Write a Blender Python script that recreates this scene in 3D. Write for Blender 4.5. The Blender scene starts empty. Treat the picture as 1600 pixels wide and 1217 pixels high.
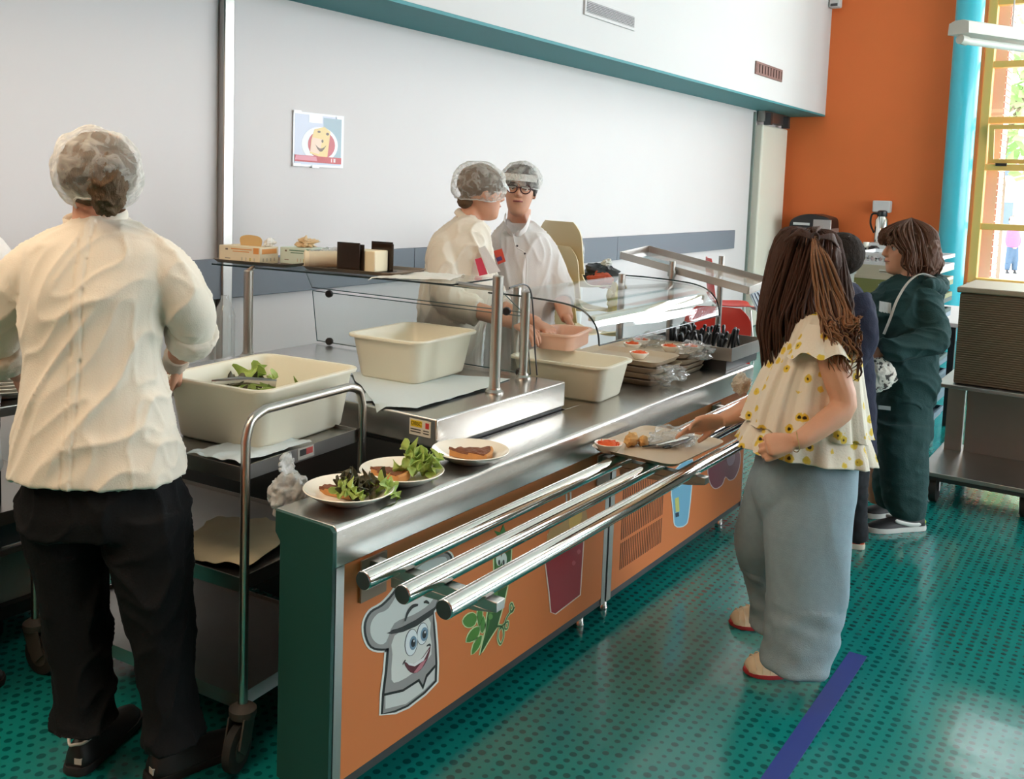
import bpy, bmesh, math, random
from math import sin, cos, pi, radians, sqrt, atan2
from mathutils import Vector, Matrix, noise

random.seed(7)
V = Vector
SC = bpy.context.scene
COL = SC.collection

# ------------------------------------------------------------------ camera
F_PX, CX, CY = 1498.14, 737.45, 423.0          # focal length and principal point in a 1600x1217 frame
CAM = V((0, 0, 1.57))
_y, _p, _r = radians(35.5035), radians(-5.1863), radians(-1.8741)
c_f = V((cos(_p) * cos(_y), cos(_p) * sin(_y), sin(_p)))
c_rt = c_f.cross(V((0, 0, 1))).normalized()
c_dn = c_f.cross(c_rt)
c_r = c_rt * cos(_r) + c_dn * sin(_r)
c_d = -c_rt * sin(_r) + c_dn * cos(_r)
cam = bpy.data.cameras.new('camera')
cam.sensor_fit = 'HORIZONTAL'
cam.sensor_width = 36
cam.lens = 36 * F_PX / 1600
cam.shift_x = (800 - CX) / 1600
cam.shift_y = -(608.5 - CY) / 1600
cam.clip_start = .05
camo = bpy.data.objects.new('camera', cam)
COL.objects.link(camo)
camo.matrix_world = Matrix(((c_r.x, -c_d.x, -c_f.x, CAM.x), (c_r.y, -c_d.y, -c_f.y, CAM.y),
                            (c_r.z, -c_d.z, -c_f.z, CAM.z), (0, 0, 0, 1)))
SC.camera = camo

# ------------------------------------------------------------------ world, daylight, exposure
SC.view_settings.view_transform = 'Standard'
SC.view_settings.look = 'None'
SC.view_settings.gamma = 1
SC.view_settings.use_curve_mapping = False
SC.view_settings.exposure = 0.27
wd = bpy.data.worlds.new('overcast_sky')
SC.world = wd
wd.use_nodes = True
bg = wd.node_tree.nodes['Background']
bg.inputs[0].default_value = (.93, .97, 1.0, 1)
bg.inputs[1].default_value = 7.0
WXC = 4.1                                # first of the four side windows
ROOM = dict(x0=-4.5, x1=12.04, y0=-5.2, y1=3.9, h=5.3)


def area(name, loc, rot, sx, sy, power, col=(1, 1, 1), portal=False, spread=pi):
    l = bpy.data.lights.new(name, 'AREA')
    l.shape = 'RECTANGLE'
    l.size, l.size_y = sx, sy
    l.energy = power
    l.color = col
    l.spread = spread
    if portal:
        l.cycles.is_portal = True
    o = bpy.data.objects.new(name, l)
    o.location = loc
    o.rotation_euler = rot
    COL.objects.link(o)
    return o


# daylight coming in through the row of windows in the side wall and through the end wall's windows
for k in range(4):
    area('window_daylight', (WXC + 2.45 * k, ROOM['y0'] - .14, 2.3), (radians(90), 0, 0), 2.1, 2.5, 38 + 13 * k, (.85, .935, 1.0))
area('end_window_daylight', (12.3, -2.9, 2.8), (radians(90), 0, radians(90)), 3.1, 4.1, 150, (.93, .97, 1.0))
area('end_window_portal', (12.3, .48, 2.83), (radians(90), 0, radians(90)), 2.4, 4.2, 1, portal=True)
# added warm lamps, unseen left of the view, to warm the left side
for x in (-1.2, .5):
    area('added_warm_light', (x, 2.3, 3.52), (0, 0, 0), .9, 2.4, 50, (1, .80, .58))
SC.cycles.max_bounces = 8
SC.cycles.diffuse_bounces = 4
SC.cycles.transparent_max_bounces = 24
SC.cycles.caustics_reflective = False
SC.cycles.caustics_refractive = False
SC.cycles.sample_clamp_indirect = 4


# ------------------------------------------------------------------ helpers
def lin(c):
    return tuple((v / 12.92 if v <= .04045 else ((v + .055) / 1.055) ** 2.4) for v in [q / 255 for q in c])


MATS = {}


def mat(name, rgb, rough=.5, metal=0.0, var=0.0, vscale=8, bump=0.0, bscale=60, trans=0.0, coat=0.0, emit=0.0, alpha=1.0,
        stretch=None, spec=.5, sheen=0.0):
    if name in MATS:
        return MATS[name]
    m = bpy.data.materials.new(name)
    m.use_nodes = True
    nt = m.node_tree
    N, L = nt.nodes, nt.links
    b = N['Principled BSDF']
    c = (*lin(rgb), 1)
    b.inputs['Base Color'].default_value = c
    b.inputs['Roughness'].default_value = rough
    b.inputs['Metallic'].default_value = metal
    b.inputs['Specular IOR Level'].default_value = spec
    b.inputs['Coat Weight'].default_value = coat
    b.inputs['Sheen Weight'].default_value = sheen
    if alpha < 1:
        b.inputs['Alpha'].default_value = alpha
    if emit:
        b.inputs['Emission Color'].default_value = c
        b.inputs['Emission Strength'].default_value = emit
    tc = N.new('ShaderNodeTexCoord')
    mp = N.new('ShaderNodeMapping')
    L.new(tc.outputs['Object'], mp.inputs[0])
    if stretch:
        mp.inputs['Scale'].default_value = stretch
    if var:
        n = N.new('ShaderNodeTexNoise')
        n.inputs['Scale'].default_value = vscale
        n.inputs['Detail'].default_value = 5
        L.new(mp.outputs[0], n.inputs['Vector'])
        mx = N.new('ShaderNodeMix')
        mx.data_type = 'RGBA'
        L.new(n.outputs[0], mx.inputs[0])
        mx.inputs[6].default_value = tuple(v * (1 - var) for v in c[:3]) + (1,)
        mx.inputs[7].default_value = tuple(min(1, v * (1 + var)) for v in c[:3]) + (1,)
        L.new(mx.outputs[2], b.inputs['Base Color'])
    if bump:
        n = N.new('ShaderNodeTexNoise')
        n.inputs['Scale'].default_value = bscale
        n.inputs['Detail'].default_value = 4
        L.new(mp.outputs[0], n.inputs['Vector'])
        bp = N.new('ShaderNodeBump')
        bp.inputs['Strength'].default_value = bump
        bp.inputs['Distance'].default_value = .01
        L.new(n.outputs[0], bp.inputs['Height'])
        L.new(bp.outputs[0], b.inputs['Normal'])
    if trans:
        t = N.new('ShaderNodeBsdfTranslucent')
        t.inputs[0].default_value = c
        ms = N.new('ShaderNodeMixShader')
        ms.inputs[0].default_value = trans
        L.new(b.outputs[0], ms.inputs[1])
        L.new(t.outputs[0], ms.inputs[2])
        L.new(ms.outputs[0], N['Material Output'].inputs[0])
    MATS[name] = m
    return m


def sheet_mat(name, rgb, opacity, rough=.08, gloss=.5, bump=0.0, bscale=40):
    """thin clear sheet: lets light straight through, reflects by angle, tints a little"""
    if name in MATS:
        return MATS[name]
    m = bpy.data.materials.new(name)
    m.use_nodes = True
    nt = m.node_tree
    N, L = nt.nodes, nt.links
    out = N['Material Output']
    N.remove(N['Principled BSDF'])
    tr = N.new('ShaderNodeBsdfTransparent')
    tr.inputs[0].default_value = tuple(1 - (1 - v) * .15 for v in lin(rgb)) + (1,)
    df = N.new('ShaderNodeBsdfDiffuse')
    df.inputs[0].default_value = (*lin(rgb), 1)
    gl = N.new('ShaderNodeBsdfGlossy')
    gl.inputs['Roughness'].default_value = rough
    a = N.new('ShaderNodeMixShader')
    a.inputs[0].default_value = opacity
    L.new(tr.outputs[0], a.inputs[1])
    L.new(df.outputs[0], a.inputs[2])
    fr = N.new('ShaderNodeLayerWeight')
    fr.inputs[0].default_value = .5
    pw = N.new('ShaderNodeMath')
    pw.operation = 'POWER'
    pw.inputs[1].default_value = 3.2
    L.new(fr.outputs['Facing'], pw.inputs[0])
    ma = N.new('ShaderNodeMath')
    ma.operation = 'MULTIPLY_ADD'
    ma.inputs[1].default_value = .75
    ma.inputs[2].default_value = .04
    L.new(pw.outputs[0], ma.inputs[0])
    mu = N.new('ShaderNodeMath')
    mu.operation = 'MULTIPLY'
    mu.inputs[1].default_value = gloss
    L.new(ma.outputs[0], mu.inputs[0])
    b = N.new('ShaderNodeMixShader')
    L.new(mu.outputs[0], b.inputs[0])
    L.new(a.outputs[0], b.inputs[1])
    L.new(gl.outputs[0], b.inputs[2])
    L.new(b.outputs[0], out.inputs[0])
    if bump:
        tc = N.new('ShaderNodeTexCoord')
        n = N.new('ShaderNodeTexNoise')
        n.inputs['Scale'].default_value = bscale
        L.new(tc.outputs['Object'], n.inputs['Vector'])
        bp = N.new('ShaderNodeBump')
        bp.inputs['Strength'].default_value = bump
        bp.inputs['Distance'].default_value = .01
        L.new(n.outputs[0], bp.inputs['Height'])
        for s in (gl, df):
            L.new(bp.outputs[0], s.inputs['Normal'])
        L.new(bp.outputs[0], fr.inputs['Normal'])
    MATS[name] = m
    return m


def ray(x, y):
    return c_r * ((x - CX) / F_PX) + c_d * ((y - CY) / F_PX) + c_f


def at(x, y, ax, val):                 # the point of a known plane that shows at this place of the photograph
    d = ray(x, y)
    t = (val - CAM[ax]) / d[ax]
    return CAM + d * t


def dp(x, y, d):                       # a point at a known distance in front of the camera
    return CAM + ray(x, y) * d


class MB:
    """collects closed shapes; build() links them as one mesh object"""

    def __init__(self):
        self.v, self.f = [], []

    def add(self, vs, fs):
        n = len(self.v)
        self.v += [V(p) for p in vs]
        self.f += [tuple(i + n for i in f) for f in fs]
        return self

    def box(self, x0, x1, y0, y1, z0, z1, mx=None):
        vs = [V((x, y, z)) for x in (x0, x1) for y in (y0, y1) for z in (z0, z1)]
        if mx:
            vs = [mx @ p for p in vs]
        return self.add(vs, [(0, 1, 3, 2), (4, 6, 7, 5), (0, 4, 5, 1), (2, 3, 7, 6), (0, 2, 6, 4), (1, 5, 7, 3)])

    def rings(self, rs, cap=True, closed=False):
        n = len(rs[0])
        vs = [p for r in rs for p in r]
        fs = []
        m = len(rs)
        for i in range(m if closed else m - 1):
            a, b = i * n, ((i + 1) % m) * n
            for k in range(n):
                l = (k + 1) % n
                fs.append((a + k, a + l, b + l, b + k))
        if cap and not closed:
            fs.append(tuple(range(n - 1, -1, -1)))
            fs.append(tuple((m - 1) * n + k for k in range(n)))
        return self.add(vs, fs)

    def tube(self, pts, r, n=10, flat=1.0, ref=None, closed=False, cap=True):
        pts = [V(p) for p in pts]
        m = len(pts)
        rr = r if isinstance(r, (list, tuple)) else [r] * m
        rs = []
        u = None
        for i, p in enumerate(pts):
            if closed:
                t = pts[(i + 1) % m] - pts[i - 1]
            else:
                t = pts[min(i + 1, m - 1)] - pts[max(i - 1, 0)]
            if t.length < 1e-9:
                t = V((0, 0, 1))
            t.normalize()
            if u is None:
                u = V(ref) if ref is not None else (V((0, 0, 1)) if abs(t.z) < .9 else V((1, 0, 0)))
            u = (u - t * u.dot(t))
            if u.length < 1e-6:
                u = t.orthogonal()
            u.normalize()
            w = t.cross(u)
            q = rr[i]
            a, b = q if isinstance(q, (list, tuple)) else (q, q * flat)
            rs.append([p + u * (a * cos(2 * pi * k / n)) + w * (b * sin(2 * pi * k / n)) for k in range(n)])
        return self.rings(rs, cap=cap, closed=closed)

    def cyl(self, a, b, r, n=20):
        return self.tube([a, b], r, n)

    def lathe(self, prof, c, n=32, mx=None):
        """closed profile of (radius, height)"""
        rs = [[V((c[0] + r * cos(2 * pi * k / n), c[1] + r * sin(2 * pi * k / n), c[2] + z)) for k in range(n)] for r, z in prof]
        if mx:
            rs = [[mx @ p for p in r] for r in rs]
        return self.rings(rs)

    def sphere(self, c, r, nu=16, nv=10, mx=None):
        if not isinstance(r, (tuple, list)):
            r = (r, r, r)
        rs = []
        for i in range(nv + 1):
            t = -pi / 2 + pi * i / nv
            t = max(min(t, pi / 2 - .03), -pi / 2 + .03)
            ring = []
            for k in range(nu):
                p = V((r[0] * cos(t) * cos(2 * pi * k / nu), r[1] * cos(t) * sin(2 * pi * k / nu), r[2] * sin(t)))
                if mx:
                    p = mx.to_3x3() @ p
                ring.append(V(c) + p)
            rs.append(ring)
        return self.rings(rs)

    def prism(self, poly, d):
        """flat polygon (3D points) given thickness d"""
        poly = [V(p) for p in poly]
        n = len(poly)
        d = V(d)
        vs = poly + [p + d for p in poly]
        fs = [tuple(range(n - 1, -1, -1)), tuple(range(n, 2 * n))]
        fs += [(k, (k + 1) % n, n + (k + 1) % n, n + k) for k in range(n)]
        return self.add(vs, fs)

    def grid(self, fn, nu, nv, thick=0.0):
        vs = [fn(i / nu, j / nv) for i in range(nu + 1) for j in range(nv + 1)]
        vs = [V(p) for p in vs]
        w = nv + 1
        fs = [(i * w + j, (i + 1) * w + j, (i + 1) * w + j + 1, i * w + j + 1) for i in range(nu) for j in range(nv)]
        if thick:
            me = bpy.data.meshes.new('tmp')
            me.from_pydata(vs, [], fs)
            me.update()
            vn = [v.normal.copy() for v in me.vertices]
            bpy.data.meshes.remove(me)
            n = len(vs)
            vs2 = [p - q * thick for p, q in zip(vs, vn)]
            rim = [i * w for i in range(nu + 1)] + [nu * w + j for j in range(1, w)] + [i * w + nv for i in range(nu - 1, -1, -1)] + [j for j in range(nv - 1, 0, -1)]
            fs = fs + [tuple(n + k for k in reversed(f)) for f in fs]
            fs += [(rim[(k + 1) % len(rim)], rim[k], n + rim[k], n + rim[(k + 1) % len(rim)]) for k in range(len(rim))]
            vs = vs + vs2
        return self.add(vs, fs)

    def xf(self, mx):
        self.v = [mx @ p for p in self.v]
        return self

    def mesh(self, name, off=V((0, 0, 0)), ang=35):
        me = bpy.data.meshes.new(name)
        me.from_pydata([p - off for p in self.v], [], self.f)
        bm = bmesh.new()
        bm.from_mesh(me)
        bmesh.ops.recalc_face_normals(bm, faces=bm.faces)
        bm.to_mesh(me)
        bm.free()
        if ang:
            me.polygons.foreach_set('use_smooth', [True] * len(me.polygons))
            me.set_sharp_from_angle(angle=radians(ang))
        return me

    def build(self, name, m, parent=None, bevel=0.0, ang=35, origin=None, seg=2):
        if parent is None and origin is None:
            xs = [p.x for p in self.v]
            ys = [p.y for p in self.v]
            origin = V(((min(xs) + max(xs)) / 2, (min(ys) + max(ys)) / 2, min(p.z for p in self.v)))
        off = WLOC[parent.name] if parent else V(origin)
        me = self.mesh(name, off, ang)
        me.materials.append(m)
        return link(name, me, parent, off, bevel, seg)


WLOC = {}


def link(name, me, parent, off, bevel=0.0, seg=2):
    o = bpy.data.objects.new(name, me)
    COL.objects.link(o)
    if parent:
        o.parent = parent
    else:
        o.location = off
    WLOC[o.name] = V(off)
    if bevel:
        b = o.modifiers.new('bevel', 'BEVEL')
        b.width = bevel
        b.segments = seg
        b.limit_method = 'ANGLE'
        b.angle_limit = radians(40)
        b.harden_normals = False
    return o


def thing(name, label, cat, loc, group=None):
    o = bpy.data.objects.new(name, None)
    COL.objects.link(o)
    o.empty_display_size = .05
    o.location = loc
    WLOC[o.name] = V(loc)
    return tag(o, label, cat, group)


def tag(o, label, cat, group=None):
    o['label'] = label
    o['category'] = cat
    if group:
        o['group'] = group
    return o


def struct(o):
    o['kind'] = 'structure'
    return o


def rot2(c, a):
    return Matrix.Translation(V(c)) @ Matrix.Rotation(a, 4, 'Z')


def solid(mb, voxel, smooth=3, fac=.5):
    """union of the collected closed shapes as one continuous mesh"""
    me = mb.mesh('tmp', V((0, 0, 0)), 0)
    o = bpy.data.objects.new('tmp', me)
    COL.objects.link(o)
    r = o.modifiers.new('r', 'REMESH')
    r.mode = 'VOXEL'
    r.voxel_size = voxel
    if smooth:
        s = o.modifiers.new('s', 'SMOOTH')
        s.iterations = smooth
        s.factor = fac
    dg = bpy.context.evaluated_depsgraph_get()
    ev = o.evaluated_get(dg)
    out = bpy.data.meshes.new_from_object(ev)
    bpy.data.objects.remove(o)
    bpy.data.meshes.remove(me)
    return out


def finish(me, name, m, parent=None, origin=None, fn=None):
    """link a remeshed surface; fn(point, normal) -> new point adds folds"""
    if fn:
        me.update()
        nr = [v.normal.copy() for v in me.vertices]
        for v, q in zip(me.vertices, nr):
            v.co = fn(v.co, q)
    off = WLOC[parent.name] if parent else V(origin)
    me.transform(Matrix.Translation(-off))
    me.materials.clear()
    me.materials.append(m)
    me.polygons.foreach_set('use_smooth', [True] * len(me.polygons))
    me.update()
    me.name = name
    return link(name, me, parent, off)


def catmull(pts, n=6, closed=False):
    pts = [V(p) for p in pts]
    m = len(pts)
    out = []
    for i in range(m if closed else m - 1):
        g = lambda k: pts[k % m] if closed else pts[max(0, min(m - 1, k))]
        p0, p1, p2, p3 = g(i - 1), g(i), g(i + 1), g(i + 2)
        for s in range(n):
            t = s / n
            out.append(.5 * ((2 * p1) + (p2 - p0) * t + (2 * p0 - 5 * p1 + 4 * p2 - p3) * t * t + (3 * p1 - p0 - 3 * p2 + p3) * t ** 3))
    if not closed:
        out.append(pts[-1])
    return out


# ------------------------------------------------------------------ materials
M_white = mat('white_paint', (214, 208, 207), .55, var=.03, vscale=1.5)
M_bulk = mat('white_plaster', (208, 205, 204), .8, var=.02, vscale=2)
M_teal = mat('teal_paint', (56, 136, 142), .6)
M_orange = mat('orange_paint', (226, 114, 54), .7, var=.04, vscale=3)
M_cyan = mat('cyan_paint', (64, 186, 205), .3, coat=.3)
M_ceil = mat('ceiling_white', (225, 225, 222), .9)
M_steel = mat('brushed_steel', (208, 205, 200), .27, 1.0, var=.06, vscale=3, bump=.02, bscale=14, stretch=(2, 60, 60))
M_steel2 = mat('worn_steel', (176, 173, 169), .34, 1.0, var=.12, vscale=6)
M_tubes = mat('tubular_steel', (190, 185, 178), .28, 1.0)
M_chrome = mat('polished_chrome', (225, 222, 218), .09, 1.0)
M_dsteel = mat('dark_steel', (88, 88, 90), .4, .85)  # darker steel for bodies, strips and fittings
M_green = mat('green_laminate', (24, 66, 58), .45)
M_panel = mat('orange_laminate', (204, 116, 62), .5, var=.05, vscale=2.5)
M_grey = mat('grey_rail_vinyl', (112, 118, 128), .6)
M_glass = sheet_mat('clear_glass', (225, 240, 240), .015, .02, .6)
M_gedge = mat('glass_edge', (25, 42, 44), .15)
M_window = sheet_mat('window_glass', (235, 242, 245), .0, .02, .5)
M_black = mat('black_plastic', (24, 25, 27), .4)
M_rubber = mat('dark_rubber', (46, 44, 42), .7)
M_wheel = mat('grey_caster', (80, 74, 68), .6)
M_bin = mat('cream_polyethylene', (248, 243, 224), .35, var=.03, vscale=5, trans=.22)
M_plate = mat('glazed_porcelain', (246, 240, 226), .12, coat=.4)
M_tray = mat('beige_tray', (202, 182, 156), .4)
M_brtray = mat('brown_tray', (132, 112, 94), .45)
M_paper = mat('white_paper', (238, 236, 230), .8, trans=.15, bump=.3, bscale=25)
M_bluepap = mat('pale_blue_tissue', (214, 224, 226), .85, trans=.1, bump=.5, bscale=14)
M_bag = sheet_mat('clear_film', (235, 235, 232), .10, .12, 1.0, bump=1.0, bscale=55)
M_milky = sheet_mat('milky_film', (236, 236, 232), .38, .25, .8, bump=1.0, bscale=45)
M_carrot = mat('grated_carrot', (232, 92, 26), .5, var=.25, vscale=200, bump=.4, bscale=300)
M_lettuce = mat('green_lettuce', (190, 212, 122), .45, var=.3, vscale=60, trans=.3)
M_lettuce2 = mat('dark_salad_leaf', (86, 82, 58), .45, var=.5, vscale=60, trans=.15)
M_pie = mat('browned_filling', (122, 72, 44), .55, var=.5, vscale=45, bump=.5, bscale=90)
M_crust = mat('baked_crust', (196, 136, 78), .7, var=.25, vscale=60)
M_bread = mat('bread', (214, 166, 104), .8, var=.2, vscale=60)
M_brown = sheet_mat('smoked_acrylic', (52, 40, 32), .88, .1, .8)
M_yframe = mat('yellow_window_frame', (222, 172, 92), .45)
# ================================================================== the room
X0, X1, Y0, Y1, HH = ROOM['x0'], ROOM['x1'], ROOM['y0'], ROOM['y1'], ROOM['h']


def floor_mat():
    m = bpy.data.materials.new('dotted_teal_floor')
    m.use_nodes = True
    nt = m.node_tree
    N, L = nt.nodes, nt.links
    b = N['Principled BSDF']
    tc = N.new('ShaderNodeTexCoord')
    sp = N.new('ShaderNodeSeparateXYZ')
    L.new(tc.outputs['Object'], sp.inputs[0])

    def mth(op, a, bb=None):
        n = N.new('ShaderNodeMath')
        n.operation = op
        for i, q in enumerate((a, bb)):
            if q is None:
                continue
            if isinstance(q, (int, float)):
                n.inputs[i].default_value = q
            else:
                L.new(q, n.inputs[i])
        return n.outputs[0]
    v = mth('DIVIDE', sp.outputs[1], .034)
    fv = mth('FLOOR', v)
    u = mth('ADD', mth('DIVIDE', sp.outputs[0], .036), mth('MULTIPLY', fv, .37))
    fu = mth('FLOOR', u)
    cb = N.new('ShaderNodeCombineXYZ')
    L.new(fu, cb.inputs[0])
    L.new(fv, cb.inputs[1])
    wn = N.new('ShaderNodeTexWhiteNoise')
    wn.noise_dimensions = '2D'
    L.new(cb.outputs[0], wn.inputs['Vector'])
    du = mth('SUBTRACT', mth('SUBTRACT', u, fu), .5)
    dv = mth('SUBTRACT', mth('SUBTRACT', v, fv), .5)
    d = mth('SQRT', mth('ADD', mth('MULTIPLY', du, du), mth('MULTIPLY', dv, dv)))
    r = mth('ADD', mth('MULTIPLY', wn.outputs['Value'], .22), .14)
    msk = N.new('ShaderNodeMapRange')
    L.new(mth('SUBTRACT', r, d), msk.inputs[0])
    msk.inputs[1].default_value = -.02
    msk.inputs[2].default_value = .03
    n1 = N.new('ShaderNodeTexNoise')
    n1.inputs['Scale'].default_value = .8
    n1.inputs['Detail'].default_value = 3
    L.new(tc.outputs['Object'], n1.inputs[0])
    base = N.new('ShaderNodeMix')
    base.data_type = 'RGBA'
    L.new(n1.outputs[0], base.inputs[0])
    base.inputs[6].default_value = (*lin((12, 116, 110)), 1)
    base.inputs[7].default_value = (*lin((24, 138, 132)), 1)
    mx = N.new('ShaderNodeMix')
    mx.data_type = 'RGBA'
    L.new(msk.outputs[0], mx.inputs[0])
    L.new(base.outputs[2], mx.inputs[6])
    mx.inputs[7].default_value = (*lin((4, 86, 84)), 1)
    L.new(mx.outputs[2], b.inputs['Base Color'])
    b.inputs['Roughness'].default_value = .17
    b.inputs['Specular IOR Level'].default_value = .75
    nb = N.new('ShaderNodeTexNoise')
    nb.inputs['Scale'].default_value = 9
    L.new(tc.outputs['Object'], nb.inputs[0])
    bp = N.new('ShaderNodeBump')
    bp.inputs['Strength'].default_value = .06
    bp.inputs['Distance'].default_value = .02
    L.new(nb.outputs[0], bp.inputs['Height'])
    L.new(bp.outputs[0], b.inputs['Normal'])
    return m


struct(MB().box(X0, X1 + .3, Y0 - .2, Y1 + .2, -.1, 0).build('floor', floor_mat(), origin=(0, 0, 0)))
struct(MB().box(X0, X1 + .3, Y0 - .2, Y1 + .2, HH, HH + .1).build('ceiling', M_ceil))
struct(MB().box(X0, X1, Y1, Y1 + .2, 0, HH).build('wall_back', M_white))
struct(MB().box(X0 - .2, X0, Y0 - .2, Y1 + .2, 0, HH).build('wall_left', M_orange))
bulk = struct(MB().box(X0, X1, 3.4, Y1, 2.54, HH).build('wall_bulkhead', M_bulk))
struct(MB().box(X0, X1, 3.402, Y1, 2.52, 2.54).build('trim_soffit', M_teal))
# end wall: orange part, then the window bays
WZ0, WZ1 = .64, 5.0
struct(MB().box(X1, X1 + .3, 1.72, Y1 + .2, 0, HH).build('wall_end', M_orange))
M_brick = mat('red_brick', (222, 160, 144), .85, var=.15, vscale=9)
M_mortar = mat('pale_mortar', (214, 206, 196), .9)
low = MB()
low.box(X1, X1 + .3, Y0 - .2, 1.72, 0, WZ0).box(X1, X1 + .3, Y0 - .2, 1.72, WZ1, HH)
low.box(X1, X1 + .3, -1.25, -.75, WZ0, WZ1).box(X1, X1 + .3, Y0 - .2, -4.5, WZ0, WZ1)
struct(low.build('wall_end_window_side', M_bulk))
# side wall with four large windows
sw = MB()
sw.box(X0, X1, Y0 - .2, Y0, 0, 1.0).box(X0, X1, Y0 - .2, Y0, 3.6, HH)
edges = [X0] + [e for k in range(4) for e in (WXC + 2.45 * k - 1.1, WXC + 2.45 * k + 1.1)] + [X1]
for k in range(0, len(edges), 2):
    sw.box(edges[k], edges[k + 1], Y0 - .2, Y0, 1.0, 3.6)
struct(sw.build('wall_right', M_bulk))


def window(name, mk, w, z0, z1, bars, hop=None, fw=.09):
    """mk(u, d, z): u along the wall 0..w, d depth into the wall"""
    def bx(mb, u0, u1, d0, d1, a, b):
        vs = [mk(u, d, z) for u in (u0, u1) for d in (d0, d1) for z in (a, b)]
        return mb.add(vs, [(0, 1, 3, 2), (4, 6, 7, 5), (0, 4, 5, 1), (2, 3, 7, 6), (0, 2, 6, 4), (1, 5, 7, 3)])
    f = MB()
    bx(f, 0, fw, 0, .14, z0, z1)
    bx(f, w - fw, w, 0, .14, z0, z1)
    bx(f, fw, w - fw, 0, .14, z1 - fw, z1)
    bx(f, fw, w - fw, -.02, .14, z0, z0 + .06)
    fr = struct(f.build(name, M_yframe, bevel=.004))
    for z in bars:
        bx(MB(), fw, w - fw, .015, .12, z - .035, z + .035).build('glazing_bar', M_yframe, fr, bevel=.004)
    lv = [z0 + .06] + sorted(bars) + [z1 - fw]
    for a, b in zip(lv[:-1], lv[1:]):
        if hop and abs(a - hop[0]) < .02:
            continue
        bx(MB(), fw, w - fw, .06, .066, a + (.03 if a in bars else 0), b - (.03 if b in bars else 0)).build('pane', M_window, fr)
    return fr, bx


BARS = [1.28, 1.94, 2.46, 3.07, 3.75, 4.38]
w1, bx1 = window('window_1', lambda u, d, z: V((X1 + .02 + d, 1.72 - u, z)), 2.47, WZ0, WZ1, BARS, hop=(1.94,))
# the tilted hopper sash of window 1: hinged at the bottom, top leaning into the room
hs = MB()
HW, hz0, hz1, hlean = 1.1, 1.985, 2.40, .13


def hp(u, t, d):                       # u along, t 0..1 up the sash, d thickness
    return V((X1 + .075 - hlean * t + d, 1.61 - u, hz0 + (hz1 - hz0) * t))


for (u0, u1, t0, t1) in ((0, .05, 0, 1), (HW - .05, HW, 0, 1), (.05, HW - .05, 0, .11), (.05, HW - .05, .89, 1)):
    vs = [hp(u, t, d) for u in (u0, u1) for t in (t0, t1) for d in (0, .045)]
    hs.add(vs, [(0, 1, 3, 2), (4, 6, 7, 5), (0, 4, 5, 1), (2, 3, 7, 6), (0, 2, 6, 4), (1, 5, 7, 3)])
sash = hs.build('hopper_sash', M_yframe, w1)
hg = MB()
vs = [hp(u, t, d) for u in (.05, HW - .05) for t in (.11, .89) for d in (.02, .026)]
hg.add(vs, [(0, 1, 3, 2), (4, 6, 7, 5), (0, 4, 5, 1), (2, 3, 7, 6), (0, 2, 6, 4), (1, 5, 7, 3)]).build('pane', M_window, sash)
MB().box(X1 + .02, X1 + .075, 1.42, 1.53, 1.955, 1.985).build('window_latch', M_black, sash)
bx1(MB(), 1.19, 1.28, .015, .12, 1.975, 2.425).build('glazing_post', M_yframe, w1)
bx1(MB(), 1.28, 2.38, .06, .066, 1.975, 2.425).build('pane', M_window, w1)
window('window_2', lambda u, d, z: V((X1 + .02 + d, -1.25 - u, z)), 3.25, WZ0, WZ1, BARS)
for k in range(4):
    xc = WXC + 2.45 * k
    window('window_%d' % (k + 3), lambda u, d, z, xc=xc: V((xc - 1.1 + u, Y0 - .02 - d * .6, z)), 2.2, 1.0, 3.6, [1.9, 2.8], fw=.06)
struct(MB().box(X1 - .1, X1, -.7, 1.7, WZ0 - .04, WZ0).build('trim_window_sill', M_bulk))

# round cyan column in front of the end wall
struct(MB().tube([(11.83, 1.865, 0), (11.83, 1.865, HH)], .143, 40).build('wall_column', M_cyan))

# grey bumper boards along the back wall
jx = [X0 + .02, at(0, 420, 1, 3.9).x, at(641, 385, 1, 3.9).x, at(959, 380, 1, 3.9).x, at(1143, 375, 1, 3.9).x]
tr = struct(MB().box(jx[0], jx[-1], 3.884, 3.898, .96, 1.12).build('trim_bumper', M_dsteel))
for a, b in zip(jx[:-1], jx[1:]):
    MB().box(a + .002, b - .002, 3.862, 3.884, .942, 1.148).build('board', M_grey, tr, bevel=.003)
# partition housing at the end of the back wall
ph = struct(MB().box(11.02, 11.92, 3.80, 3.9, 0, 2.36).build('trim_partition', mat('cream_board', (226, 220, 204), .6), bevel=.02))
MB().box(10.95, 10.98, 3.875, 3.9, 0, 2.5).build('guide_rail', mat('guide_green_grey', (120, 132, 124), .5), ph)
MB().box(11.05, 11.84, 3.8, 3.88, 2.40, 2.52).build('track_box', M_steel2, ph)
for x in (11.08, 11.72):
    MB().box(x, x + .07, 3.74, 3.82, 2.36, 2.5).build('hanger', M_dsteel, ph)
# steel post against the back wall
struct(MB().box(3.215, 3.282, 3.852, 3.899, 0, 2.519).build('trim_post', M_steel2, bevel=.006))

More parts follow.
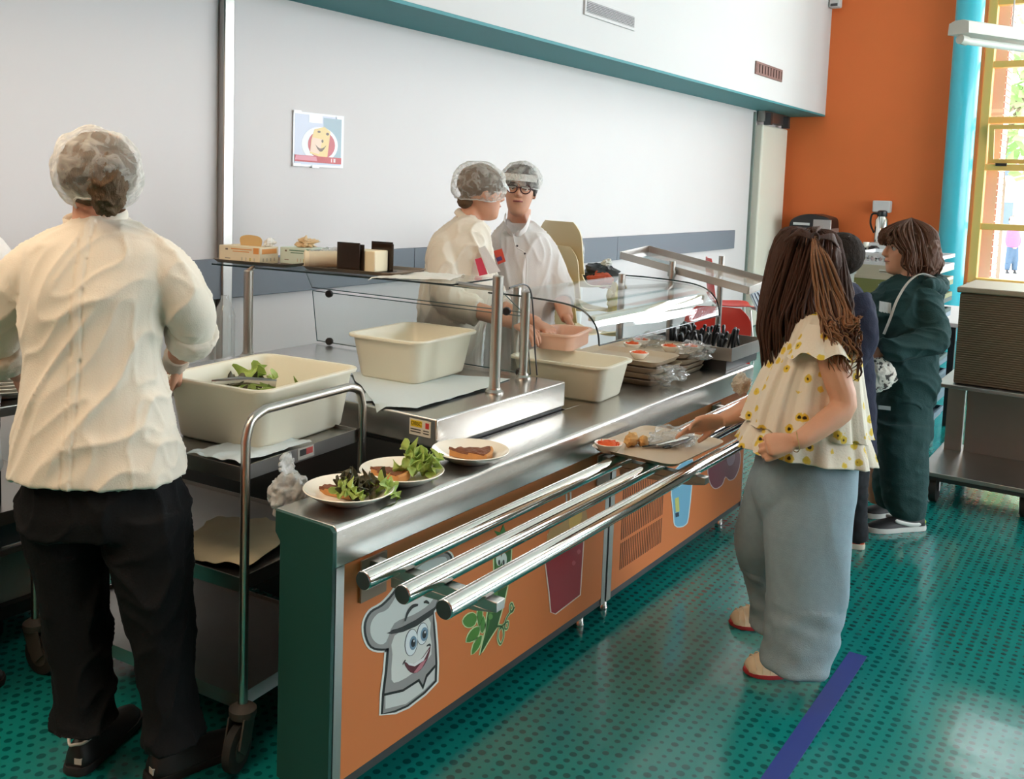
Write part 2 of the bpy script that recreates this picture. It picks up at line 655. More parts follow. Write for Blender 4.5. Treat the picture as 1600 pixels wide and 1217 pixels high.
# ventilation grilles in the bulkhead
def vent(name, label, q, mf, ms, n, vertical):
    p = [at(x, y, 1, 3.4) for x, y in q]
    x0, x1 = min(a.x for a in p), max(a.x for a in p)
    z1, z0 = (p[0].z + p[1].z) / 2, (p[2].z + p[3].z) / 2
    t = thing(name, label, 'vent', ((x0 + x1) / 2, 3.399, z0))
    f = MB()
    e = .022
    f.box(x0, x1, 3.385, 3.4, z1 - e, z1).box(x0, x1, 3.385, 3.4, z0, z0 + e).box(x0, x0 + e, 3.385, 3.4, z0 + e, z1 - e).box(x1 - e, x1, 3.385, 3.4, z0 + e, z1 - e)
    f.build('frame', mf, t, bevel=.002)
    MB().box(x0 + e, x1 - e, 3.396, 3.3995, z0 + e, z1 - e).build('backing', M_black, t)
    for k in range(n):
        if vertical:
            x = x0 + e + (x1 - x0 - 2 * e) * (k + .5) / n
            MB().box(x - .03, x + .03, 3.388, 3.395, z0 + e, z1 - e).build('slat', ms, t)
        else:
            z = z0 + e + (z1 - z0 - 2 * e) * (k + .5) / n
            MB().box(x0 + e, x1 - e, 3.386, 3.395, z - .0024, z + .0024).build('slat', ms, t)


vent('ventilation_grille', 'white slatted air grille high on the white bulkhead, nearest the camera', ((912, -2), (990, 20), (990, 48), (912, 24)), M_bulk, M_bulk, 7, False)
M_brv = mat('brown_vent', (128, 92, 84), .6)
vent('ventilation_grille', 'brown air grille on the white bulkhead near the orange wall', ((1180, 96), (1220, 108), (1220, 128), (1180, 116)), M_brv, M_brv, 9, True)
al = MB().box(11.86, 11.99, 3.27, 3.39, 3.79, 3.99).build('alarm_box', M_bulk, bevel=.015)
MB().box(11.852, 11.86, 3.29, 3.37, 3.80, 3.83).build('lens', M_dsteel, al)
tag(al, 'small white detector box in the corner above the orange wall', 'detector')

# menu poster on the back wall
PY = 3.892
pc = [at(457, 174, 1, 3.9), at(536, 181, 1, 3.9), at(536, 262, 1, 3.9), at(457, 260, 1, 3.9)]
px0, px1, pz0, pz1 = pc[0].x, pc[1].x, (pc[2].z + pc[3].z) / 2, (pc[0].z + pc[1].z) / 2
pw, phh = px1 - px0, pz1 - pz0


def pq(u, v, k=0):
    return V((px0 + pw * u, PY - .0005 * k, pz0 + phh * v))


def ell(cu, cv, ru, rv, n=28, k=0, a0=0, a1=2 * pi, f=None):
    f = f or pq
    return [f(cu + ru * cos(a0 + (a1 - a0) * i / n), cv + rv * sin(a0 + (a1 - a0) * i / n), k) for i in range(n)]


po = MB().prism([pq(0, 0), pq(1, 0), pq(1, 1), pq(0, 1)], (0, .003, 0)).build('menu_poster', mat('poster_paper', (236, 238, 244), .3))
tag(po, 'small menu poster with a bread face on a plate, taped to the white wall', 'poster')


def pp(name, pts, rgb):
    MB().prism(pts, (0, .0006, 0)).build(name, mat('print_%02x%02x%02x' % rgb, rgb, .4), po)


pp('picture', [pq(.03, .04, 1), pq(.95, .04, 1), pq(.95, .96, 1), pq(.03, .96, 1)], (206, 212, 230))
pp('picture', [pq(.60, .12, 2), pq(.95, .12, 2), pq(.95, .93, 2), pq(.58, .93, 2)], (158, 180, 192))
pp('picture', [pq(.30, .82, 2), pq(.56, .82, 2), pq(.56, .96, 2), pq(.30, .96, 2)], (246, 246, 250))
pp('plate', ell(.52, .42, .36, .33, k=3), (238, 240, 242))
pp('ham', ell(.55, .42, .27, .26, k=4), (198, 92, 100))
pp('bread', [pq(u, v, 5) for u, v in ((.32, .25), (.66, .15), (.70, .50), (.72, .68), (.60, .76), (.40, .70), (.34, .50))], (236, 206, 142))
pp('bread', [pq(u, v, 6) for u, v in ((.32, .28), (.50, .24), (.56, .52), (.36, .55))], (240, 208, 186))
pp('eye', ell(.49, .66, .03, .02, k=7), (110, 92, 90))
pp('eye', ell(.66, .63, .03, .025, k=7), (110, 92, 90))
pp('nose', ell(.56, .49, .02, .03, k=7), (120, 100, 90))
sm = [pq(.42 + .22 * t, .42 - .07 * sin(pi * t), 7) for t in [i / 10 for i in range(11)]] + [pq(.42 + .22 * t, .42 - .13 * sin(pi * t), 7) for t in [1 - i / 10 for i in range(1, 10)]]
pp('smile', sm, (120, 98, 84))
pp('band', [pq(.03, .09, 8), pq(.95, .07, 8), pq(.95, .19, 8), pq(.03, .21, 8)], (196, 70, 76))
pp('band', [pq(.03, .12, 9), pq(.46, .11, 9), pq(.44, .19, 9), pq(.05, .2, 9)], (222, 140, 156))
for u in (.74, .79, .81):
    pp('figure', [pq(u, .10, 9), pq(u + .015, .10, 9), pq(u + .015, .17, 9), pq(u, .17, 9)], (240, 232, 234))
for u, v in ((.0, .97), (.84, .93), (.0, .0), (.36, -.02)):
    pp('tape', [pq(u, v, 10), pq(u + .14, v, 10), pq(u + .14, v + .05, 10), pq(u, v + .05, 10)], (250, 250, 252))

# hanging fluorescent fixture
a, b = dp(1497, 53, 6.0), dp(1640, 29, 6.35)
b.z = a.z
dr = (b - a).normalized()
lt = thing('batten_light', 'white fluorescent batten hanging in front of the window, switched off', 'light', (a + b) / 2)
LW = mat('white_enamel', (214, 212, 200), .4)
sd = dr.cross(V((0, 0, 1))).normalized()
L2 = b + dr * .7
prof = [(-.075, 0), (-.07, .07), (-.03, .085), (.03, .085), (.07, .07), (.075, 0)]
MB().rings([[q + sd * s + V((0, 0, z)) for s, z in prof] for q in (a, L2)]).build('housing', LW, lt)
MB().tube([a + dr * .07 - V((0, 0,   .036)), L2 - dr * .07 - V((0, 0, .036))], .024, 14).build('tube', mat('unlit_tube', (228, 228, 220), .25), lt)
for q in (a + dr * .05, L2 - dr * .05):
    MB().tube([q - V((0, 0, .03)) - dr * .03, q - V((0, 0, .036)) + dr * .03], .03, 12).build('lamp_holder', LW, lt)
for s in (.5, 1.3):
    MB().tube([a + dr * s + V((0, 0, .05)), V((*(a + dr * s).xy, HH))], .005, 6).build('suspension', M_tubes, lt)
for x in (-1.2, .5):  # housings added to go with the unseen warm lamps
    t = thing('added_luminaire', 'added panel light out of view, warming the left side', 'light', (x, 2.3, 3.55), 'added warm lights')
    MB().box(x - .47, x + .47, 1.08, 3.36, 3.55, 3.66).build('housing', LW, t, bevel=.01)
    for y in (1.9, 2.7):
        MB().tube([(x, y, 3.66), (x, y, HH)], .005, 6).build('suspension', M_tubes, t)

# blue tape on the floor
q = [at(1327, 1018, 2, 0), at(1357, 1020, 2, 0), at(1233, 1217, 2, 0), at(1188, 1217, 2, 0)]
ty0, ty1 = (q[2].y + q[1].y) / 2, (q[3].y + q[0].y) / 2
tag(MB().box(1.4, q[0].x, ty0, ty1, .0002, .0012).build('floor_tape', mat('blue_tape', (44, 62, 138), .45, var=.08, vscale=20)),
    'strip of blue tape stuck on the teal floor', 'tape')

# ------------------------------------------------------------------ outside the windows
struct(MB().box(X1 + .3, 70, -45, 40, -.12, -.02).build('ground_outside', mat('pale_paving', (222, 218, 208), .9, var=.08, vscale=.6)))
# brick pier outside window 1, brick by brick on its visible side
pier = struct(MB().box(X1 + .32, X1 + .78, 1.535, 2.2, -.02, HH).build('wall_brick_pier', M_mortar))
bw = MB()
bw.box(-.103, .103, -.01, .01, -.03, .03)
bme = bw.mesh('brick')
bme.materials.append(M_brick)
bo = MB().box(-.048, .048, -.01, .01, -.03, .03).mesh('brick')
bo.materials.append(M_brick)
for r in range(int((HH - .7) / .071)):
    z = .66 + r * .071
    xs = ((.43, bme), (.65, bme)) if r % 2 else ((.375, bo), (.545, bme), (.71, bo))
    for dx, me in xs:
        o = bpy.data.objects.new('brick', me)
        COL.objects.link(o)
        o.parent = pier
        o.location = V((X1 + dx, 1.533, z)) - WLOC[pier.name]


def tree(name, label, x, y, h, r, seed, rgb):
    rnd = random.Random(seed)
    t = thing(name, label, 'tree', (x, y, -.02))
    tb = MB()
    tb.tube([(x, y, -.1), (x + .1, y, h * .35), (x, y + .1, h * .6)], [.16, .12, .06], 8)
    for k in range(5):
        a = rnd.random() * 6.28
        tb.tube([(x, y, h * (.3 + .06 * k)), (x + cos(a) * r * .6, y + sin(a) * r * .6, h * (.55 + .07 * k))], [.06, .02], 6)
    tb.build('trunk', mat('bark', (112, 98, 84), .9), t)
    lf = MB()
    for k in range(900):
        p = V((rnd.gauss(0, 1), rnd.gauss(0, 1), rnd.gauss(0, 1))).normalized() * (rnd.random() ** .4)
        c = V((x + p.x * r, y + p.y * r, h * .68 + p.z * h * .32))
        u = V((rnd.uniform(-1, 1), rnd.uniform(-1, 1), rnd.uniform(-1, 1))).normalized() * .16
        w = u.orthogonal().normalized() * .1
        lf.add([c - u, c + w, c + u, c - w], [(0, 1, 2, 3)])
    lo = lf.build('foliage', mat('leaf_%d' % seed, rgb, .7, var=.3, vscale=1, trans=.3), t)
    lo['kind'] = 'stuff'


tree('leafy_tree', 'pale green tree outside the tilted window pane', 21.5, 2.65, 5.4, 1.6, 3, (150, 182, 120))
tree('leafy_tree', 'tall tree outside, seen through the upper window panes', 27.5, 3.9, 8.6, 2.2, 4, (160, 186, 132))
hb = thing('far_building', 'pale building across the yard seen through the window', 'building', (31, 1, -.02))
MB().box(30, 38, -9, 10, -.02, 4.3).build('wall', mat('pale_render', (222, 220, 218), .9), hb)
MB().box(29.6, 38.4, -9.3, 10.3, 4.3, 4.6).build('roof', mat('far_roof', (120, 128, 140), .8), hb)
for y in (1.6, 2.6, 3.6, 4.6):
    for z in (1.2, 2.6):
        f = MB().box(29.93, 30.0, y - .38, y + .38, z - .4, z + .4).build('window', M_bulk, hb)
        MB().box(29.91, 29.93, y - .32, y + .32, z - .34, z + .34).build('pane', mat('far_pane', (92, 110, 132), .2), f)
# ================================================================== serving line
CT = .75                                # worktop height
YF = 1.526                              # front plane
CX0, CXJ, CX1, TOPX1 = 1.618, 3.035, 4.43, 4.49
DECK = YF - .0


def rr(w, d, r, n=5):
    pts = []
    for cx, cy, a in ((w / 2 - r, d / 2 - r, 0), (-w / 2 + r, d / 2 - r, pi / 2), (-w / 2 + r, -d / 2 + r, pi), (w / 2 - r, -d / 2 + r, 3 * pi / 2)):
        for k in range(n + 1):
            t = a + pi / 2 * k / n
            pts.append((cx + r * cos(t), cy + r * sin(t)))
    return pts


# continuous worktop with its rolled front apron
wt = MB()
AP = .648
R = .014
prof = [(YF + .03, AP), (YF, AP), (YF, CT - R)] + [(YF + R - R * cos(t), CT - R + R * sin(t)) for t in (pi / 8, pi / 4, 3 * pi / 8)] + [(YF + R, CT), (1.73, CT), (1.73, CT - .03), (YF + .03, CT - .03)]
wt.rings([[V((x, y, z)) for y, z in prof] for x in (CX0 + .004, TOPX1)])
prof2 = [(1.7301, CT), (2.12, CT), (2.12, CT - .03), (1.7301, CT - .03)]
wt.rings([[V((x, y, z)) for y, z in prof2] for x in (3.052, TOPX1)])
tag(wt.build('counter_worktop', M_steel, bevel=.0015), 'long stainless steel worktop with folded front apron along the serving line', 'worktop')

ca = thing('counter_cabinet', 'near serving cabinet with chef hat artwork and dark green end panel', 'counter', (2.3, 1.63, 0))
ep = [(YF, CT - .012), (YF + .012, CT - .001), (1.722, CT - .001), (1.722, CT - .055), (1.705, CT - .075), (1.705, .06), (YF + .002, .06)]
MB().prism([(CX0 - .008, y, z) for y, z in ep], (.012, 0, 0)).build('end_panel', M_green, ca, bevel=.001)
MB().box(CX0 + .006, CX0 + .034, YF + .0, YF + .02, .07, AP - .001).build('corner_strip', M_steel2, ca)
fp1 = MB().box(CX0 + .0345, CXJ - .03, YF + .001, YF + .02, .098, AP - .001).build('front_panel', M_panel, ca)
MB().box(CX0 + .006, CXJ - .002, YF + .003, YF + .022, .072, .0975).build('kick_strip', M_dsteel, ca)
MB().box(CXJ - .0295, CXJ - .002, YF, YF + .02, .072, AP - .001).build('corner_strip', M_steel2, ca)
MB().box(CX0 + .006, CXJ - .004, YF + .023, 1.70, .08, CT - .031).build('body', M_dsteel, ca)
MB().box(2.275, CXJ - .004, 1.7305, 2.95, .10, CT - .001).build('body', M_dsteel, ca)
for x, y in ((1.72, 1.585), (2.95, 1.585), (2.33, 2.88), (2.95, 2.88), (2.33, 1.78)):
    MB().lathe([(.02, 0), (.022, .01), (.018, .02), (.018, .1)], (x, y, 0), 16).build('foot', M_chrome, ca)

cb = thing('counter_cabinet', 'far serving cabinet with slotted vent and drink artwork', 'counter', (3.75, 1.8, 0))
fp2 = MB().box(CXJ + .045, CX1 - .012, YF + .001, YF + .02, .098, AP - .001).build('front_panel', M_panel, cb)
for a, b in ((CXJ + .012, CXJ + .0445), (CX1 - .0115, CX1)):
    MB().box(a, b, YF, YF + .02, .072, AP - .001).build('corner_strip', M_steel2, cb)
MB().box(CXJ + .0125, CX1, YF + .003, YF + .022, .072, .0975).build('kick_strip', M_dsteel, cb)
MB().box(CXJ + .02, CX1, YF + .023, 2.10, .08, CT - .031).build('body', M_steel2, cb)
for x, y in ((3.13, 1.585), (4.3, 1.585), (3.13, 2.04), (4.3, 2.04)):
    MB().lathe([(.02, 0), (.022, .01), (.018, .02), (.018, .1)], (x, y, 0), 16).build('foot', M_chrome, cb)
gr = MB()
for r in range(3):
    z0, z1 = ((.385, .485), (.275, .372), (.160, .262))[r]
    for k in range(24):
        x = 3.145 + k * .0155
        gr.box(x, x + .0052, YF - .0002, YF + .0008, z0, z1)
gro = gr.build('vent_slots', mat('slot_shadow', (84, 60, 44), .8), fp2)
gro['kind'] = 'stuff'


# printed artwork on the front panels
def art(name, pts, rgb, layer, parent, smooth=0, rough=.4):
    """flat print: outline given in photo coordinates, laid on the panel's plane"""
    p = [at(x, y, 1, YF) for x, y in pts]
    if smooth:
        p = catmull(p, smooth, True)
    lift = -.0003 * layer
    p = [V((q.x, YF + lift, q.z)) for q in p]
    o = MB().prism(p, (0, .0008, 0)).build(name, mat('ink_%02x%02x%02x' % rgb, rgb, rough), parent)
    return o


def stroke(name, pts, wid, rgb, layer, parent):
    p = catmull([at(x, y, 1, YF) for x, y in pts], 6)
    y = YF - .0003 * layer
    l, r = [], []
    for i, q in enumerate(p):
        t = (p[min(i + 1, len(p) - 1)] - p[max(i - 1, 0)]).normalized()
        n = V((-t.z, 0, t.x))
        w = wid * (.35 + .65 * sin(pi * (i + .5) / len(p))) if wid > 0 else -wid
        l.append(V((q.x, y, q.z)) + n * w)
        r.append(V((q.x, y, q.z)) - n * w)
    mb = MB()
    for i in range(len(p) - 1):
        mb.add([l[i], l[i + 1], r[i + 1], r[i]], [(0, 1, 2, 3)])
    return mb.build(name, mat('ink_%02x%02x%02x' % rgb, rgb, .4), parent)


def cz(lst, ox=420, oy=820, s=3.065):
    return [(ox + x / s, oy + y / s) for x, y in lst]


def grow(pts, d):
    cx = sum(p[0] for p in pts) / len(pts)
    cy = sum(p[1] for p in pts) / len(pts)
    out = []
    n = len(pts)
    for i in range(n):
        a, b = pts[i - 1], pts[(i + 1) % n]
        tx, ty = b[0] - a[0], b[1] - a[1]
        l = math.hypot(tx, ty) or 1
        nx, ny = ty / l, -tx / l
        if (pts[i][0] - cx) * nx + (pts[i][1] - cy) * ny < 0:
            nx, ny = -nx, -ny
        out.append((pts[i][0] + nx * d, pts[i][1] + ny * d))
    return out


puff = cz([(585, 580), (540, 592), (492, 580), (468, 530), (466, 470), (492, 420), (545, 388), (600, 330), (660, 240), (740, 168), (820, 136), (862, 146), (868, 190), (846, 280), (806, 360), (786, 402), (700, 462), (640, 490), (575, 512)])
body = cz([(575, 512), (640, 490), (700, 462), (786, 402), (784, 470), (792, 570), (796, 660), (794, 745), (740, 800), (660, 862), (600, 888), (545, 902), (552, 810), (566, 700), (574, 600)])
WHT, BLK, G1, G2 = (226, 226, 220), (24, 22, 22), (206, 208, 204), (150, 146, 144)
art('artwork', grow(puff, 6.5), WHT, 1, fp1, 3)
art('artwork', grow(body, 6.5), WHT, 1, fp1)
art('artwork', grow(puff, 3.5), BLK, 2, fp1, 3)
art('artwork', grow(body, 3.5), BLK, 2, fp1)
art('artwork', puff, G2, 3, fp1, 3)
art('artwork', cz([(560, 560), (520, 568), (488, 530), (488, 470), (520, 425), (570, 400), (640, 290), (730, 190), (830, 152), (852, 180), (820, 290), (770, 375), (690, 430), (600, 470)]), G1, 4, fp1, 3)
art('artwork', body, G2, 4, fp1)
art('artwork', cz([(600, 530), (760, 440), (770, 520), (776, 620), (700, 700), (620, 750), (585, 740), (590, 620)]), (214, 214, 208), 5, fp1, 2)
art('artwork', cz([(562, 518), (640, 486), (700, 455), (790, 396), (788, 425), (705, 484), (640, 512), (585, 522)]), BLK, 6, fp1)
art('artwork', cz([(556, 815), (640, 795), (715, 752), (735, 778), (752, 724), (792, 684), (790, 742), (735, 796), (655, 856), (556, 880)]), (206, 206, 202), 6, fp1)
art('artwork', cz([(552, 806), (640, 786), (718, 736), (736, 768), (752, 716), (796, 668), (796, 680), (756, 728), (736, 788), (714, 750), (640, 798), (551, 818)]), BLK, 7, fp1)


def artell(cx, cy, rx, ry, tilt, rgb, layer, o=(420, 820, 3.065)):
    c, s = cos(tilt), sin(tilt)
    art('artwork', cz([(cx + rx * cos(t) * c - ry * sin(t) * s, cy + rx * cos(t) * s + ry * sin(t) * c) for t in [2 * pi * k / 20 for k in range(20)]], *o), rgb, layer, fp1)


for ex, ey, rx, ry in ((680, 562, 31, 66), (733, 520, 27, 54)):
    artell(ex, ey, rx, ry, .12, (60, 66, 72), 7)
    artell(ex, ey, rx - 3, ry - 3, .12, (222, 228, 230), 8)
    artell(ex + 8, ey + 2, 17, 34, .12, (112, 140, 160), 9)
    artell(ex + 8, ey + 2, 10, 20, .12, (24, 28, 34), 10)
    artell(ex + 11, ey - 8, 3, 6, .12, (230, 232, 234), 11)
art('artwork', cz([(646, 655), (690, 664), (735, 632), (772, 578), (758, 640), (725, 692), (692, 710), (664, 694)]), (92, 34, 44), 8, fp1, 2)
art('artwork', cz([(690, 706), (725, 660), (752, 640), (728, 686), (705, 706)]), (190, 120, 128), 9, fp1)
art('artwork', cz([(656, 657), (690, 664), (735, 634), (764, 594), (738, 648), (695, 676), (668, 670)]), (228, 228, 226), 10, fp1)
stroke('artwork', cz([(650, 460), (662, 420), (685, 390), (712, 382)]), .006, BLK, 8, fp1)
stroke('artwork', cz([(740, 372), (750, 366), (765, 375)]), .004, BLK, 8, fp1)
stroke('artwork', cz([(638, 668), (645, 655), (652, 645)]), .003, BLK, 8, fp1)
stroke('artwork', cz([(752, 580), (765, 572), (772, 578)]), .003, BLK, 8, fp1)
# pea pod
po_ = dict(ox=640, oy=840, s=6.085)
GRN, DGR, PLE = (62, 112, 46), (40, 84, 36), (196, 214, 160)
pod = cz([(800, 60), (850, -20), (900, -60), (950, -10), (965, 100), (960, 200), (935, 430), (890, 640), (830, 850), (760, 960), (690, 1080), (668, 1120), (690, 1020), (720, 900), (735, 760), (775, 520), (805, 300)], **po_)
art('artwork', grow(pod, 1.8), PLE, 1, fp1)
art('artwork', pod, DGR, 2, fp1)
art('artwork', cz([(815, 60), (850, 0), (870, 200), (840, 420), (800, 620), (750, 850), (690, 1040), (735, 850), (760, 650), (790, 480), (815, 300)], **po_), GRN, 3, fp1)
art('artwork', cz([(850, 0), (800, -70), (860, -50), (890, -130), (910, -60), (980, -80), (950, -10), (900, 10)], **po_), GRN, 3, fp1)
for k, (x, y) in enumerate(((815, 530), (805, 590), (795, 640), (785, 690), (765, 750))):
    artell(x, y, 22, 28, .2, (96, 140, 72), 4, (640, 840, 6.085))
for ex in (845, 896):
    artell(ex, 205, 26, 62, 0, (206, 214, 206), 4, (640, 840, 6.085))
    artell(ex + (4 if ex < 870 else -6), 235, 10, 26, 0, (30, 36, 34), 5, (640, 840, 6.085))
for lf in ([(505, 790), (545, 735), (600, 715), (635, 750), (620, 820), (575, 850), (530, 840)],
           [(540, 990), (560, 920), (610, 860), (660, 850), (655, 920), (610, 975)],
           [(650, 800), (645, 720), (665, 620), (690, 700), (680, 800), (660, 840)],
           [(590, 1110), (605, 1020), (650, 950), (685, 930), (670, 1010), (635, 1070)],
           [(675, 880), (680, 800), (700, 745), (715, 800), (710, 860), (690, 905)]):
    q = cz(lf, **po_)
    art('artwork', grow(q, 1.6), PLE, 1, fp1, 2)
    art('artwork', q, (76, 128, 52), 3, fp1, 2)
tend = cz([(830, 840), (880, 850), (895, 930), (865, 1010), (840, 960), (850, 880), (900, 820), (935, 800), (930, 860), (905, 860), (915, 780), (950, 720), (985, 690), (975, 630), (955, 640), (960, 700), (1000, 660)], **po_)
stroke('artwork', tend, -.006, PLE, 1, fp1)
stroke('artwork', tend, -.0025, (70, 104, 62), 2, fp1)
# red tumbler
c3 = dict(ox=820, oy=600, s=3.38)
cup = cz([(108, 925), (125, 795), (320, 660), (308, 830), (290, 1112), (160, 1212), (140, 1204), (130, 1100)], **c3)
art('artwork', grow(cup, 1.8), (222, 204, 190), 1, fp1)
art('artwork', cup, (142, 32, 44), 2, fp1)
art('artwork', cz([(120, 800), (140, 760), (190, 740), (240, 690), (290, 680), (322, 660), (314, 800), (110, 925)], **c3), (176, 138, 88), 3, fp1, 2)
art('artwork', cz([(232, 700), (265, 670), (300, 665), (290, 740), (240, 770)], **c3), (204, 164, 84), 4, fp1, 2)
for x in (214, 236):
    art('artwork', cz([(x, 560), (x + 8, 555), (x + 12, 700), (x + 4, 706)], **c3), (214, 206, 200), 4, fp1)
for x, y in ((285, 885), (258, 945), (180, 880)):
    art('artwork', cz([(x - 12, y), (x, y - 14), (x + 10, y - 2), (x - 2, y + 14)], **c3), (172, 78, 88), 4, fp1, 2)
# blue glass and dark fruit on the far cabinet
cup2 = cz([(780, 470), (885, 400), (880, 520), (862, 700), (848, 740), (820, 752), (795, 745), (788, 690)], **c3)
art('artwork', grow(cup2, 1.6), (206, 222, 226), 1, fp2, 2)
art('artwork', cup2, (112, 170, 198), 2, fp2, 2)
art('artwork', cz([(784, 530), (815, 545), (850, 510), (880, 470), (880, 420), (782, 480)], **c3), (172, 208, 222), 3, fp2)
art('artwork', cz([(792, 605), (812, 596), (816, 672), (796, 676)], **c3), (196, 196, 110), 4, fp2)
art('artwork', cz([(794, 682), (812, 676), (814, 698), (796, 704)], **c3), (34, 46, 66), 4, fp2)
fru = cz([(968, 450), (985, 405), (1040, 340), (1110, 330), (1135, 370), (1130, 440), (1105, 495), (1080, 505), (1058, 488), (1040, 530), (1005, 550), (980, 520)], **c3)
art('artwork', grow(fru, 1.4), (206, 178, 176), 1, fp2, 3)
art('artwork', fru, (112, 36, 54), 2, fp2, 3)
art('artwork', cz([(1065, 390), (1090, 370), (1110, 375), (1100, 420), (1075, 430)], **c3), (150, 112, 128), 3, fp2, 3)

# tray rails
rl = thing('tray_rail', 'three polished chrome tray slide rails on brackets along the counter front', 'rail', (3.0, 1.3, 0))
for y, z in ((1.412, .659), (1.296, .659), (1.180, .659)):
    t = MB().tube([(1.592, y, z), (4.12, y, z)], .0225, 28).build('rail', M_chrome, rl, bevel=.002)
    MB().tube([(1.590, y, z), (1.5915, y, z)], .0205, 28).build('end_cap', M_dsteel, t)
for x in (1.735, 2.95, 4.0):
    bk = MB().box(x, x + .035, 1.14, YF - .004, .612, .636)
    bk.prism([(x, 1.14, .612), (x, 1.45, .612), (x, 1.45, .585), (x, 1.2, .600)], (.035, 0, 0))
    bk.build('bracket', M_steel2, rl, bevel=.002)
    MB().box(x - .03, x + .065, YF - .008, YF - .0026, .535, .642).build('mounting_plate', M_brtray, rl)

# ------------------------------------------------------------------ heated unit with glass shelf
hu = thing('heated_unit', 'low stainless hot plate unit with round posts and glass shelf on the counter', 'food warmer', (2.66, 2.3, CT + .0005))
UX0, UX1, UY0, UY1, UZ = 2.27, 3.045, 1.732, 2.955, .855
MB().box(UX0, UX1, UY0, UY1, CT + .012, UZ).build('body', M_steel, hu, bevel=.006, seg=3)
MB().box(UX0 + .01, UX1 - .01, UY0 + .006, UY1 - .01, CT + .0005, CT + .0118).build('seal', M_black, hu)
sk = MB().box(UX0 - .0015, UX0 - .0002, UY0 + .022, UY0 + .105, UZ - .062, UZ - .012).build('maker_label', mat('label_white', (222, 218, 204), .5), hu)
MB().box(UX0 - .002, UX0 - .0015, UY0 + .055, UY0 + .10, UZ - .036, UZ - .016).build('logo', mat('label_yellow', (226, 196, 40), .5), sk)
MB().box(UX0 - .002, UX0 - .0015, UY0 + .028, UY0 + .042, UZ - .036, UZ - .018).build('logo', mat('label_red', (196, 60, 56), .5), sk)
for z in (UZ - .044, UZ - .052):
    for a, b in ((.028, .05), (.06, .10)):
        MB().box(UX0 - .002, UX0 - .0015, UY0 + a, UY0 + b, z - .0015, z + .0015).build('print_line', M_black, sk)


def text(s, size, mx, m, parent, ext=.0003, name='lettering'):
    cu = bpy.data.curves.new(name, 'FONT')
    cu.body = s
    cu.size = size
    cu.extrude = ext
    cu.align_x = 'CENTER'
    cu.align_y = 'CENTER'
    o = bpy.data.objects.new('tmp', cu)
    COL.objects.link(o)
    dg = bpy.context.evaluated_depsgraph_get()
    me = bpy.data.meshes.new_from_object(o.evaluated_get(dg))
    bpy.data.objects.remove(o)
    me.transform(mx)
    off = WLOC[parent.name]
    me.transform(Matrix.Translation(-off))
    me.materials.clear()
    me.materials.append(m)
    return link(name, me, parent, off)


def facing(c, right, up):
    r, u = V(right).normalized(), V(up).normalized()
    n = r.cross(u)
    c = V(c)
    return Matrix(((r.x, u.x, n.x, c.x), (r.y, u.y, n.y, c.y), (r.z, u.z, n.z, c.z), (0, 0, 0, 1)))


text('OBSC', .0165, facing((UX0 - .0024, UY0 + .0775, UZ - .026), (0, -1, 0), (0, 0, 1)), M_black, sk)
FP, BP, P2, P3 = (2.70, 1.815), (2.555, 2.905), (2.985, 1.880), (2.93, 2.90)
for (x, y), z1, r in ((FP, 1.262, .019), (BP, 1.202, .019), (P2, 1.18, .017)):
    MB().lathe([(r, 0), (r, z1 - UZ - .004), (r - .003, z1 - UZ)], (x, y, UZ), 28).build('post', M_tubes, hu)
    MB().lathe([(r + .014, 0), (r + .013, .006), (r + .004, .014), (r + .003, .02)], (x, y, UZ), 28).build('post_foot', M_tubes, hu)
SZ = 1.202
sp = [at(331, 414, 2, SZ), at(706, 447, 2, SZ), at(775, 437, 2, SZ), None]
sp[3] = sp[0] + (sp[2] - sp[1])
shelf = MB().prism(sp, (0, 0, .008)).build('shelf_glass', M_glass, hu)
for a, b in ((0, 1), (1, 2)):
    u = (sp[b] - sp[a]).normalized()
    nn = V((u.y, -u.x, 0)) * .0015
    MB().prism([sp[a] + nn + V((0, 0, .001)), sp[b] + nn + V((0, 0, .001)), sp[b] - nn + V((0, 0, .001)), sp[a] - nn + V((0, 0, .001))], (0, 0, .006)).build('glass_edge', M_gedge, shelf)
MB().cyl((FP[0] + .015, FP[1] + .012, 1.212), (2.80, 2.06, 1.206), .009, 12).build('shelf_pin', M_tubes, hu)
MB().cyl((BP[0], BP[1], 1.199), (2.62, 2.95, 1.206), .009, 12).build('shelf_pin', M_tubes, hu)
# far side guard: lower pane, upper pane, four black knobs


def pane(name, pts, parent, th=.006):
    pts = [V(p) for p in pts]
    n = (pts[1] - pts[0]).cross(pts[2] - pts[0]).normalized() * th
    g = MB().prism(pts, n).build(name, M_glass, parent)
    e = MB()
    for i in range(len(pts)):
        e.tube([pts[i] + n * .5, pts[(i + 1) % len(pts)] + n * .5], .0021, 5)
    e.build('glass_edge', mat('pale_edge', (96, 112, 112), .2), g)
    return g


pane('guard_glass', [(2.985, 2.945, UZ + .012), (3.02, 1.868, UZ + .012), (3.0, 1.885, 1.085), (2.972, 2.965, 1.085)], hu)
pane('guard_glass', [(2.97, 2.965, 1.10), (3.0, 1.90, 1.10), (2.96, 1.97, 1.175), (2.95, 2.99, 1.175)], hu)
for q in (at(515, 459, 0, 2.975), at(515, 546, 0, 2.98), at(792, 486, 0, 2.99), at(812, 583, 0, 3.0)):
    q.z = max(q.z, UZ + .018)
    kd = V((-.9, -.45, .1)).normalized()
    MB().tube([q - kd * .004, q + kd * .012, q + kd * .02], [.0155, .0165, .012], 18).build('knob', M_black, hu, bevel=.001)
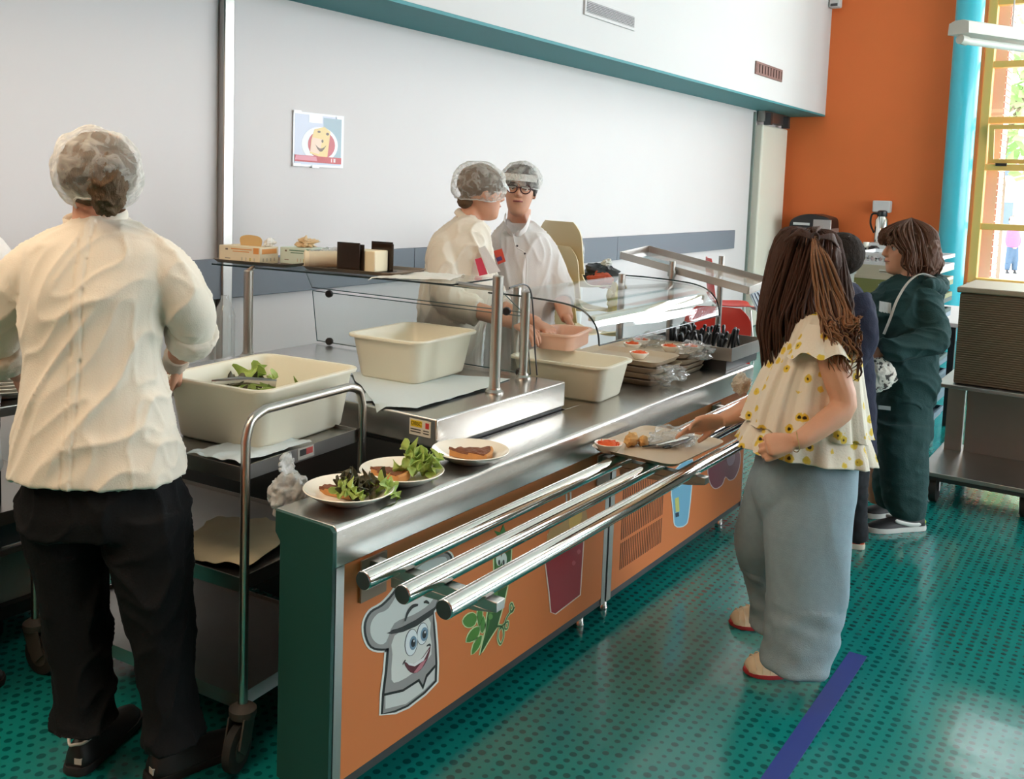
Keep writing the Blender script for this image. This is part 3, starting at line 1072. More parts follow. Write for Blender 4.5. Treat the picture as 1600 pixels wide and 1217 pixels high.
# bent guard at the counter side of the unit
MB().tube(catmull([(2.84, 1.86, 1.205), (2.93, 1.86, 1.212), (2.985, 1.862, 1.185), (3.01, 1.862, 1.10), (3.035, 1.862, .95), (3.055, 1.862, UZ + .004)], 6), .003, 8).build('guard_wire', M_dsteel, hu)

# ------------------------------------------------------------------ curved glass canopy of the cold section
cg = thing('glass_canopy', 'curved glass canopy with strip lamp over the tray section of the counter', 'sneeze guard', (3.8, 1.9, CT))
GX0, GX1 = 3.16, 4.36
gp = [(2.17, 1.136), (2.05, 1.137), (1.90, 1.133), (1.80, 1.125), (1.73, 1.105), (1.688, 1.07), (1.668, 1.03), (1.66, .985)]
gp = [(q.x, q.y) for q in catmull([(a, b, 0) for a, b in gp], 4)]
gl = MB().grid(lambda u, v: V((GX0 + (GX1 - GX0) * v, *gp[min(len(gp) - 1, int(round(u * (len(gp) - 1))))])), len(gp) - 1, 2, .006).build('curved_glass', M_glass, cg)
MB().tube([(GX0, y, z) for y, z in gp], .0035, 8).build('glass_edge', M_gedge, gl)
MB().tube([(GX1, y, z) for y, z in gp], .0035, 8).build('glass_edge', M_gedge, gl)
MB().tube([(GX0, *gp[-1]), (GX1, *gp[-1])], .003, 8).build('glass_edge', M_gedge, gl)
for x, y, z1 in ((3.25, 2.09, 1.16), (4.18, 2.09, 1.16)):
    MB().lathe([(.017, 0), (.017, z1 - CT)], (x, y, CT), 24).build('post', M_tubes, cg, bevel=.002)
    MB().lathe([(.032, 0), (.030, .006), (.02, .014)], (x, y, CT), 24).build('post_foot', M_tubes, cg)
MB().box(GX0 + .06, GX1 - .06, 1.715, 1.745, 1.062, 1.082).build('lamp_housing', LW, cg, bevel=.003)
MB().tube([(GX0 + .08, 1.722, 1.053), (GX1 - .08, 1.722, 1.053)], .009, 12).build('strip_lamp', mat('lit_tube', (255, 252, 244), .3, emit=2.2), cg)

# ------------------------------------------------------------------ cutlery stand at the counter's far end
cs = thing('cutlery_stand', 'stainless cutlery and bread stand with tilted top frame at the counter end', 'cutlery stand', (4.5, 1.8, CT))
KX0, KX1, KY0, KY1 = 4.21, 4.66, 1.535, 1.98
KB = .80
MB().box(KX0 + .02, KX1 - .02, KY0 + .03, KY1 - .02, CT + .001, KB - .001).build('base', M_dsteel, cs)
tb = MB()
tb.box(KX0, KX1, KY0, KY1, KB, KB + .006)
for a, b, c, d in ((KX0, KX1, KY0, KY0 + .006), (KX0, KX1, KY1 - .006, KY1), (KX0, KX0 + .006, KY0 + .006, KY1 - .006), (KX1 - .006, KX1, KY0 + .006, KY1 - .006)):
    tb.box(a, b, c, d, KB + .006, KB + .06)
tb.build('cutlery_tray', M_steel2, cs)
ft = [V((4.41, 2.22, 1.232)), V((4.41, 1.545, 1.112)), V((4.74, 1.545, 1.132)), V((4.74, 2.22, 1.252))]


def bar(a, b, w, h, dn=.0):
    u = (b - a).normalized()
    s = u.cross(V((0, 0, 1))).normalized() * (w / 2)
    up = s.cross(u).normalized() * (h / 2)
    mb = MB()
    mb.rings([[q - s - up, q + s - up, q + s + up, q - s + up] for q in (a, b)])
    return mb


for a, b in ((0, 1), (3, 2)):
    bar(ft[a], ft[b], .008, .036).build('frame_rail', M_steel2, cs, bevel=.001)
for a, b in ((0, 3), (1, 2)):
    bar(ft[a], ft[b], .008, .036).build('frame_rail', M_steel, cs, bevel=.001)
MB().prism([p - V((0, 0, .014)) for p in ft], (0, 0, .004)).build('frame_glass', sheet_mat('dusty_glass', (220, 225, 228), .18, .05, .9), cs)
for x, px, pt_ in ((4.387, 1051, 408), (4.765, 1128, 400)):
    q = at(px, pt_, 0, x)
    MB().lathe([(.015, CT + .062), (.015, q.z)], (x, q.y, 0), 20).build('post', M_tubes, cs)
    MB().lathe([(.021, q.z - .075), (.021, q.z - .045)], (x, q.y, 0), 20).build('clamp', M_tubes, cs)
lv = MB()
fr = [V((4.43, 1.545, 1.095)), V((4.72, 1.545, 1.112)), V((4.72, 1.49, 1.0)), V((4.43, 1.49, .985))]
MB().prism(fr, (0, .004, 0)).build('front_flap', sheet_mat('blue_plexi', (186, 202, 224), .35, .05, .9), cs)
for k in range(7):
    t = (k + .5) / 7
    a = fr[0].lerp(fr[1], t)
    b = fr[3].lerp(fr[2], t)
    bar(a - V((0, .004, .005)), b - V((0, .004, -.005)), .008, .004).build('flap_slat', mat('slate_blue', (88, 102, 128), .4), cs)
rc = random.Random(5)
for k in range(46):
    x = rc.uniform(KX0 + .05, KX1 - .05)
    y = KY0 + .09 + rc.random() * .30
    b0 = V((x, y, KB + .008))
    tip = b0 + V((rc.uniform(-.03, .03), rc.uniform(-.03, .03), rc.uniform(.07, .115)))
    o = MB()
    o.tube([b0, b0.lerp(tip, .5), tip - V((0, 0, .006)), tip], [(.008, .004), (.012, .006), (.014, .008), (.009, .004)], 8)
    tag(o.build('table_knife', M_black), 'black cutlery handle standing in the steel stand at the counter end', 'cutlery', 'black handled cutlery in the stand')


# ------------------------------------------------------------------ trolleys
def caster(parent, c, ang, wr=.062):
    x, y = c
    f = V((cos(ang), sin(ang), 0))
    s = V((-f.y, f.x, 0))
    cpt = V((x, y, 0)) - f * .028
    g = MB()
    g.tube([cpt + V((0, 0, wr)) - s * .014, cpt + V((0, 0, wr)) - s * .011, cpt + V((0, 0, wr)) + s * .011, cpt + V((0, 0, wr)) + s * .014], [wr - .006, wr, wr, wr - .006], 28)
    wo = g.build('wheel', M_rubber, parent)
    MB().tube([cpt + V((0, 0, wr)) - s * .016, cpt + V((0, 0, wr)) + s * .016], wr * .55, 20).build('hub', M_wheel, wo)
    for k in (-1, 1):
        o = V((0, 0, 0)) + s * (.02 * k)
        pr = [V((x, y, wr * 2 + .02)) + f * .03 + o, V((x, y, wr * 2 + .02)) - f * .035 + o, cpt - f * .03 + V((0, 0, wr + .012)) + o, cpt + V((0, 0, wr - .016)) + o, cpt + f * .03 + V((0, 0, wr + .01)) + o]
        MB().prism(pr, s * (.005 * k)).build('fork', M_wheel, parent)
    MB().lathe([(.034, wr * 2 + .012), (.037, wr * 2 + .02), (.037, wr * 2 + .034), (.016, wr * 2 + .048)], (x, y, 0), 24).build('bumper', M_wheel, parent)


TA = radians(5)
TO = V((1.655, 1.885, 0))
TU = V((cos(TA), sin(TA), 0))
TV = V((-sin(TA), cos(TA), 0))


def tp(u, v, z):
    return TO + TU * u + TV * v + V((0, 0, z))


TW, TL = .50, .88
tt = thing('service_trolley', 'three tier stainless trolley with tube handle carrying the salad bin', 'trolley', tp(TW / 2, TL / 2, 0))
for v in (0, TL):
    hz = .955 if v == 0 else .95
    pts = [tp(0, v, .17), tp(0, v, hz - .07), tp(.02, v, hz - .02), tp(.07, v, hz), tp(TW - .07, v, hz), tp(TW - .02, v, hz - .02), tp(TW, v, hz - .07), tp(TW, v, .17)]
    pp_ = [pts[0]] + catmull(pts[1:4], 5) + catmull(pts[4:7], 5) + [pts[7]]
    MB().tube(pp_, .0125, 16, ref=TV).build('tube_frame', M_tubes, tt)
for z in (.80, .50, .175):
    sh = MB()

    def bx(u0, u1, v0, v1, z0, z1):
        vs = [tp(u, v, zz) for u in (u0, u1) for v in (v0, v1) for zz in (z0, z1)]
        sh.add(vs, [(0, 1, 3, 2), (4, 6, 7, 5), (0, 4, 5, 1), (2, 3, 7, 6), (0, 2, 6, 4), (1, 5, 7, 3)])
    e0, e1 = -.0, TW + .0
    bx(e0 + .004, e1 - .004, .018, TL - .018, z - .003, z)
    bx(e0 + .0, e0 + .004, .018, TL - .018, z - .028, z + .012)
    bx(e1 - .004, e1, .018, TL - .018, z - .028, z + .012)
    bx(e0 + .004, e1 - .004, .014, .018, z - .028, z + .012)
    bx(e0 + .004, e1 - .004, TL - .018, TL - .014, z - .028, z + .012)
    sh.build('shelf', M_steel2, tt)
for u, v, a in ((0, 0, 20), (TW, 0, 60), (0, TL, 100), (TW, TL, 40)):
    caster(tt, tp(u, v, 0).xy, radians(a))
st = MB()
st.prism([tp(.22, .0125, .778), tp(.29, .0125, .778), tp(.29, .0125, .81), tp(.22, .0125, .81)], TV * .0015)
sko = st.build('sticker', mat('sticker_grey', (176, 170, 160), .5), tt)
for u0, u1, c in ((.228, .255, (40, 38, 36)), (.256, .284, (176, 70, 66))):
    MB().prism([tp(u0, .0118, .788), tp(u1, .0118, .788), tp(u1, .0118, .806), tp(u0, .0118, .806)], TV * .0006).build('print_block', mat('ink_st%d' % c[0], c, .5), sko)

# table and low cabinet behind, at the left edge
t2 = thing('prep_table', 'stainless prep table with dark legs at the left, behind the near server', 'table', (1.0, 3.35, 0))
MB().box(.2, 1.98, 3.0, 3.62, .765, .80).build('table_top', M_steel, t2, bevel=.004)
for x in (.26, 1.60):
    for y in (3.10, 3.56):
        MB().box(x, x + .045, y - .02, y + .025, 0, .765).build('leg', M_black, t2)
M_lgrey = mat('grey_panel', (186, 184, 180), .6, var=.06)
MB().box(.3, 1.9, 3.0, 3.58, .44, .455).build('shelf', M_steel, t2)
MB().box(.3, 1.9, 2.985, 2.9995, .41, .455).build('shelf_edge', M_steel, t2)
MB().box(.3, 1.9, 3.01, 3.02, .33, .4395).build('drawer_front', mat('slate_drawer', (96, 98, 104), .5), t2)
MB().box(.3, 1.9, 2.99, 3.02, .305, .325).build('drawer_edge', M_steel, t2)
MB().box(.3, 1.9, 3.03, 3.05, .13, .30).build('side_panel', M_lgrey, t2)
MB().box(.3, 1.9, 3.0, 3.55, .085, .128).build('bottom_rail', mat('dark_rail', (52, 50, 50), .6), t2)
# ================================================================== bins, plates, trays and other loose things
def ring3(w, d, r, c, z, a, n=5):
    return [V((c[0] + x * cos(a) - y * sin(a), c[1] + x * sin(a) + y * cos(a), z)) for x, y in rr(w, d, r, n)]


def bin_(name, label, c, a, w, d, z0, z1, m=None, group=None, th=.005, ins=.045, cat='bin'):
    h = z1 - z0
    lv = [(w - ins * 2, d - ins * 2, .03, z0), (w - ins * 1.7, d - ins * 1.7, .035, z0 + .008), (w - .03, d - .03, .045, z1 - .016),
          (w - .026, d - .026, .046, z1 - .012), (w, d, .055, z1 - .010), (w + .004, d + .004, .056, z1 - .004), (w, d, .055, z1),
          (w - .03, d - .03, .045, z1), (w - .03 - th * 2, d - .03 - th * 2, .042, z1 - .008), (w - ins * 1.7 - th * 2, d - ins * 1.7 - th * 2, .03, z0 + th + .008), (w - ins * 2 - th * 2, d - ins * 2 - th * 2, .025, z0 + th)]
    mb = MB().rings([ring3(ww, dd, r, c, z, a) for ww, dd, r, z in lv])
    o = mb.build(name, m or M_bin, ang=50)
    return tag(o, label, cat, group)


GB = 'cream plastic food bins'
bin_('food_bin', 'cream plastic bin with salad leaves standing on the steel trolley', (1.975, 2.172), radians(7), .475, .40, .8015, .985, group=GB)
bin_('food_bin', 'empty cream plastic bin on the tissue covered hot plate', (2.735, 2.205), radians(4), .41, .335, .8625, 1.02, group=GB)
bin_('food_bin', 'cream plastic bin on the worktop beside the tray stacks', (3.317, 1.865), radians(4), .30, .43, CT + .0005, .895, group=GB)


def leaf_mesh(mb, c, r, seed, up=.5, tiltdir=None, n=12):
    rnd = random.Random(seed)
    ph, ph2 = rnd.random() * 6, rnd.random() * 6
    ax = V((rnd.uniform(-1, 1), rnd.uniform(-1, 1), up)).normalized() if tiltdir is None else V(tiltdir).normalized()
    u = ax.orthogonal().normalized()
    u.rotate(Matrix.Rotation(rnd.random() * 6.28, 3, ax))
    w = ax.cross(u)

    def fn(a, b):
        x, y = a * 2 - 1, b * 2 - 1
        d = min(1.5, sqrt(x * x + y * y))
        th = atan2(y, x)
        k = r * (1 + .12 * sin(5 * th + ph) + .07 * sin(13 * th + ph2))
        return V(c) + u * (x * k * .75) + w * (y * k) + ax * (r * (.26 * d * d * d * sin(7 * th + ph) + .22 * d * d + .1 * sin(7 * x + ph2)))
    mb.grid(fn, n, n, .0008)


def leaf(c, r, seed, m, label, group, up=.5, tiltdir=None):
    mb = MB()
    leaf_mesh(mb, c, r, seed, up, tiltdir)
    return tag(mb.build('salad_leaf', m), label, 'salad leaf', group)


b1 = V((1.975, 2.172, .81))
for k, (du, dv, z, r, m) in enumerate(((-.02, .03, .915, .045, M_lettuce), (.06, .04, .925, .04, M_lettuce), (-.09, .03, .915, .04, M_lettuce2), (-.04, -.05, .89, .05, M_lettuce), (.0, .09, .93, .045, M_lettuce2), (.1, -.02, .885, .05, M_lettuce), (-.12, .10, .92, .04, M_lettuce2), (.05, .11, .94, .05, M_lettuce))):
    leaf((b1.x + du, b1.y + dv, z), r, 50 + k, m, ('frilly green' if m is M_lettuce else 'dark red') + ' salad leaf in the bin on the trolley', 'salad leaves in the trolley bin', .8)
sv = MB().grid(lambda u, v: V((b1.x, b1.y, .885)) + V(((u - .5) * .34, (v - .5) * .27, .012 * sin(9 * u + 3 * v) + .01 * sin(17 * v))), 14, 10, .02)
so = sv.build('salad_bed', M_lettuce2)
tag(so, 'bed of mixed salad leaves filling the trolley bin', 'salad')
so['kind'] = 'stuff'
tg = thing('serving_tongs', 'steel serving tongs lying in the salad bin on the trolley', 'tongs', (b1.x - .07, b1.y + .03, .93))
for s in (-1, 1):
    p0 = V((b1.x - .14, b1.y + .07, .955))
    p1 = V((b1.x + .02, b1.y - .02 + s * .012, .945))
    MB().tube([p0, p0.lerp(p1, .5) + V((0, s * .012, .01)), p1], [(.012, .0018), (.010, .0018), (.014, .0022)], 8, ref=(0, 0, 1)).build('arm', M_chrome, tg)


# plates with tart and salad on the worktop
def plate(c, r, label, z=CT, group=None):
    prof = [(r * .5, 0), (r * .56, .004), (r * .8, .018), (r * .985, .033), (r, .035), (r * .985, .037), (r * .8, .023), (r * .56, .009), (r * .5, .007), (.001, .007)]
    return tag(MB().lathe(prof, (c[0], c[1], z + .0005), 48).build('dinner_plate', M_plate), label, 'plate', group)


PC = [at(545, 763, 2, .783), at(628, 734, 2, .783), at(735, 703, 2, .783)]
GP = 'plates set out on the worktop'
plate(PC[0], .117, 'white plate with dark salad over tart, nearest the worktop end', group=GP)
plate(PC[1], .117, 'white plate with tart slice half hidden by pale green lettuce', group=GP)
plate(PC[2], .116, 'white plate holding only a slice of tart', group=GP)


def wedge(c, ang, r, h, label, half=.38):
    t = thing('tart_slice', label, 'tart', c, 'slices of tart')
    x, y, z = c
    pts = [V((x - r * .55 * cos(ang), y - r * .55 * sin(ang), z))]
    n = 8
    for k in range(n + 1):
        a = ang - half + 2 * half * k / n
        pts.append(V((x - r * .55 * cos(ang) + r * cos(a), y - r * .55 * sin(ang) + r * sin(a), z)))
    MB().prism(pts, (0, 0, h)).build('crust', M_crust, t, bevel=.002)
    cen = sum(pts, V()) / len(pts)

    def fn(u, v):
        # fan shaped bumpy filling on top
        a = ang - half * .96 + 2 * half * .96 * v
        q = pts[0] + V((cos(a), sin(a), 0)) * (r * .95 * u)
        return q + V((0, 0, h + .004 + .006 * noise.noise(q * 55) + .003 * noise.noise(q * 140)))
    MB().grid(fn, 14, 12, .008).build('filling', M_pie, t)
    arc = [pts[0] + V((cos(a), sin(a), 0)) * (r * .98) + V((0, 0, h)) for a in [ang - half + 2 * half * k / 12 for k in range(13)]]
    MB().tube(arc, .005, 8).build('crust_edge', M_crust, t)
    return t


wedge((PC[2].x + .005, PC[2].y - .005, CT + .0085), radians(-65), .13, .022, 'browned tart slice alone on the farthest plate')
wedge((PC[1].x - .025, PC[1].y + .02, CT + .0085), radians(-75), .11, .022, 'browned tart slice beside the pale lettuce on the middle plate')
wedge((PC[0].x + .0, PC[0].y + .03, CT + .0085), radians(-60), .10, .018, 'tart slice under dark salad on the nearest plate')
lc = V((PC[1].x + .035, PC[1].y - .03, CT + .03))
for k in range(9):
    rnd = random.Random(k + 9)
    p = lc + V((rnd.uniform(-.04, .045), rnd.uniform(-.035, .03), .006 + .007 * (k % 5)))
    leaf(p, .032 + .008 * rnd.random(), 100 + k, M_lettuce, 'pale green lettuce leaf on the middle plate', 'lettuce on the middle plate', .7)
sc_ = V((PC[0].x + .01, PC[0].y - .02, CT + .028))
for k in range(16):
    rnd = random.Random(k + 40)
    fr_ = k % 3 == 0
    p = sc_ + V((rnd.uniform(-.055, .05), rnd.uniform(-.05, .03) - (.02 if fr_ else -.02), .004 + .004 * (k % 6)))
    m = M_lettuce if fr_ else M_lettuce2
    leaf(p, .024 + .012 * rnd.random(), 200 + k, m, ('pale green' if fr_ else 'dark') + ' salad leaf on the nearest plate', 'salad on the nearest plate', .8)


# trays
def tray(c, w, d, a, z, m, label, group=None, h=.016, name='meal_tray'):
    lv = [(w - .05, d - .05, .03, z), (w - .03, d - .03, .035, z + .002), (w - .006, d - .006, .04, z + h - .002), (w, d, .042, z + h), (w - .012, d - .012, .04, z + h), (w - .036, d - .036, .034, z + .005), (w - .05, d - .05, .03, z + .004)]
    return tag(MB().rings([ring3(ww, dd, r, c, q, a) for ww, dd, r, q in lv]).build(name, m, ang=60), label, 'tray', group)


RT = .6822
tray((3.03, 1.345), .42, .32, radians(-2), RT, M_tray, 'beige meal tray resting on the chrome rails in front of the girl')


def bowl(c, r, z, label, group='small bowls of grated carrot', food=True, n=32):
    h = r * .62
    prof = [(r * .55, 0), (r * .6, .003), (r * .9, h * .7), (r, h), (r * .98, h + .002), (r * .94, h), (r * .84, h * .7), (r * .5, .008), (.001, .007)]
    o = tag(MB().lathe(prof, (c[0], c[1], z), n).build('small_bowl', M_plate), label, 'bowl', group)
    if food:
        rnd = random.Random(int(c[0] * 1000))
        mb = MB()
        mb.lathe([(r * .74, h * .60), (r * .7, h * .8), (r * .5, h * 1.12), (r * .2, h * 1.3), (.001, h * 1.3)], (c[0], c[1], z), 20)
        for k in range(26):
            a, q = rnd.random() * 6.28, r * .72 * sqrt(rnd.random())
            p = V((c[0] + q * cos(a), c[1] + q * sin(a), z + h * (1.32 - .55 * (q / r))))
            d = V((rnd.uniform(-1, 1), rnd.uniform(-1, 1), rnd.uniform(-.3, .4))).normalized() * .009
            mb.tube([p - d, p + V((0, 0, .002)), p + d], .0016, 5)
        f = mb.build('grated_carrot', M_carrot)
        tag(f, 'heap of grated carrot in ' + label.replace('small cream bowl', 'the small bowl').split(' of grated carrot')[0] + label.split(' of grated carrot')[1], 'carrot', 'grated carrot portions')
        f['kind'] = 'stuff'
    return o


bc = at(951, 694, 2, RT + .03)
bowl(bc, .048, RT + .0046, 'small cream bowl of grated carrot on the tray on the rails', n=40)
br = at(986, 690, 2, RT + .02)
def crumple(mb, c, size, seed, amp=.25, nu=16, nv=16, flat=.5):
    """loose bag: squashed crumpled ball"""
    c = V(c)
    rs = []
    for i in range(nv + 1):
        t = -pi / 2 + pi * i / nv
        t = max(min(t, pi / 2 - .05), -pi / 2 + .05)
        ring = []
        for k in range(nu):
            d = V((cos(t) * cos(2 * pi * k / nu), cos(t) * sin(2 * pi * k / nu), sin(t)))
            f = 1 + amp * noise.noise(d * 1.7 + V((seed * 3.1, 0, 0))) + amp * .8 * abs(noise.noise(d * 4 + V((0, seed * 2.3, 0)))) - amp * .3
            ring.append(c + V((d.x * size[0] * f, d.y * size[1] * f, max(-flat, d.z) * size[2] * f)))
        rs.append(ring)
    return mb.rings(rs)


tag(crumple(MB(), (br.x + .002, br.y, RT + .026), (.034, .022, .026), 17, .35, 24, 16, .8).build('bread_chunk', M_bread), 'chunk of crusty bread on the tray beside the carrot bowl', 'bread')
tag(crumple(MB(), (br.x + .035, br.y - .03, RT + .02), (.024, .018, .019), 18, .35, 24, 16, .8).build('bread_chunk', M_bread), 'smaller bread chunk on the tray, nearer the clear bag', 'bread')
kb = at(1052, 690, 2, RT + .02)
tag(crumple(MB(), (kb.x + .02, kb.y + .01, RT + .028), (.105, .085, .032), 4, .5, 26, 16).build('plastic_bag', M_bag), 'clear plastic bag of black cutlery on the tray on the rails', 'bag')
for k in range(5):
    p = V((kb.x - .02 + .012 * k, kb.y + .03 - .012 * k, RT + .012 + .004 * (k % 3)))
    d = V((.085, -.035 + .008 * k, 0))
    o = MB()
    o.tube([p - d, p - d * .2, p + d * .3, p + d], [(.002, .005), (.003, .007), (.005, .010), (.005, .009)], 8, ref=(0, 0, 1))
    tag(o.build('wrapped_cutlery', M_black if k != 2 else M_chrome), 'steel knife inside the clear bag on the rail tray' if k == 2 else 'black cutlery piece inside the clear bag on the rail tray', 'cutlery', 'cutlery inside the clear bag')

# stacks of trays under the canopy
for s, (cx, nn) in enumerate(((3.775, 4), (4.062, 4))):
    for k in range(nn):
        z = CT + .0008 + k * .026
        lab = ('near' if s == 0 else 'far') + ' tray stack under the glass canopy, ' + ('bottom tray', 'second tray up', 'third tray up', 'top tray')[k]
        tray((cx + .006 * (k % 2), 1.85 - .008 * (k % 3)), .285, .40, radians(2 * (k % 2)), z, M_tray, 'beige tray in the ' + lab, 'trays stacked under the canopy', h=.0245)
ZT = CT + .0008 + 3 * .026 + .0048
for (bx_, by_, lab) in ((3.80, 1.80, 'nearest the cream bin'), (4.0, 1.93, 'behind the nearest bowl'), (4.07, 1.775, 'in the middle of the far stack'), (4.145, 1.705, 'at the far stack corner'), (4.145, 1.955, 'farthest back')):
    bowl((bx_, by_), .043, ZT + .0003, 'small cream bowl of grated carrot under the canopy, ' + lab, n=24)
for k, (px, py, s) in enumerate(((1085, 552, .10), (1062, 572, .07), (1095, 570, .08), (1040, 530, .08))):
    q = at(px, py, 2, .85)
    tag(crumple(MB(), (min(q.x, 4.12), max(q.y, 1.63), ZT + .03 if k in (0, 3) else .80), (s, s * .8, .035), 11 + k, .6, 22, 14, 1.0).build('plastic_bag', M_bag),
        ('crumpled clear bag lying on the far tray stack', 'crumpled clear bag at the edge of the near tray stack', 'crumpled clear bag hanging off the far tray stack', 'clear bag behind the carrot bowls')[k], 'bag', 'crumpled clear bags on the trays')

# peach tub held by the two servers
bin_('food_tub', 'peach translucent tub of carrot held between the two servers', (3.52, 2.02), radians(12), .30, .19, .897, .965, mat('peach_plastic', (246, 212, 190), .3, trans=.4), th=.003, ins=.02, cat='tub')
cm = MB()
cm.grid(lambda u, v: V((3.52 + (u - .5) * .17, 2.02 + (v - .5) * .08, .925 + .012 * noise.noise(V((u * 6, v * 6, 1))))), 10, 8, .02)
o = tag(cm.build('carrot_filling', M_carrot), 'grated carrot filling the peach tub between the servers', 'carrot')
o['kind'] = 'stuff'


# tissues and cloths
def cloth(name, label, corners, z, m, seed, amp=.006, n=18, thick=.0012, cat='tissue', hang=None):
    a, b, c, d = [V(p) for p in corners]

    def fn(u, v):
        q = a.lerp(b, u).lerp(d.lerp(c, u), v)
        h = amp * (noise.noise(V((u * 3 + seed, v * 3, 0))) + .6 * abs(noise.noise(V((u * 7, v * 7 + seed, 3)))))
        q = V((q.x + .01 * noise.noise(V((v * 5, seed, 0))), q.y + .01 * noise.noise(V((u * 5, seed, 4))), z + abs(h)))
        if hang:
            q = hang(q, u, v)
        return q
    return tag(MB().grid(fn, n, n, thick).build(name, m), label, cat)


cloth('tissue_sheet', 'pale tissue sheet spread on the front of the hot plate', [(2.275, 2.05, 0), (2.50, 1.86, 0), (2.93, 1.90, 0), (2.72, 2.35, 0)], UZ + .003, M_bluepap, 3, .004)
cloth('tissue_sheet', 'pale tissue sheet under the bin, hanging over the hot plate end', [(2.255, 1.96, 0), (2.32, 1.85, 0), (2.75, 1.86, 0), (2.60, 2.4, 0)], UZ + .0075, M_bluepap, 8, .003,
      hang=lambda q, u, v: V((q.x, q.y, q.z)) if q.x > 2.27 else V((q.x, q.y, q.z - (2.27 - q.x) * 1.5)))
cloth('tissue_sheet', 'crumpled pale tissue on the trolley at the foot of the salad bin', [tp(.02, .04, 0), tp(.30, .03, 0), tp(.26, .20, 0), tp(.0, .22, 0)], .8135, M_bluepap, 5, .012)
cloth('paper_sheet', 'sheet of greaseproof paper on the middle trolley shelf', [tp(.05, .05, 0), tp(.40, .10, 0), tp(.30, .40, 0), tp(-.02, .30, 0)], .514, mat('greaseproof', (226, 206, 168), .7), 6, .02, cat='paper')

# white carrier bag hanging behind the counter end
hbq = at(446, 762, 1, 1.80)
hb_ = MB()
crumple(hb_, (hbq.x, 1.785, hbq.z - .02), (.058, .042, .062), 21, .35, 40, 28, 1.0)
for s in (-1, 1):
    q = V((hbq.x, 1.785, hbq.z))
    hb_.tube(catmull([q + V((s * .012, 0, .03)), q + V((s * .02, .01, .065)), q + V((s * .004, .015, .085)), q + V((-s * .006, .012, .06)), q + V((-s * .004, 0, .03))], 5), [(.012, .002)] * 21, 8)
hbm = solid(hb_, .004, 3)
tag(finish(hbm, 'carrier_bag', M_milky, None, (hbq.x, 1.785, hbq.z - .09), fn=lambda p, n: p + n * (.006 * noise.noise(p * 60) + .004 * abs(noise.noise(p * 110)))), 'crumpled white carrier bag hanging behind the counter end', 'bag')

# ------------------------------------------------------------------ things on the glass shelf
SHZ = SZ + .0085
trc = (at(395, 411, 2, SHZ) + at(450, 404, 2, SHZ)) / 2


def shelf_pt(px, py, z=SHZ + .017):
    return at(px, py, 2, z)


du = (sp[1] - sp[0]).normalized()      # along the shelf, towards the counter front
dw = (sp[2] - sp[1]).normalized()
sa = atan2(du.y, du.x)


def on_shelf(u, w, z=0):
    return sp[0] + du * u + dw * w + V((0, 0, .0085 + z))


LU = (sp[1] - sp[0]).length
tray(on_shelf(.155, .155).xy, .40, .27, sa, SHZ, M_brtray, 'brown tray under the glove boxes on the glass shelf', 'brown trays on the glass shelf')
tray(on_shelf(.63, .165).xy, .44, .28, sa, SHZ, M_brtray, 'brown tray under the napkin holder on the glass shelf', 'brown trays on the glass shelf')


def gbox(name, label, u0, u1, w0, w1, h, base_rgb, ink, z=.0055):
    t = thing(name, label, 'box', on_shelf((u0 + u1) / 2, (w0 + w1) / 2, z), 'glove boxes on the glass shelf')
    vs = [on_shelf(u, w, zz) for u in (u0, u1) for w in (w0, w1) for zz in (z, z + h)]
    FS = [(0, 1, 3, 2), (4, 6, 7, 5), (0, 4, 5, 1), (2, 3, 7, 6), (0, 2, 6, 4), (1, 5, 7, 3)]
    MB().add(vs, FS).build('carton', mat('carton_' + name + str(ink[0]), base_rgb, .6), t, bevel=.002)

    def pr(a, b, z0, z1, rgb, side=0):
        if side == 0:
            v4 = [on_shelf(u0 + (u1 - u0) * a, w0 - .0006, z + h * z0), on_shelf(u0 + (u1 - u0) * b, w0 - .0006, z + h * z0), on_shelf(u0 + (u1 - u0) * b, w0 - .0006, z + h * z1), on_shelf(u0 + (u1 - u0) * a, w0 - .0006, z + h * z1)]
            d = dw * .0005
        else:
            v4 = [on_shelf(u1 + .0006, w0 + (w1 - w0) * a, z + h * z0), on_shelf(u1 + .0006, w0 + (w1 - w0) * b, z + h * z0), on_shelf(u1 + .0006, w0 + (w1 - w0) * b, z + h * z1), on_shelf(u1 + .0006, w0 + (w1 - w0) * a, z + h * z1)]
            d = -du * .0005
        MB().prism(v4, d).build('print', mat('carton_ink_%02x%02x%02x' % rgb, rgb, .6), t)
    pr(.30, .80, .80, .86, ink)
    pr(.34, .74, .66, .71, ink)
    pr(.84, .97, .60, .95, ink)
    pr(.16, .22, .74, .84, (120, 110, 100))
    for k in range(4):
        pr(.55 + .1 * k, .58 + .1 * k, .15, .35, (196, 190, 170) if k != 2 else (190, 176, 90))
    pr(.15, .28, .22, .27, (150, 146, 136))
    pr(.1, .9, .6, .9, ink, 1)
    for k in range(4):
        pr(.15 + .2 * k, .2 + .2 * k, .15, .35, (180, 170, 150), 1)
    return t


CREAM = (226, 214, 186)
g1 = gbox('glove_box', 'cream and orange glove box with its flap raised, at the shelf end', .0, .215, .04, .15, .068, CREAM, (222, 150, 82))
fl = catmull([on_shelf(.06, .10, .073), on_shelf(.055, .10, .10), on_shelf(.07, .10, .113), on_shelf(.11, .10, .118), on_shelf(.155, .10, .113), on_shelf(.172, .10, .098), on_shelf(.167, .10, .073)], 4)
MB().prism(fl, dw * .0015).build('flap', mat('kraft_card', (206, 172, 118), .7), g1)
g3 = gbox('glove_box', 'pale green glove box with a glove pulled out of the top', .215, .375, .16, .27, .068, (206, 222, 212), (84, 128, 104))


def crumple_thing(name, label, c, size, seed, m, cat, amp=.6, flat=1.0):
    return tag(crumple(MB(), c, size, seed, amp, 22, 14, flat).build(name, m), label, cat)


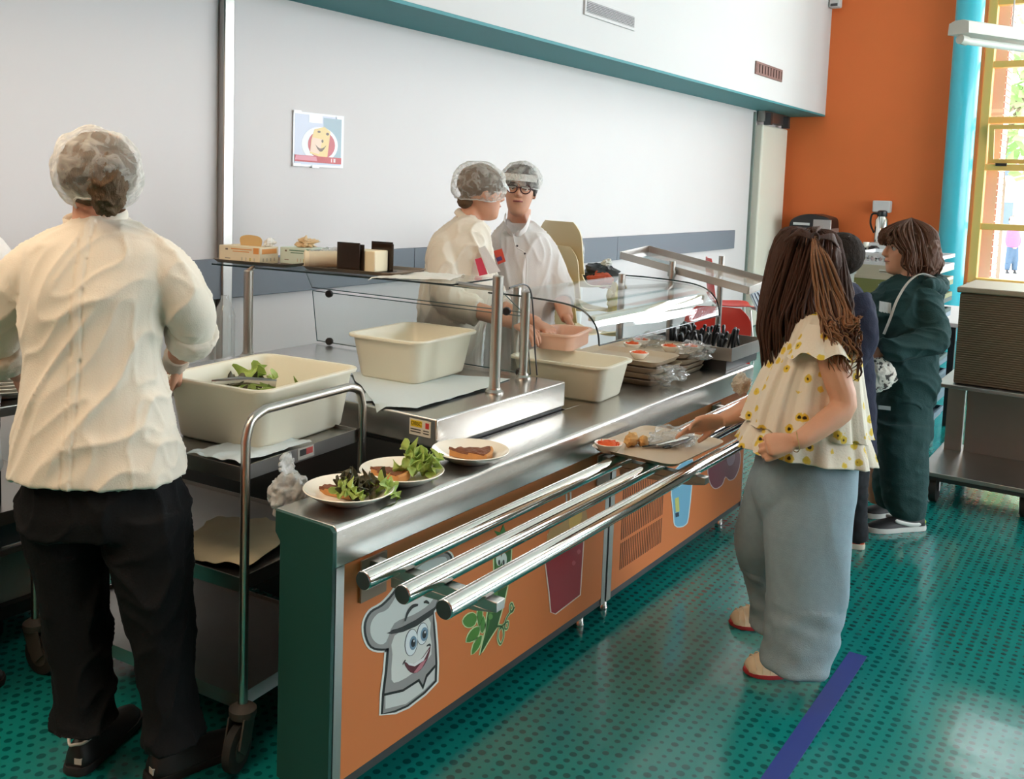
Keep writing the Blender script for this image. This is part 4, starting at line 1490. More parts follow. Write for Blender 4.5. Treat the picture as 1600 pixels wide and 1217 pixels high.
M_glove = mat('latex', (240, 214, 172), .5, trans=.3)
crumple_thing('latex_glove', 'cream latex glove poking out of the pale green box', on_shelf(.31, .21, .09), (.04, .035, .024), 31, M_glove, 'glove', .9)
crumple_thing('latex_glove', 'white glove poking out of the orange glove box', on_shelf(.19, .125, .085), (.025, .02, .018), 33, mat('white_glove', (232, 228, 220), .6), 'glove', .9)
# sleeve of paper cups lying down
cu = thing('cup_sleeve', 'plastic sleeve of cream paper cups lying on the glass shelf', 'cups', on_shelf(.47, .10, .006))
a, b = on_shelf(.425, .055, .042), on_shelf(.545, .165, .042)
ax = (b - a)
pts, rad = [], []
for k in range(25):
    t = k / 24
    pts.append(a + ax * t)
    rad.append(.032 + (.0022 if k % 2 else 0))
MB().tube([a + ax * .02, a - ax * .002, a, a + ax * .02] + pts[1:], [.027, .029, .0335, .034] + rad[1:], 24).build('cups', mat('cup_card', (236, 220, 190), .6), cu)
MB().tube([a + ax * .1, a + ax * .5, b], [.036, .0365, .036], 24).build('sleeve', M_bag, cu)
crumple_thing('film_scrap', 'pinkish plastic film lying behind the cup sleeve on the shelf', on_shelf(.45, .21, .045), (.06, .06, .035), 41, M_milky, 'film', .5)
# napkin holder: two smoked plates each side, napkins between
nh = thing('napkin_holder', 'smoked brown acrylic napkin holder with two pairs of upright plates', 'napkin holder', on_shelf(.66, .13, .005))
zb = .0062
FS6 = [(0, 1, 3, 2), (4, 6, 7, 5), (0, 4, 5, 1), (2, 3, 7, 6), (0, 2, 6, 4), (1, 5, 7, 3)]


def sbox(u0, u1, w0, w1, z0, z1):
    return MB().add([on_shelf(u, w, z) for u in (u0, u1) for w in (w0, w1) for z in (z0, z1)], FS6)


for u0, u1, w, h in ((.575, .680, .062, .112), (.588, .690, .076, .106), (.655, .755, .176, .108), (.643, .742, .190, .114)):
    sbox(u0, u1, w, w + .004, zb, zb + h).build('plate', M_brown, nh, bevel=.001)
sbox(.572, .76, .06, .196, zb - .004, zb - .0002).build('base', M_black, nh)
tag(sbox(.615, .735, .083, .172, zb + .001, zb + .083).build('napkin_stack', mat('napkin', (236, 222, 190), .8), bevel=.004), 'stack of cream napkins held in the smoked acrylic holder', 'napkins')


def shelfhang(q, u, v):
    return q


cc = [on_shelf(.80, -.05), on_shelf(1.06, .09), on_shelf(1.00, .31), on_shelf(.80, .27)]
cloth('cloth_napkin', 'pale cloth lying on the end of the glass shelf with a corner hanging over', [c.to_tuple() for c in cc], SHZ + .002, M_paper, 12, .010,
      hang=lambda q, u, v: q if (q - sp[0]).dot(dw) > 0.004 else V((q.x, q.y, q.z - .9 * (0.004 - (q - sp[0]).dot(dw)))), cat='cloth')

# water bottle and dishes beyond the near server
wb = at(287, 545, 2, .86)
wbx, wby = 2.40, 2.86
prof = [(.036, 0)] + [(.038 + (.0018 if k % 2 else 0), .01 + k * .009) for k in range(21)] + [(.03, .215), (.016, .245), (.014, .262), (.001, .263)]
wbo = tag(MB().lathe(prof, (wbx, wby, UZ + .0006), 28).build('water_bottle', sheet_mat('ribbed_pet', (226, 232, 234), .16, .06, 1.0)), 'clear ribbed water bottle behind the near server\'s elbow', 'bottle')
M_dish = mat('steel_dish', (150, 146, 140), .3, 1.0)
dq = (2.345, 2.62)
tray(dq, .13, .30, 0.05, UZ + .0006, M_dish, 'steel dish of tart portions beside the near server\'s hand', h=.03, name='steel_dish')
for k in range(3):
    wedge((2.345, 2.52 + .085 * k, UZ + .007), radians(200 + 70 * k), .06, .022, ('tart portion nearest the salad bin in the steel dish', 'middle tart portion in the steel dish', 'tart portion farthest back in the steel dish')[k], .5)
# stack of plates at the left edge
for k in range(6):
    z = .8006 + k * .0115
    plate((1.70, 3.14), .13, 'white plate in the stack on the prep table, ' + ('bottom', 'second from bottom', 'third from bottom', 'fourth from bottom', 'second from top', 'top')[k], z=z - .0005 + .0004, group='plates stacked on the prep table')

# ------------------------------------------------------------------ stacked chairs behind the servers
M_shell = mat('beige_shell', (226, 204, 158), .4)
M_redshell = mat('red_shell', (206, 52, 40), .4)


def chair(name, label, c, a, m, seat=.45, top=.88, w=.44, group=None, legs=True, cat='chair'):
    """moulded shell chair; local +x is the front"""
    mx = Matrix.Translation(V(c)) @ Matrix.Rotation(a, 4, 'Z')
    t = thing(name, label, cat, c, group)
    prof = [(.22, seat - .03), (.20, seat - .005), (.12, seat), (-.05, seat - .005), (-.14, seat + .01), (-.19, seat + .06), (-.215, seat + .15), (-.235, seat + .3), (-.25, top)]
    prof = [(q.x, q.y) for q in catmull([(x, z, 0) for x, z in prof], 4)]
    n = len(prof) - 1

    def fn(u, v):
        i = min(n, int(round(u * n)))
        x, z = prof[i]
        e = abs(v * 2 - 1)
        tz = max(0, (z - (top - .12)) / .12)
        ww = w * (1 - .35 * max(0, tz) ** 2.2 * 1) * (1 - .10 * max(0, (x - .1) / .12) ** 2)
        return mx @ V((x + (.025 * e * e if z > seat + .08 else 0), (v - .5) * ww, z + (.02 * e ** 3 if z < seat + .08 else 0)))
    MB().grid(fn, n, 12, .007).build('shell', m, t)
    if legs:
        for sx, sy in ((.17, -.17), (.17, .17), (-.13, -.17), (-.13, .17)):
            a_ = mx @ V((sx, sy, seat - .02))
            b_ = mx @ V((sx + (.05 if sx > 0 else -.09), sy * 1.2, .012))
            MB().tube([a_, b_], .011, 10).build('leg', M_tubes, t)
            MB().tube([b_ - V((0, 0, .012)), b_ + V((0, 0, .02))], .014, 10).build('foot', M_black, t)
    return t


for k in range(4):
    lab = ('lowest beige shell chair of the stack behind the servers', 'second beige shell chair up in the stack behind the servers', 'third beige shell chair up in the stack behind the servers', 'topmost beige shell chair, black jacket on its seat')[k]
    chair('shell_chair', lab, (5.55 + .035 * k, 3.12, .155 * k), radians(-20), M_shell, group='stacked beige chairs', legs=(k == 0))
jz = .45 + .465
jk = thing('folded_jacket', 'black and orange jacket folded on the topmost beige chair', 'jacket', (5.72, 3.02, jz + .02))
crumple(MB(), (5.72, 3.02, jz + .07), (.11, .14, .075), 61, .5, 26, 16, .9).build('fabric', mat('black_nylon', (26, 26, 30), .35), jk)
crumple(MB(), (5.64, 2.98, jz + .05), (.06, .10, .05), 62, .4, 20, 12, .9).build('lining', mat('orange_lining', (186, 76, 44), .6), jk)
crumple_thing('paper_scrap', 'crumpled white paper on the black jacket', (5.77, 3.0, jz + .15), (.035, .035, .03), 63, M_paper, 'paper')
crumple_thing('yellow_cloth', 'yellow cloth hanging at the front of the beige chair stack', (5.62, 2.86, .84), (.05, .05, .10), 64, mat('yellow_cloth', (206, 180, 44), .8), 'cloth', .5)
jg = thing('plastic_jug', 'translucent plastic jug by the wall beside the beige chairs', 'jug', (6.32, 3.55, 0))
jq = 1.0
MB().lathe([(.055, .93), (.06, .94), (.062, 1.12), (.045, 1.17), (.04, 1.2), (.001, 1.2)], (6.32, 3.55, 0), 24).build('body', M_milky, jg)
MB().lathe([(.058, 0), (.06, .93)], (6.32, 3.55, 0), 16).build('stand', mat('white_stand', (228, 228, 226), .6), jg)
chair('shell_chair', 'red chair by the back wall far behind the cutlery stand', (9.05, 3.35, 0), radians(-60), M_redshell, .47, .93, .46)
chair('shell_chair', 'red chair partly seen just behind the cutlery stand', (5.95, 2.28, 0), radians(200), M_redshell, .45, .80, .44)

# ------------------------------------------------------------------ far wall: drinks counter with machines
dk = thing('drinks_counter', 'pale counter under the coffee machine at the orange wall', 'counter', (11.7, 3.0, 0))
MB().box(11.38, 12.0, 2.2, 3.7, .86, .90).build('top', mat('pale_top', (214, 212, 206), .4), dk, bevel=.004)
for y in (2.25, 2.72, 3.19):
    d = MB().box(11.42, 11.44, y, y + .45, .10, .855).build('door', mat('pale_door', (198, 196, 190), .5), dk, bevel=.003)
    MB().box(11.405, 11.42, y + .4, y + .415, .6, .75).build('handle', M_dsteel, d)
MB().box(11.44, 11.98, 2.22, 3.68, .02, .86).build('body', mat('pale_body', (186, 184, 178), .6), dk)
c0, c1 = at(1240, 333, 0, 11.6), at(1302, 333, 0, 11.6)
cy0, cy1 = c1.y, c0.y
cmz = c0.z
cmh = thing('coffee_machine', 'coffee machine with black domed top at the orange wall', 'coffee machine', (11.7, (cy0 + cy1) / 2, .9))
MB().box(11.55, 11.9, cy0, cy1 - .02, .9005, cmz - .16).build('body', mat('machine_silver', (168, 166, 164), .4, .6), cmh, bevel=.01)
pr_ = catmull([(cy0, cmz - .16, 0), (cy0 + .02, cmz - .05, 0), (cy0 + .12, cmz - .015, 0), ((cy0 + cy1) / 2, cmz, 0), (cy1 - .1, cmz - .02, 0), (cy1, cmz - .08, 0), (cy1 + .02, cmz - .16, 0)], 4)
MB().prism([V((11.52, q.x, q.y)) for q in pr_], (.36, 0, 0)).build('hood', M_black, cmh, bevel=.006)
MB().box(11.51, 11.52, cy1 - .22, cy1 - .03, cmz - .135, cmz - .105).build('badge', M_bulk, cmh)
MB().box(11.515, 11.545, cy0 - .005, cy0 + .2, cmz - .40, cmz - .06).build('side_plate', M_steel2, cmh, bevel=.004)
th0 = at(1379, 330, 0, 11.6)
tm = thing('thermos_jug', 'steel thermos jug with black lid at the orange wall', 'thermos', (11.6, th0.y, .9))
tz = th0.z - .9
MB().lathe([(.07, tz - .36), (.072, tz - .34), (.072, tz - .1), (.05, tz - .06)], (11.6, th0.y, .9), 28).build('body', M_chrome, tm)
MB().lathe([(.05, tz - .06), (.055, tz - .05), (.05, tz), (.03, tz + .01)], (11.6, th0.y, .9), 24).build('lid', M_black, tm)
MB().tube(catmull([(11.6, th0.y + .05, th0.z - .03), (11.6, th0.y + .11, th0.z - .04), (11.6, th0.y + .12, th0.z - .15), (11.6, th0.y + .075, th0.z - .25)], 5), .011, 8).build('handle', M_black, tm)
MB().box(11.48, 11.72, th0.y - .12, th0.y + .12, .9005, th0.z - .36).build('stand', M_bulk, tm, bevel=.01)
pd0, pd1 = at(1365, 313, 0, 11.98), at(1392, 330, 0, 11.98)
tag(MB().box(11.93, 12.035, pd1.y, pd0.y, pd1.z - .02, pd0.z).build('paper_dispenser', M_bulk, bevel=.015), 'white paper dispenser on the orange wall above the thermos', 'dispenser')
for k, (px, lab) in enumerate(((1345, 'leftmost'), (1354, 'rightmost'))):
    q = at(px, 378, 0, 11.5)
    mg = thing('mug_stack', 'white cup pile on the drinks counter, ' + lab, 'cups', (11.5, q.y, .9), 'white cups on the drinks counter')
    MB().lathe([(.03, 0), (.036, .02), (.036, .10 + .05 * k), (.032, .105 + .05 * k)], (11.5, q.y, .9005), 20).build('cup', M_plate, mg)
q = at(1360, 384, 0, 11.42)
kt = thing('frying_pan', 'black pan handle and lid on the drinks counter', 'pan', (11.46, q.y, .9))
MB().lathe([(.05, 0), (.06, .08), (.055, .1), (.03, .12)], (11.46, q.y - .03, .9005), 24).build('pan', M_black, kt)
MB().tube([(11.46, q.y + .05, .98), (11.46, q.y + .22, 1.0)], .012, 8).build('handle', M_black, kt)
bq = at(1318, 376, 0, 11.5)
tag(MB().lathe([(.03, 0), (.06, .02), (.06, .13), (.04, .16)], (11.5, bq.y, .9005), 20).build('black_pot', M_black), 'small black pot beside the coffee machine', 'pot')

# ------------------------------------------------------------------ dishwasher racks on a dolly
RX0, RX1, RY0, RY1 = 6.5, 7.0, 1.08, 1.585
dol = thing('rack_dolly', 'dark wheeled dolly under the stack of dish racks', 'dolly', (6.75, 1.33, 0))
MB().box(RX0 + .01, RX1 - .01, RY0 + .01, RY1 - .01, .14, .16).build('deck', M_dsteel, dol)
for x in (RX0 + .06, RX1 - .06):
    for y in (RY0 + .06, RY1 - .06):
        MB().tube([(x, y - .015, .055), (x, y + .015, .055)], .055, 20).build('wheel', M_rubber, dol)
        MB().box(x - .02, x + .02, y - .022, y + .022, .1, .14).build('fork', M_dsteel, dol)


def rack(z0, z1, rgb, label, kind):
    m = mat('rack_%02x%02x%02x' % rgb, rgb, .5)
    t = thing('dish_rack', label, 'rack', (6.75, 1.33, z0), 'dish racks stacked on the dolly')
    h = z1 - z0
    s = MB()
    e = .012
    for (a, b, c, d) in ((RX0, RX1, RY0, RY0 + e), (RX0, RX1, RY1 - e, RY1), (RX0, RX0 + e, RY0 + e, RY1 - e), (RX1 - e, RX1, RY0 + e, RY1 - e)):
        s.box(a, b, c, d, z0 + .0005, z0 + h * .25)
        s.box(a, b, c, d, z1 - h * .28, z1)
    s.build('rim', m, t)
    if kind == 'lattice':
        for k in range(11):
            y = RY0 + (RY1 - RY0) * k / 10
            for sg in (-1, 1):
                y2 = min(max(y + sg * .05, RY0), RY1)
                bar(V((RX0 + .006, y, z0 + h * .2)), V((RX0 + .006, y2, z1 - h * .2)), .006, .012).build('lattice_bar', m, t)
        MB().box(RX0 + .02, RX0 + .024, RY0 + e, RY1 - e, z0 + h * .25, z1 - h * .28).build('lining', mat('foil', (214, 216, 224), .25, 1.0), t)
    else:
        MB().box(RX0 + .003, RX0 + .009, RY0 + e, RY0 + .15, z0 + h * .25, z1 - h * .28).build('side_wall', m, t)
        MB().box(RX0 + .003, RX0 + .009, RY1 - .15, RY1 - e, z0 + h * .25, z1 - h * .28).build('side_wall', m, t)
        if kind == 'solid':
            MB().box(RX0 + .003, RX0 + .009, RY0 + .15, RY1 - .15, z0 + h * .25, z0 + h * .45).build('side_wall', m, t)
    MB().box(RX0 + e, RX1 - e, RY0 + e, RY1 - e, z0 + .003, z0 + .010).build('base_grid', m, t)


rz = [.1605, .30, .42, .53, .63, .73, .835, .935, 1.045, 1.135, 1.215]
kinds = [((60, 92, 110), 'blue grey dish rack at the bottom of the stack', 'solid'), ((70, 100, 116), 'blue grey dish rack second from the bottom', 'solid'), ((86, 112, 128), 'blue grey dish rack third from the bottom', 'solid'),
         ((70, 98, 96), 'green grey dish rack fourth from the bottom', 'solid'), ((120, 142, 158), 'pale blue dish rack midway up the stack', 'solid'), ((126, 146, 160), 'pale blue dish rack just under the dark green one', 'solid'),
         ((34, 66, 62), 'dark green dish rack under the olive rack', 'open'), ((122, 130, 78), 'olive green dish rack under the beige rack', 'open'), ((190, 184, 164), 'beige dish rack under the lattice rack', 'solid'),
         ((226, 228, 232), 'white lattice dish rack on top of the stack', 'lattice')]
for k in range(10):
    rack(rz[k], rz[k + 1] - .001, *kinds[k])

# ------------------------------------------------------------------ steel cart with ribbed brown box at the right
ck = thing('flatbed_cart', 'two level steel cart on black wheels at the right edge', 'cart', (5.65, .45, 0))
KC0, KC1 = 5.31, 6.05
KYA, KYB = .915, -.35
MB().box(KC0, KC1, KYB, KYA, .15, .172).build('lower_deck', M_steel2, ck, bevel=.003)
MB().box(KC0 + .02, KC0 + .06, KYB + .05, KYA - .05, .125, .1495).build('beam', M_dsteel, ck)
MB().box(KC1 - .06, KC1 - .02, KYB + .05, KYA - .05, .125, .1495).build('beam', M_dsteel, ck)
M_cpan = mat('dull_aluminium', (150, 146, 140), .45, .8, var=.1, vscale=5)
MB().box(5.86, 5.90, .80, .885, .1725, .60).build('upright', M_cpan, ck)
MB().box(5.86, 5.90, KYB + .05, KYB + .13, .1725, .60).build('upright', M_cpan, ck)
MB().box(5.885, 5.895, KYB + .13, .79, .1725, .60).build('back_panel', M_cpan, ck)
MB().box(5.85, 5.885, KYB + .1, .80, .53, .60).build('cross_rail', M_cpan, ck)
MB().box(5.40, 6.06, KYB, .875, .601, .622).build('upper_deck', M_steel2, ck, bevel=.004)
MB().box(5.40, 5.48, .86, .90, .601, .622).build('deck_corner', M_cpan, ck)
for x, y in ((5.40, .845), (5.44, .435), (5.96, .80), (5.96, -.22), (5.40, -.22)):
    MB().tube([(x, y - .02, .07), (x, y - .016, .07), (x, y + .016, .07), (x, y + .02, .07)], [.062, .07, .07, .062], 28).build('wheel', M_rubber, ck)
    MB().box(x - .04, x + .04, y - .028, y + .028, .122, .1495).build('caster_plate', M_black, ck)
    for s in (-1, 1):
        MB().box(x - .02, x + .02, y + s * .022 - .003, y + s * .022 + .003, .06, .122).build('fork', M_black, ck)
M_cor = mat('brown_corrugated', (124, 106, 84), .6)
bxk = thing('ribbed_container', 'large brown ribbed container standing on the steel cart', 'container', (5.7, .4, .622))
MB().box(5.455, 6.0, -.25, .805, .6225, 1.095).build('core', M_cor, bxk, bevel=.01)
rb = MB()
for k in range(40):
    z = .63 + k * .0116
    rb.tube([(5.453, -.24, z), (5.453, .80, z + .0)], .0042, 6)
rbo = rb.build('ribs', M_cor, bxk)
rbo['kind'] = 'stuff'
MB().box(5.44, 6.012, -.262, .818, 1.096, 1.125).build('lid_rim', mat('rim_taupe', (168, 152, 130), .4), bxk, bevel=.006)

# table and chairs beyond, between the boy and the cart
tbt = thing('canteen_table', 'white topped canteen table with black legs behind the green dressed child', 'table', (7.6, 1.35, 0))
MB().box(7.2, 8.4, 1.02, 1.75, .70, .73).build('table_top', M_bulk, tbt, bevel=.005)
for x in (7.26, 8.3):
    for y in (1.08, 1.68):
        MB().box(x, x + .04, y, y + .04, 0, .70).build('leg', M_black, tbt)
chair('shell_chair', 'red backed chair beside the white topped table, by the ribbed container', (6.85, .72, 0), radians(35), M_redshell, .45, .86, .40)
# ================================================================== people
HR = V((sin(_y), -cos(_y), 0))          # level directions: across the view and away from it
HF = V((cos(_y), sin(_y), 0))
UP = V((0, 0, 1))


def yv(deg):
    return V((cos(radians(deg)), sin(radians(deg)), 0))


def oval(c, u, v, n=28, p=2.3):
    out = []
    for k in range(n):
        t = 2 * pi * k / n
        a, b = cos(t), sin(t)
        out.append(c + u * (math.copysign(abs(a) ** (2 / p), a)) + v * (math.copysign(abs(b) ** (2 / p), b)))
    return out


def rowloft(mb, rows, D, n=28, p=2.3, grow_=0.0, sub=3):
    """rows of (y, x_left, x_right, half depth, extra distance): a body of level oval sections"""
    cs = []
    for r in rows:
        y, xl, xr, dh = r[:4]
        o = r[4] if len(r) > 4 else 0
        d = D + o
        c = dp((xl + xr) / 2, y, d)
        cs.append((c, (xr - xl) / 2 * d / F_PX + grow_, dh + grow_))
    P = catmull([c[0] for c in cs], sub)
    Q = catmull([V((c[1], c[2], 0)) for c in cs], sub)
    mb.rings([oval(a, HR * max(.004, b.x), HF * max(.004, b.y), n, p) for a, b in zip(P, Q)])
    return mb


def limb(mb, pts, n=16, sub=3, grow_=0.0, flat=1.0, ref=None):
    """pts of (x, y, distance, radius)"""
    P = catmull([dp(a, b, d) for a, b, d, r in pts], sub)
    R = catmull([V((r, 0, 0)) for *_, r in pts], sub)
    mb.tube(P, [max(.004, q.x + grow_) for q in R], n, flat, ref)
    return mb


HEADP = [(-.118, .040, .012, .016), (-.112, .062, -.002, .030), (-.100, .076, -.018, .042), (-.082, .082, -.036, .051), (-.06, .083, -.054, .058), (-.035, .084, -.070, .064),
         (-.010, .083, -.083, .069), (.015, .081, -.092, .072), (.04, .087, -.097, .075), (.065, .084, -.097, .075), (.088, .070, -.088, .068), (.106, .048, -.066, .053), (.118, .018, -.036, .03), (.121, .0, -.018, .01)]


def headmx(c, yaw, pitch=0, roll=0, s=1.0):
    return Matrix.Translation(V(c)) @ Matrix.Rotation(radians(yaw), 4, 'Z') @ Matrix.Rotation(radians(-pitch), 4, 'Y') @ Matrix.Rotation(radians(roll), 4, 'X') @ Matrix.Scale(s, 4)


def head(mb, mx):
    rs = []
    tab = [(z, f, b, w) for z, f, b, w in HEADP]
    C1 = catmull([V((f, b, w)) for z, f, b, w in tab], 3)
    Z = catmull([V((z, 0, 0)) for z, *_ in tab], 3)
    n = 40
    for q, zz in zip(C1, Z):
        f, b, w = q
        z = zz.x
        ring = []
        for k in range(n):
            t = 2 * pi * k / n
            x = (f + b) / 2 + (f - b) / 2 * cos(t)
            yy = w * math.copysign(abs(sin(t)) ** .92, sin(t))
            for sy in (-1, 1):                               # eye sockets
                g = math.exp(-(((yy - sy * .031) / .017) ** 2 + ((z - .012) / .013) ** 2))
                if x > 0:
                    x -= .009 * g
            if x > 0:
                x += .006 * math.exp(-((yy / .02) ** 2 + ((z + .106) / .012) ** 2))     # chin
                x += .004 * (math.exp(-(((abs(yy) - .042) / .016) ** 2 + ((z + .02) / .018) ** 2)))   # cheeks
            ring.append(mx @ V((x, yy, z)))
        rs.append(ring)
    mb.rings(rs)
    mb.tube([mx @ V(p) for p in ((.076, 0, .03), (.086, 0, .012), (.096, 0, -.006), (.101, 0, -.018), (.088, 0, -.028))], [s_ * mx.median_scale for s_ in (.006, .008, .010, .0115, .006)], 12)
    for s in (-1, 1):
        mb.sphere(mx @ V((.090, s * .010, -.021)), .0075 * mx.median_scale, 10, 8)
        m3 = mx.to_3x3()
        mb.sphere(mx @ V((-.008, s * .074, -.004)), (.017, .007, .030), 12, 10, mx=m3.to_4x4() @ Matrix.Rotation(s * .35, 4, 'Z'))
    mb.sphere(mx @ V((.083, 0, -.046)), (.008, .022, .006), 12, 8, mx=mx.to_3x3().to_4x4())
    mb.sphere(mx @ V((.081, 0, -.056)), (.008, .019, .007), 12, 8, mx=mx.to_3x3().to_4x4())
    return mb


def face_parts(parent, mx, iris=(70, 52, 40), brow=(70, 54, 44), lip=(168, 96, 90), open_=False):
    M_eye = mat('eye_white', (226, 220, 214), .2)
    for s in (-1, 1):
        e = MB().sphere(mx @ V((.0632, s * .031, .010)), .0115 * mx.median_scale, 14, 10).build('eye', M_eye, parent)
        d = (mx.to_3x3() @ V((1, 0, 0))).normalized()
        c = mx @ V((.0734, s * .031, .010))
        MB().tube([c - d * .002, c + d * .0008], [.0058, .005], 14).build('iris', mat('iris_%d' % iris[0], iris, .25), e)
        MB().tube(catmull([mx @ V(p) for p in ((.082, s * .014, .033), (.083, s * .03, .037), (.073, s * .048, .033))], 4), [.002, .0028, .003, .003, .003, .003, .0028, .0024, .0016], 8).build('eyebrow', mat('brow_%d' % brow[0], brow, .8), parent)
    q = [mx @ V(p) for p in ((.078, -.021, -.051), (.089, -.008, -.0505), (.0905, 0, -.0515), (.089, .008, -.0505), (.078, .021, -.051))]
    MB().tube(catmull(q, 4), .0042 if open_ else .003, 8).build('lips', mat('lips_%d' % lip[0], lip, .5), parent)


def hand(mb, wrist, d, pn, side, s=1.0, curl=(30, 35, 25), spread=6, thumb=35, bends=None):
    """wrist point, pointing direction, palm normal, side +1/-1 where the thumb is"""
    w = V(wrist)
    d = V(d).normalized()
    pn = V(pn)
    pn = (pn - d * pn.dot(d)).normalized()
    sd = d.cross(pn).normalized() * side
    s *= 1.0
    rings = []
    for t, hw, hh in ((-.02, .024, .018), (0, .026, .017), (.03, .036, .016), (.06, .041, .0145), (.085, .040, .012), (.095, .036, .008)):
        rings.append(oval(w + d * (t * s), sd * (hw * s), pn * (hh * s), 16, 2.6))
    mb.rings(rings)
    lens = ((.040, .024, .019), (.044, .028, .021), (.041, .026, .020), (.032, .020, .018))
    for k in range(4):
        off = (.029, .0098, -.0098, -.029)[k]
        base = w + d * ((.084, .09, .086, .076)[k] * s) + sd * (off * s)
        fd = (d + sd * (off / .03 * math.tan(radians(spread)))).normalized()
        ax = fd.cross(pn).normalized()
        p = base - fd * .01
        pts, rad = [p], [.0088 * s]
        cur = fd.copy()
        bb = bends[k] if bends else curl
        for j in range(3):
            cur = (Matrix.Rotation(radians(bb[j]), 3, ax) @ cur)
            p = p + cur * ((lens[k][j] + (.01 if j == 0 else 0)) * s)
            pts.append(p)
            rad.append((.0085, .0078, .0058)[j] * s * (.9 if k == 3 else 1))
        mb.tube(catmull(pts, 3), [r for i in range(3) for r in [rad[i] + (rad[i + 1] - rad[i]) * t / 3 for t in range(3)]] + [rad[3]], 10)
    b = w + d * (.022 * s) + sd * (.024 * s)
    td = (d * cos(radians(thumb)) + sd * sin(radians(thumb)) + pn * .35).normalized()
    p1 = b + td * (.036 * s)
    td2 = (td + d * .35 + pn * .15).normalized()
    p2 = p1 + td2 * (.030 * s)
    p3 = p2 + (td2 + d * .3).normalized() * (.024 * s)
    mb.tube(catmull([b - td * .008, p1, p2, p3], 3), [.0135 * s, .013 * s, .012 * s, .011 * s, .0105 * s, .010 * s, .0095 * s, .009 * s, .008 * s, .006 * s], 10)
    return mb


def shoe(parent, heel, toe, m_up, m_sole, w=.045, h=.085, sole=.02, accents=(), toeh=1.0):
    heel, toe = V(heel), V(toe)
    f = (toe - heel)
    L = f.length
    f.normalize()
    sd = V((-f.y, f.x, 0))
    tab = ((0, .45, .62), (.04, .66, .92), (.15, .76, 1.0), (.32, .78, .95), (.45, .82, .78), (.6, .95, .6), (.75, 1.0, .46), (.88, .85, .36), (.96, .55, .27), (1.0, .25, .16))
    mb = MB()
    rs = []
    for t, ww, hh in tab:
        if t > .5:
            hh, ww = hh * toeh, ww ** (1 / (toeh ** 1.5))
        c = heel + f * (L * t) + UP * sole
        ring = []
        for k in range(20):
            a = 2 * pi * k / 20
            y, z = cos(a), sin(a)
            ring.append(c + sd * (w * ww * y * (1 - .18 * max(0, z))) + UP * (max(-.004, (h - sole) * hh * z) if z > 0 else -.004 * abs(z)))
        rs.append(ring)
    mb.rings(rs)
    up = mb.build('shoe', m_up, parent, ang=60)
    out = []
    for t, ww in ((-.03, .3), (.0, .6), (.08, .8), (.25, .84), (.45, .86), (.62, 1.0), (.76, 1.06), (.9, .92), (.98, .6), (1.03, .2)):
        out.append((t, ww))
    left = [heel + f * (L * t) + sd * (w * q) for t, q in out]
    right = [heel + f * (L * t) - sd * (w * q) for t, q in reversed(out)]
    ol = left + right
    s_ = MB().rings([[p + UP * .0008 for p in ol], [p + UP * (sole * .5) + (p - (heel + toe) / 2) * .015 for p in ol], [p + UP * sole for p in ol]])
    s_.build('sole', m_sole, up, ang=50)
    for kind, mm in accents:
        if kind == 'stripe':
            for s in (-1, 1):
                q = [heel + f * (L * t) + sd * (s * w * ww * 1.01) + UP * z for t, ww, z in ((.12, .74, .034), (.30, .80, .036), (.5, .86, .05), (.60, .80, .060))]
                MB().tube(catmull(q, 4), [(.004, .0025)] + [(.009, .003)] * 11 + [(.004, .002)], 8, ref=UP).build('stripe', mm, up)
        elif kind == 'heel':
            MB().sphere(heel + UP * (sole + .012) + f * .006, (.02, .02, .016), 14, 8).build('heel_tab', mm, up)
        elif kind == 'trim':
            q = [heel + f * (L * t) + sd * (w * ww) + UP * z for t, ww, z in ((.16, .62, h * .92), (.06, .5, h * .93), (-.005, .2, h * .86), (-.012, -.1, h * .9), (.03, -.45, h * .90), (.12, -.62, h * .93))]
            MB().tube(catmull(q, 4), .004, 8).build('collar_trim', mm, up)
        elif kind == 'patch':
            q = heel + f * (L * .02) + UP * (sole + .016) - sd * .012
            MB().box(-.003, .003, -.010, .010, -.008, .008, Matrix.Translation(q - f * .004) @ Matrix.Rotation(atan2(f.y, f.x), 4, 'Z')).build('reflective_patch', mm, up)
    return up


def folds(amp, a=(9, 9, 3), seed=0.0, fine=.35, grain=None):
    s = V(a)

    def fn(p, n):
        q = V((p.x * s.x + seed, p.y * s.y, p.z * s.z))
        h = noise.noise(q) * .6 + (.5 - abs(noise.noise(q * 1.9 + V((5, 1, seed))))) * .7 + fine * noise.noise(q * 4.2)
        return p + n * (amp * h)
    return fn


def diag(amp, dirv, k1=14, k2=4, seed=0.0, extra=None):
    """drawn folds: ridges running along dirv"""
    d = V(dirv).normalized()
    e = d.orthogonal().normalized()
    g = d.cross(e)

    def fn(p, n):
        q = V((p.dot(d) * k2, p.dot(e) * k1, p.dot(g) * k1 * .6))
        r1 = 1 - min(1, abs(noise.noise(q + V((seed, 2, 0)))) * 2.4)
        r2 = 1 - min(1, abs(noise.noise(q * 1.8 + V((1, seed, 7)))) * 2.4)
        h = .9 * r1 ** 3 + .45 * r2 ** 3 + .45 * noise.noise(q * .55 + V((0, seed, 3))) - .35
        o = p + n * (amp * h)
        if extra:
            o = extra(o, p, n)
        return o
    return fn


def open_below(me, z):
    bm = bmesh.new()
    bm.from_mesh(me)
    bm.normal_update()
    bmesh.ops.delete(bm, geom=[f for f in bm.faces if f.calc_center_median().z < z and f.normal.z < -.55], context='FACES')
    bm.to_mesh(me)
    bm.free()


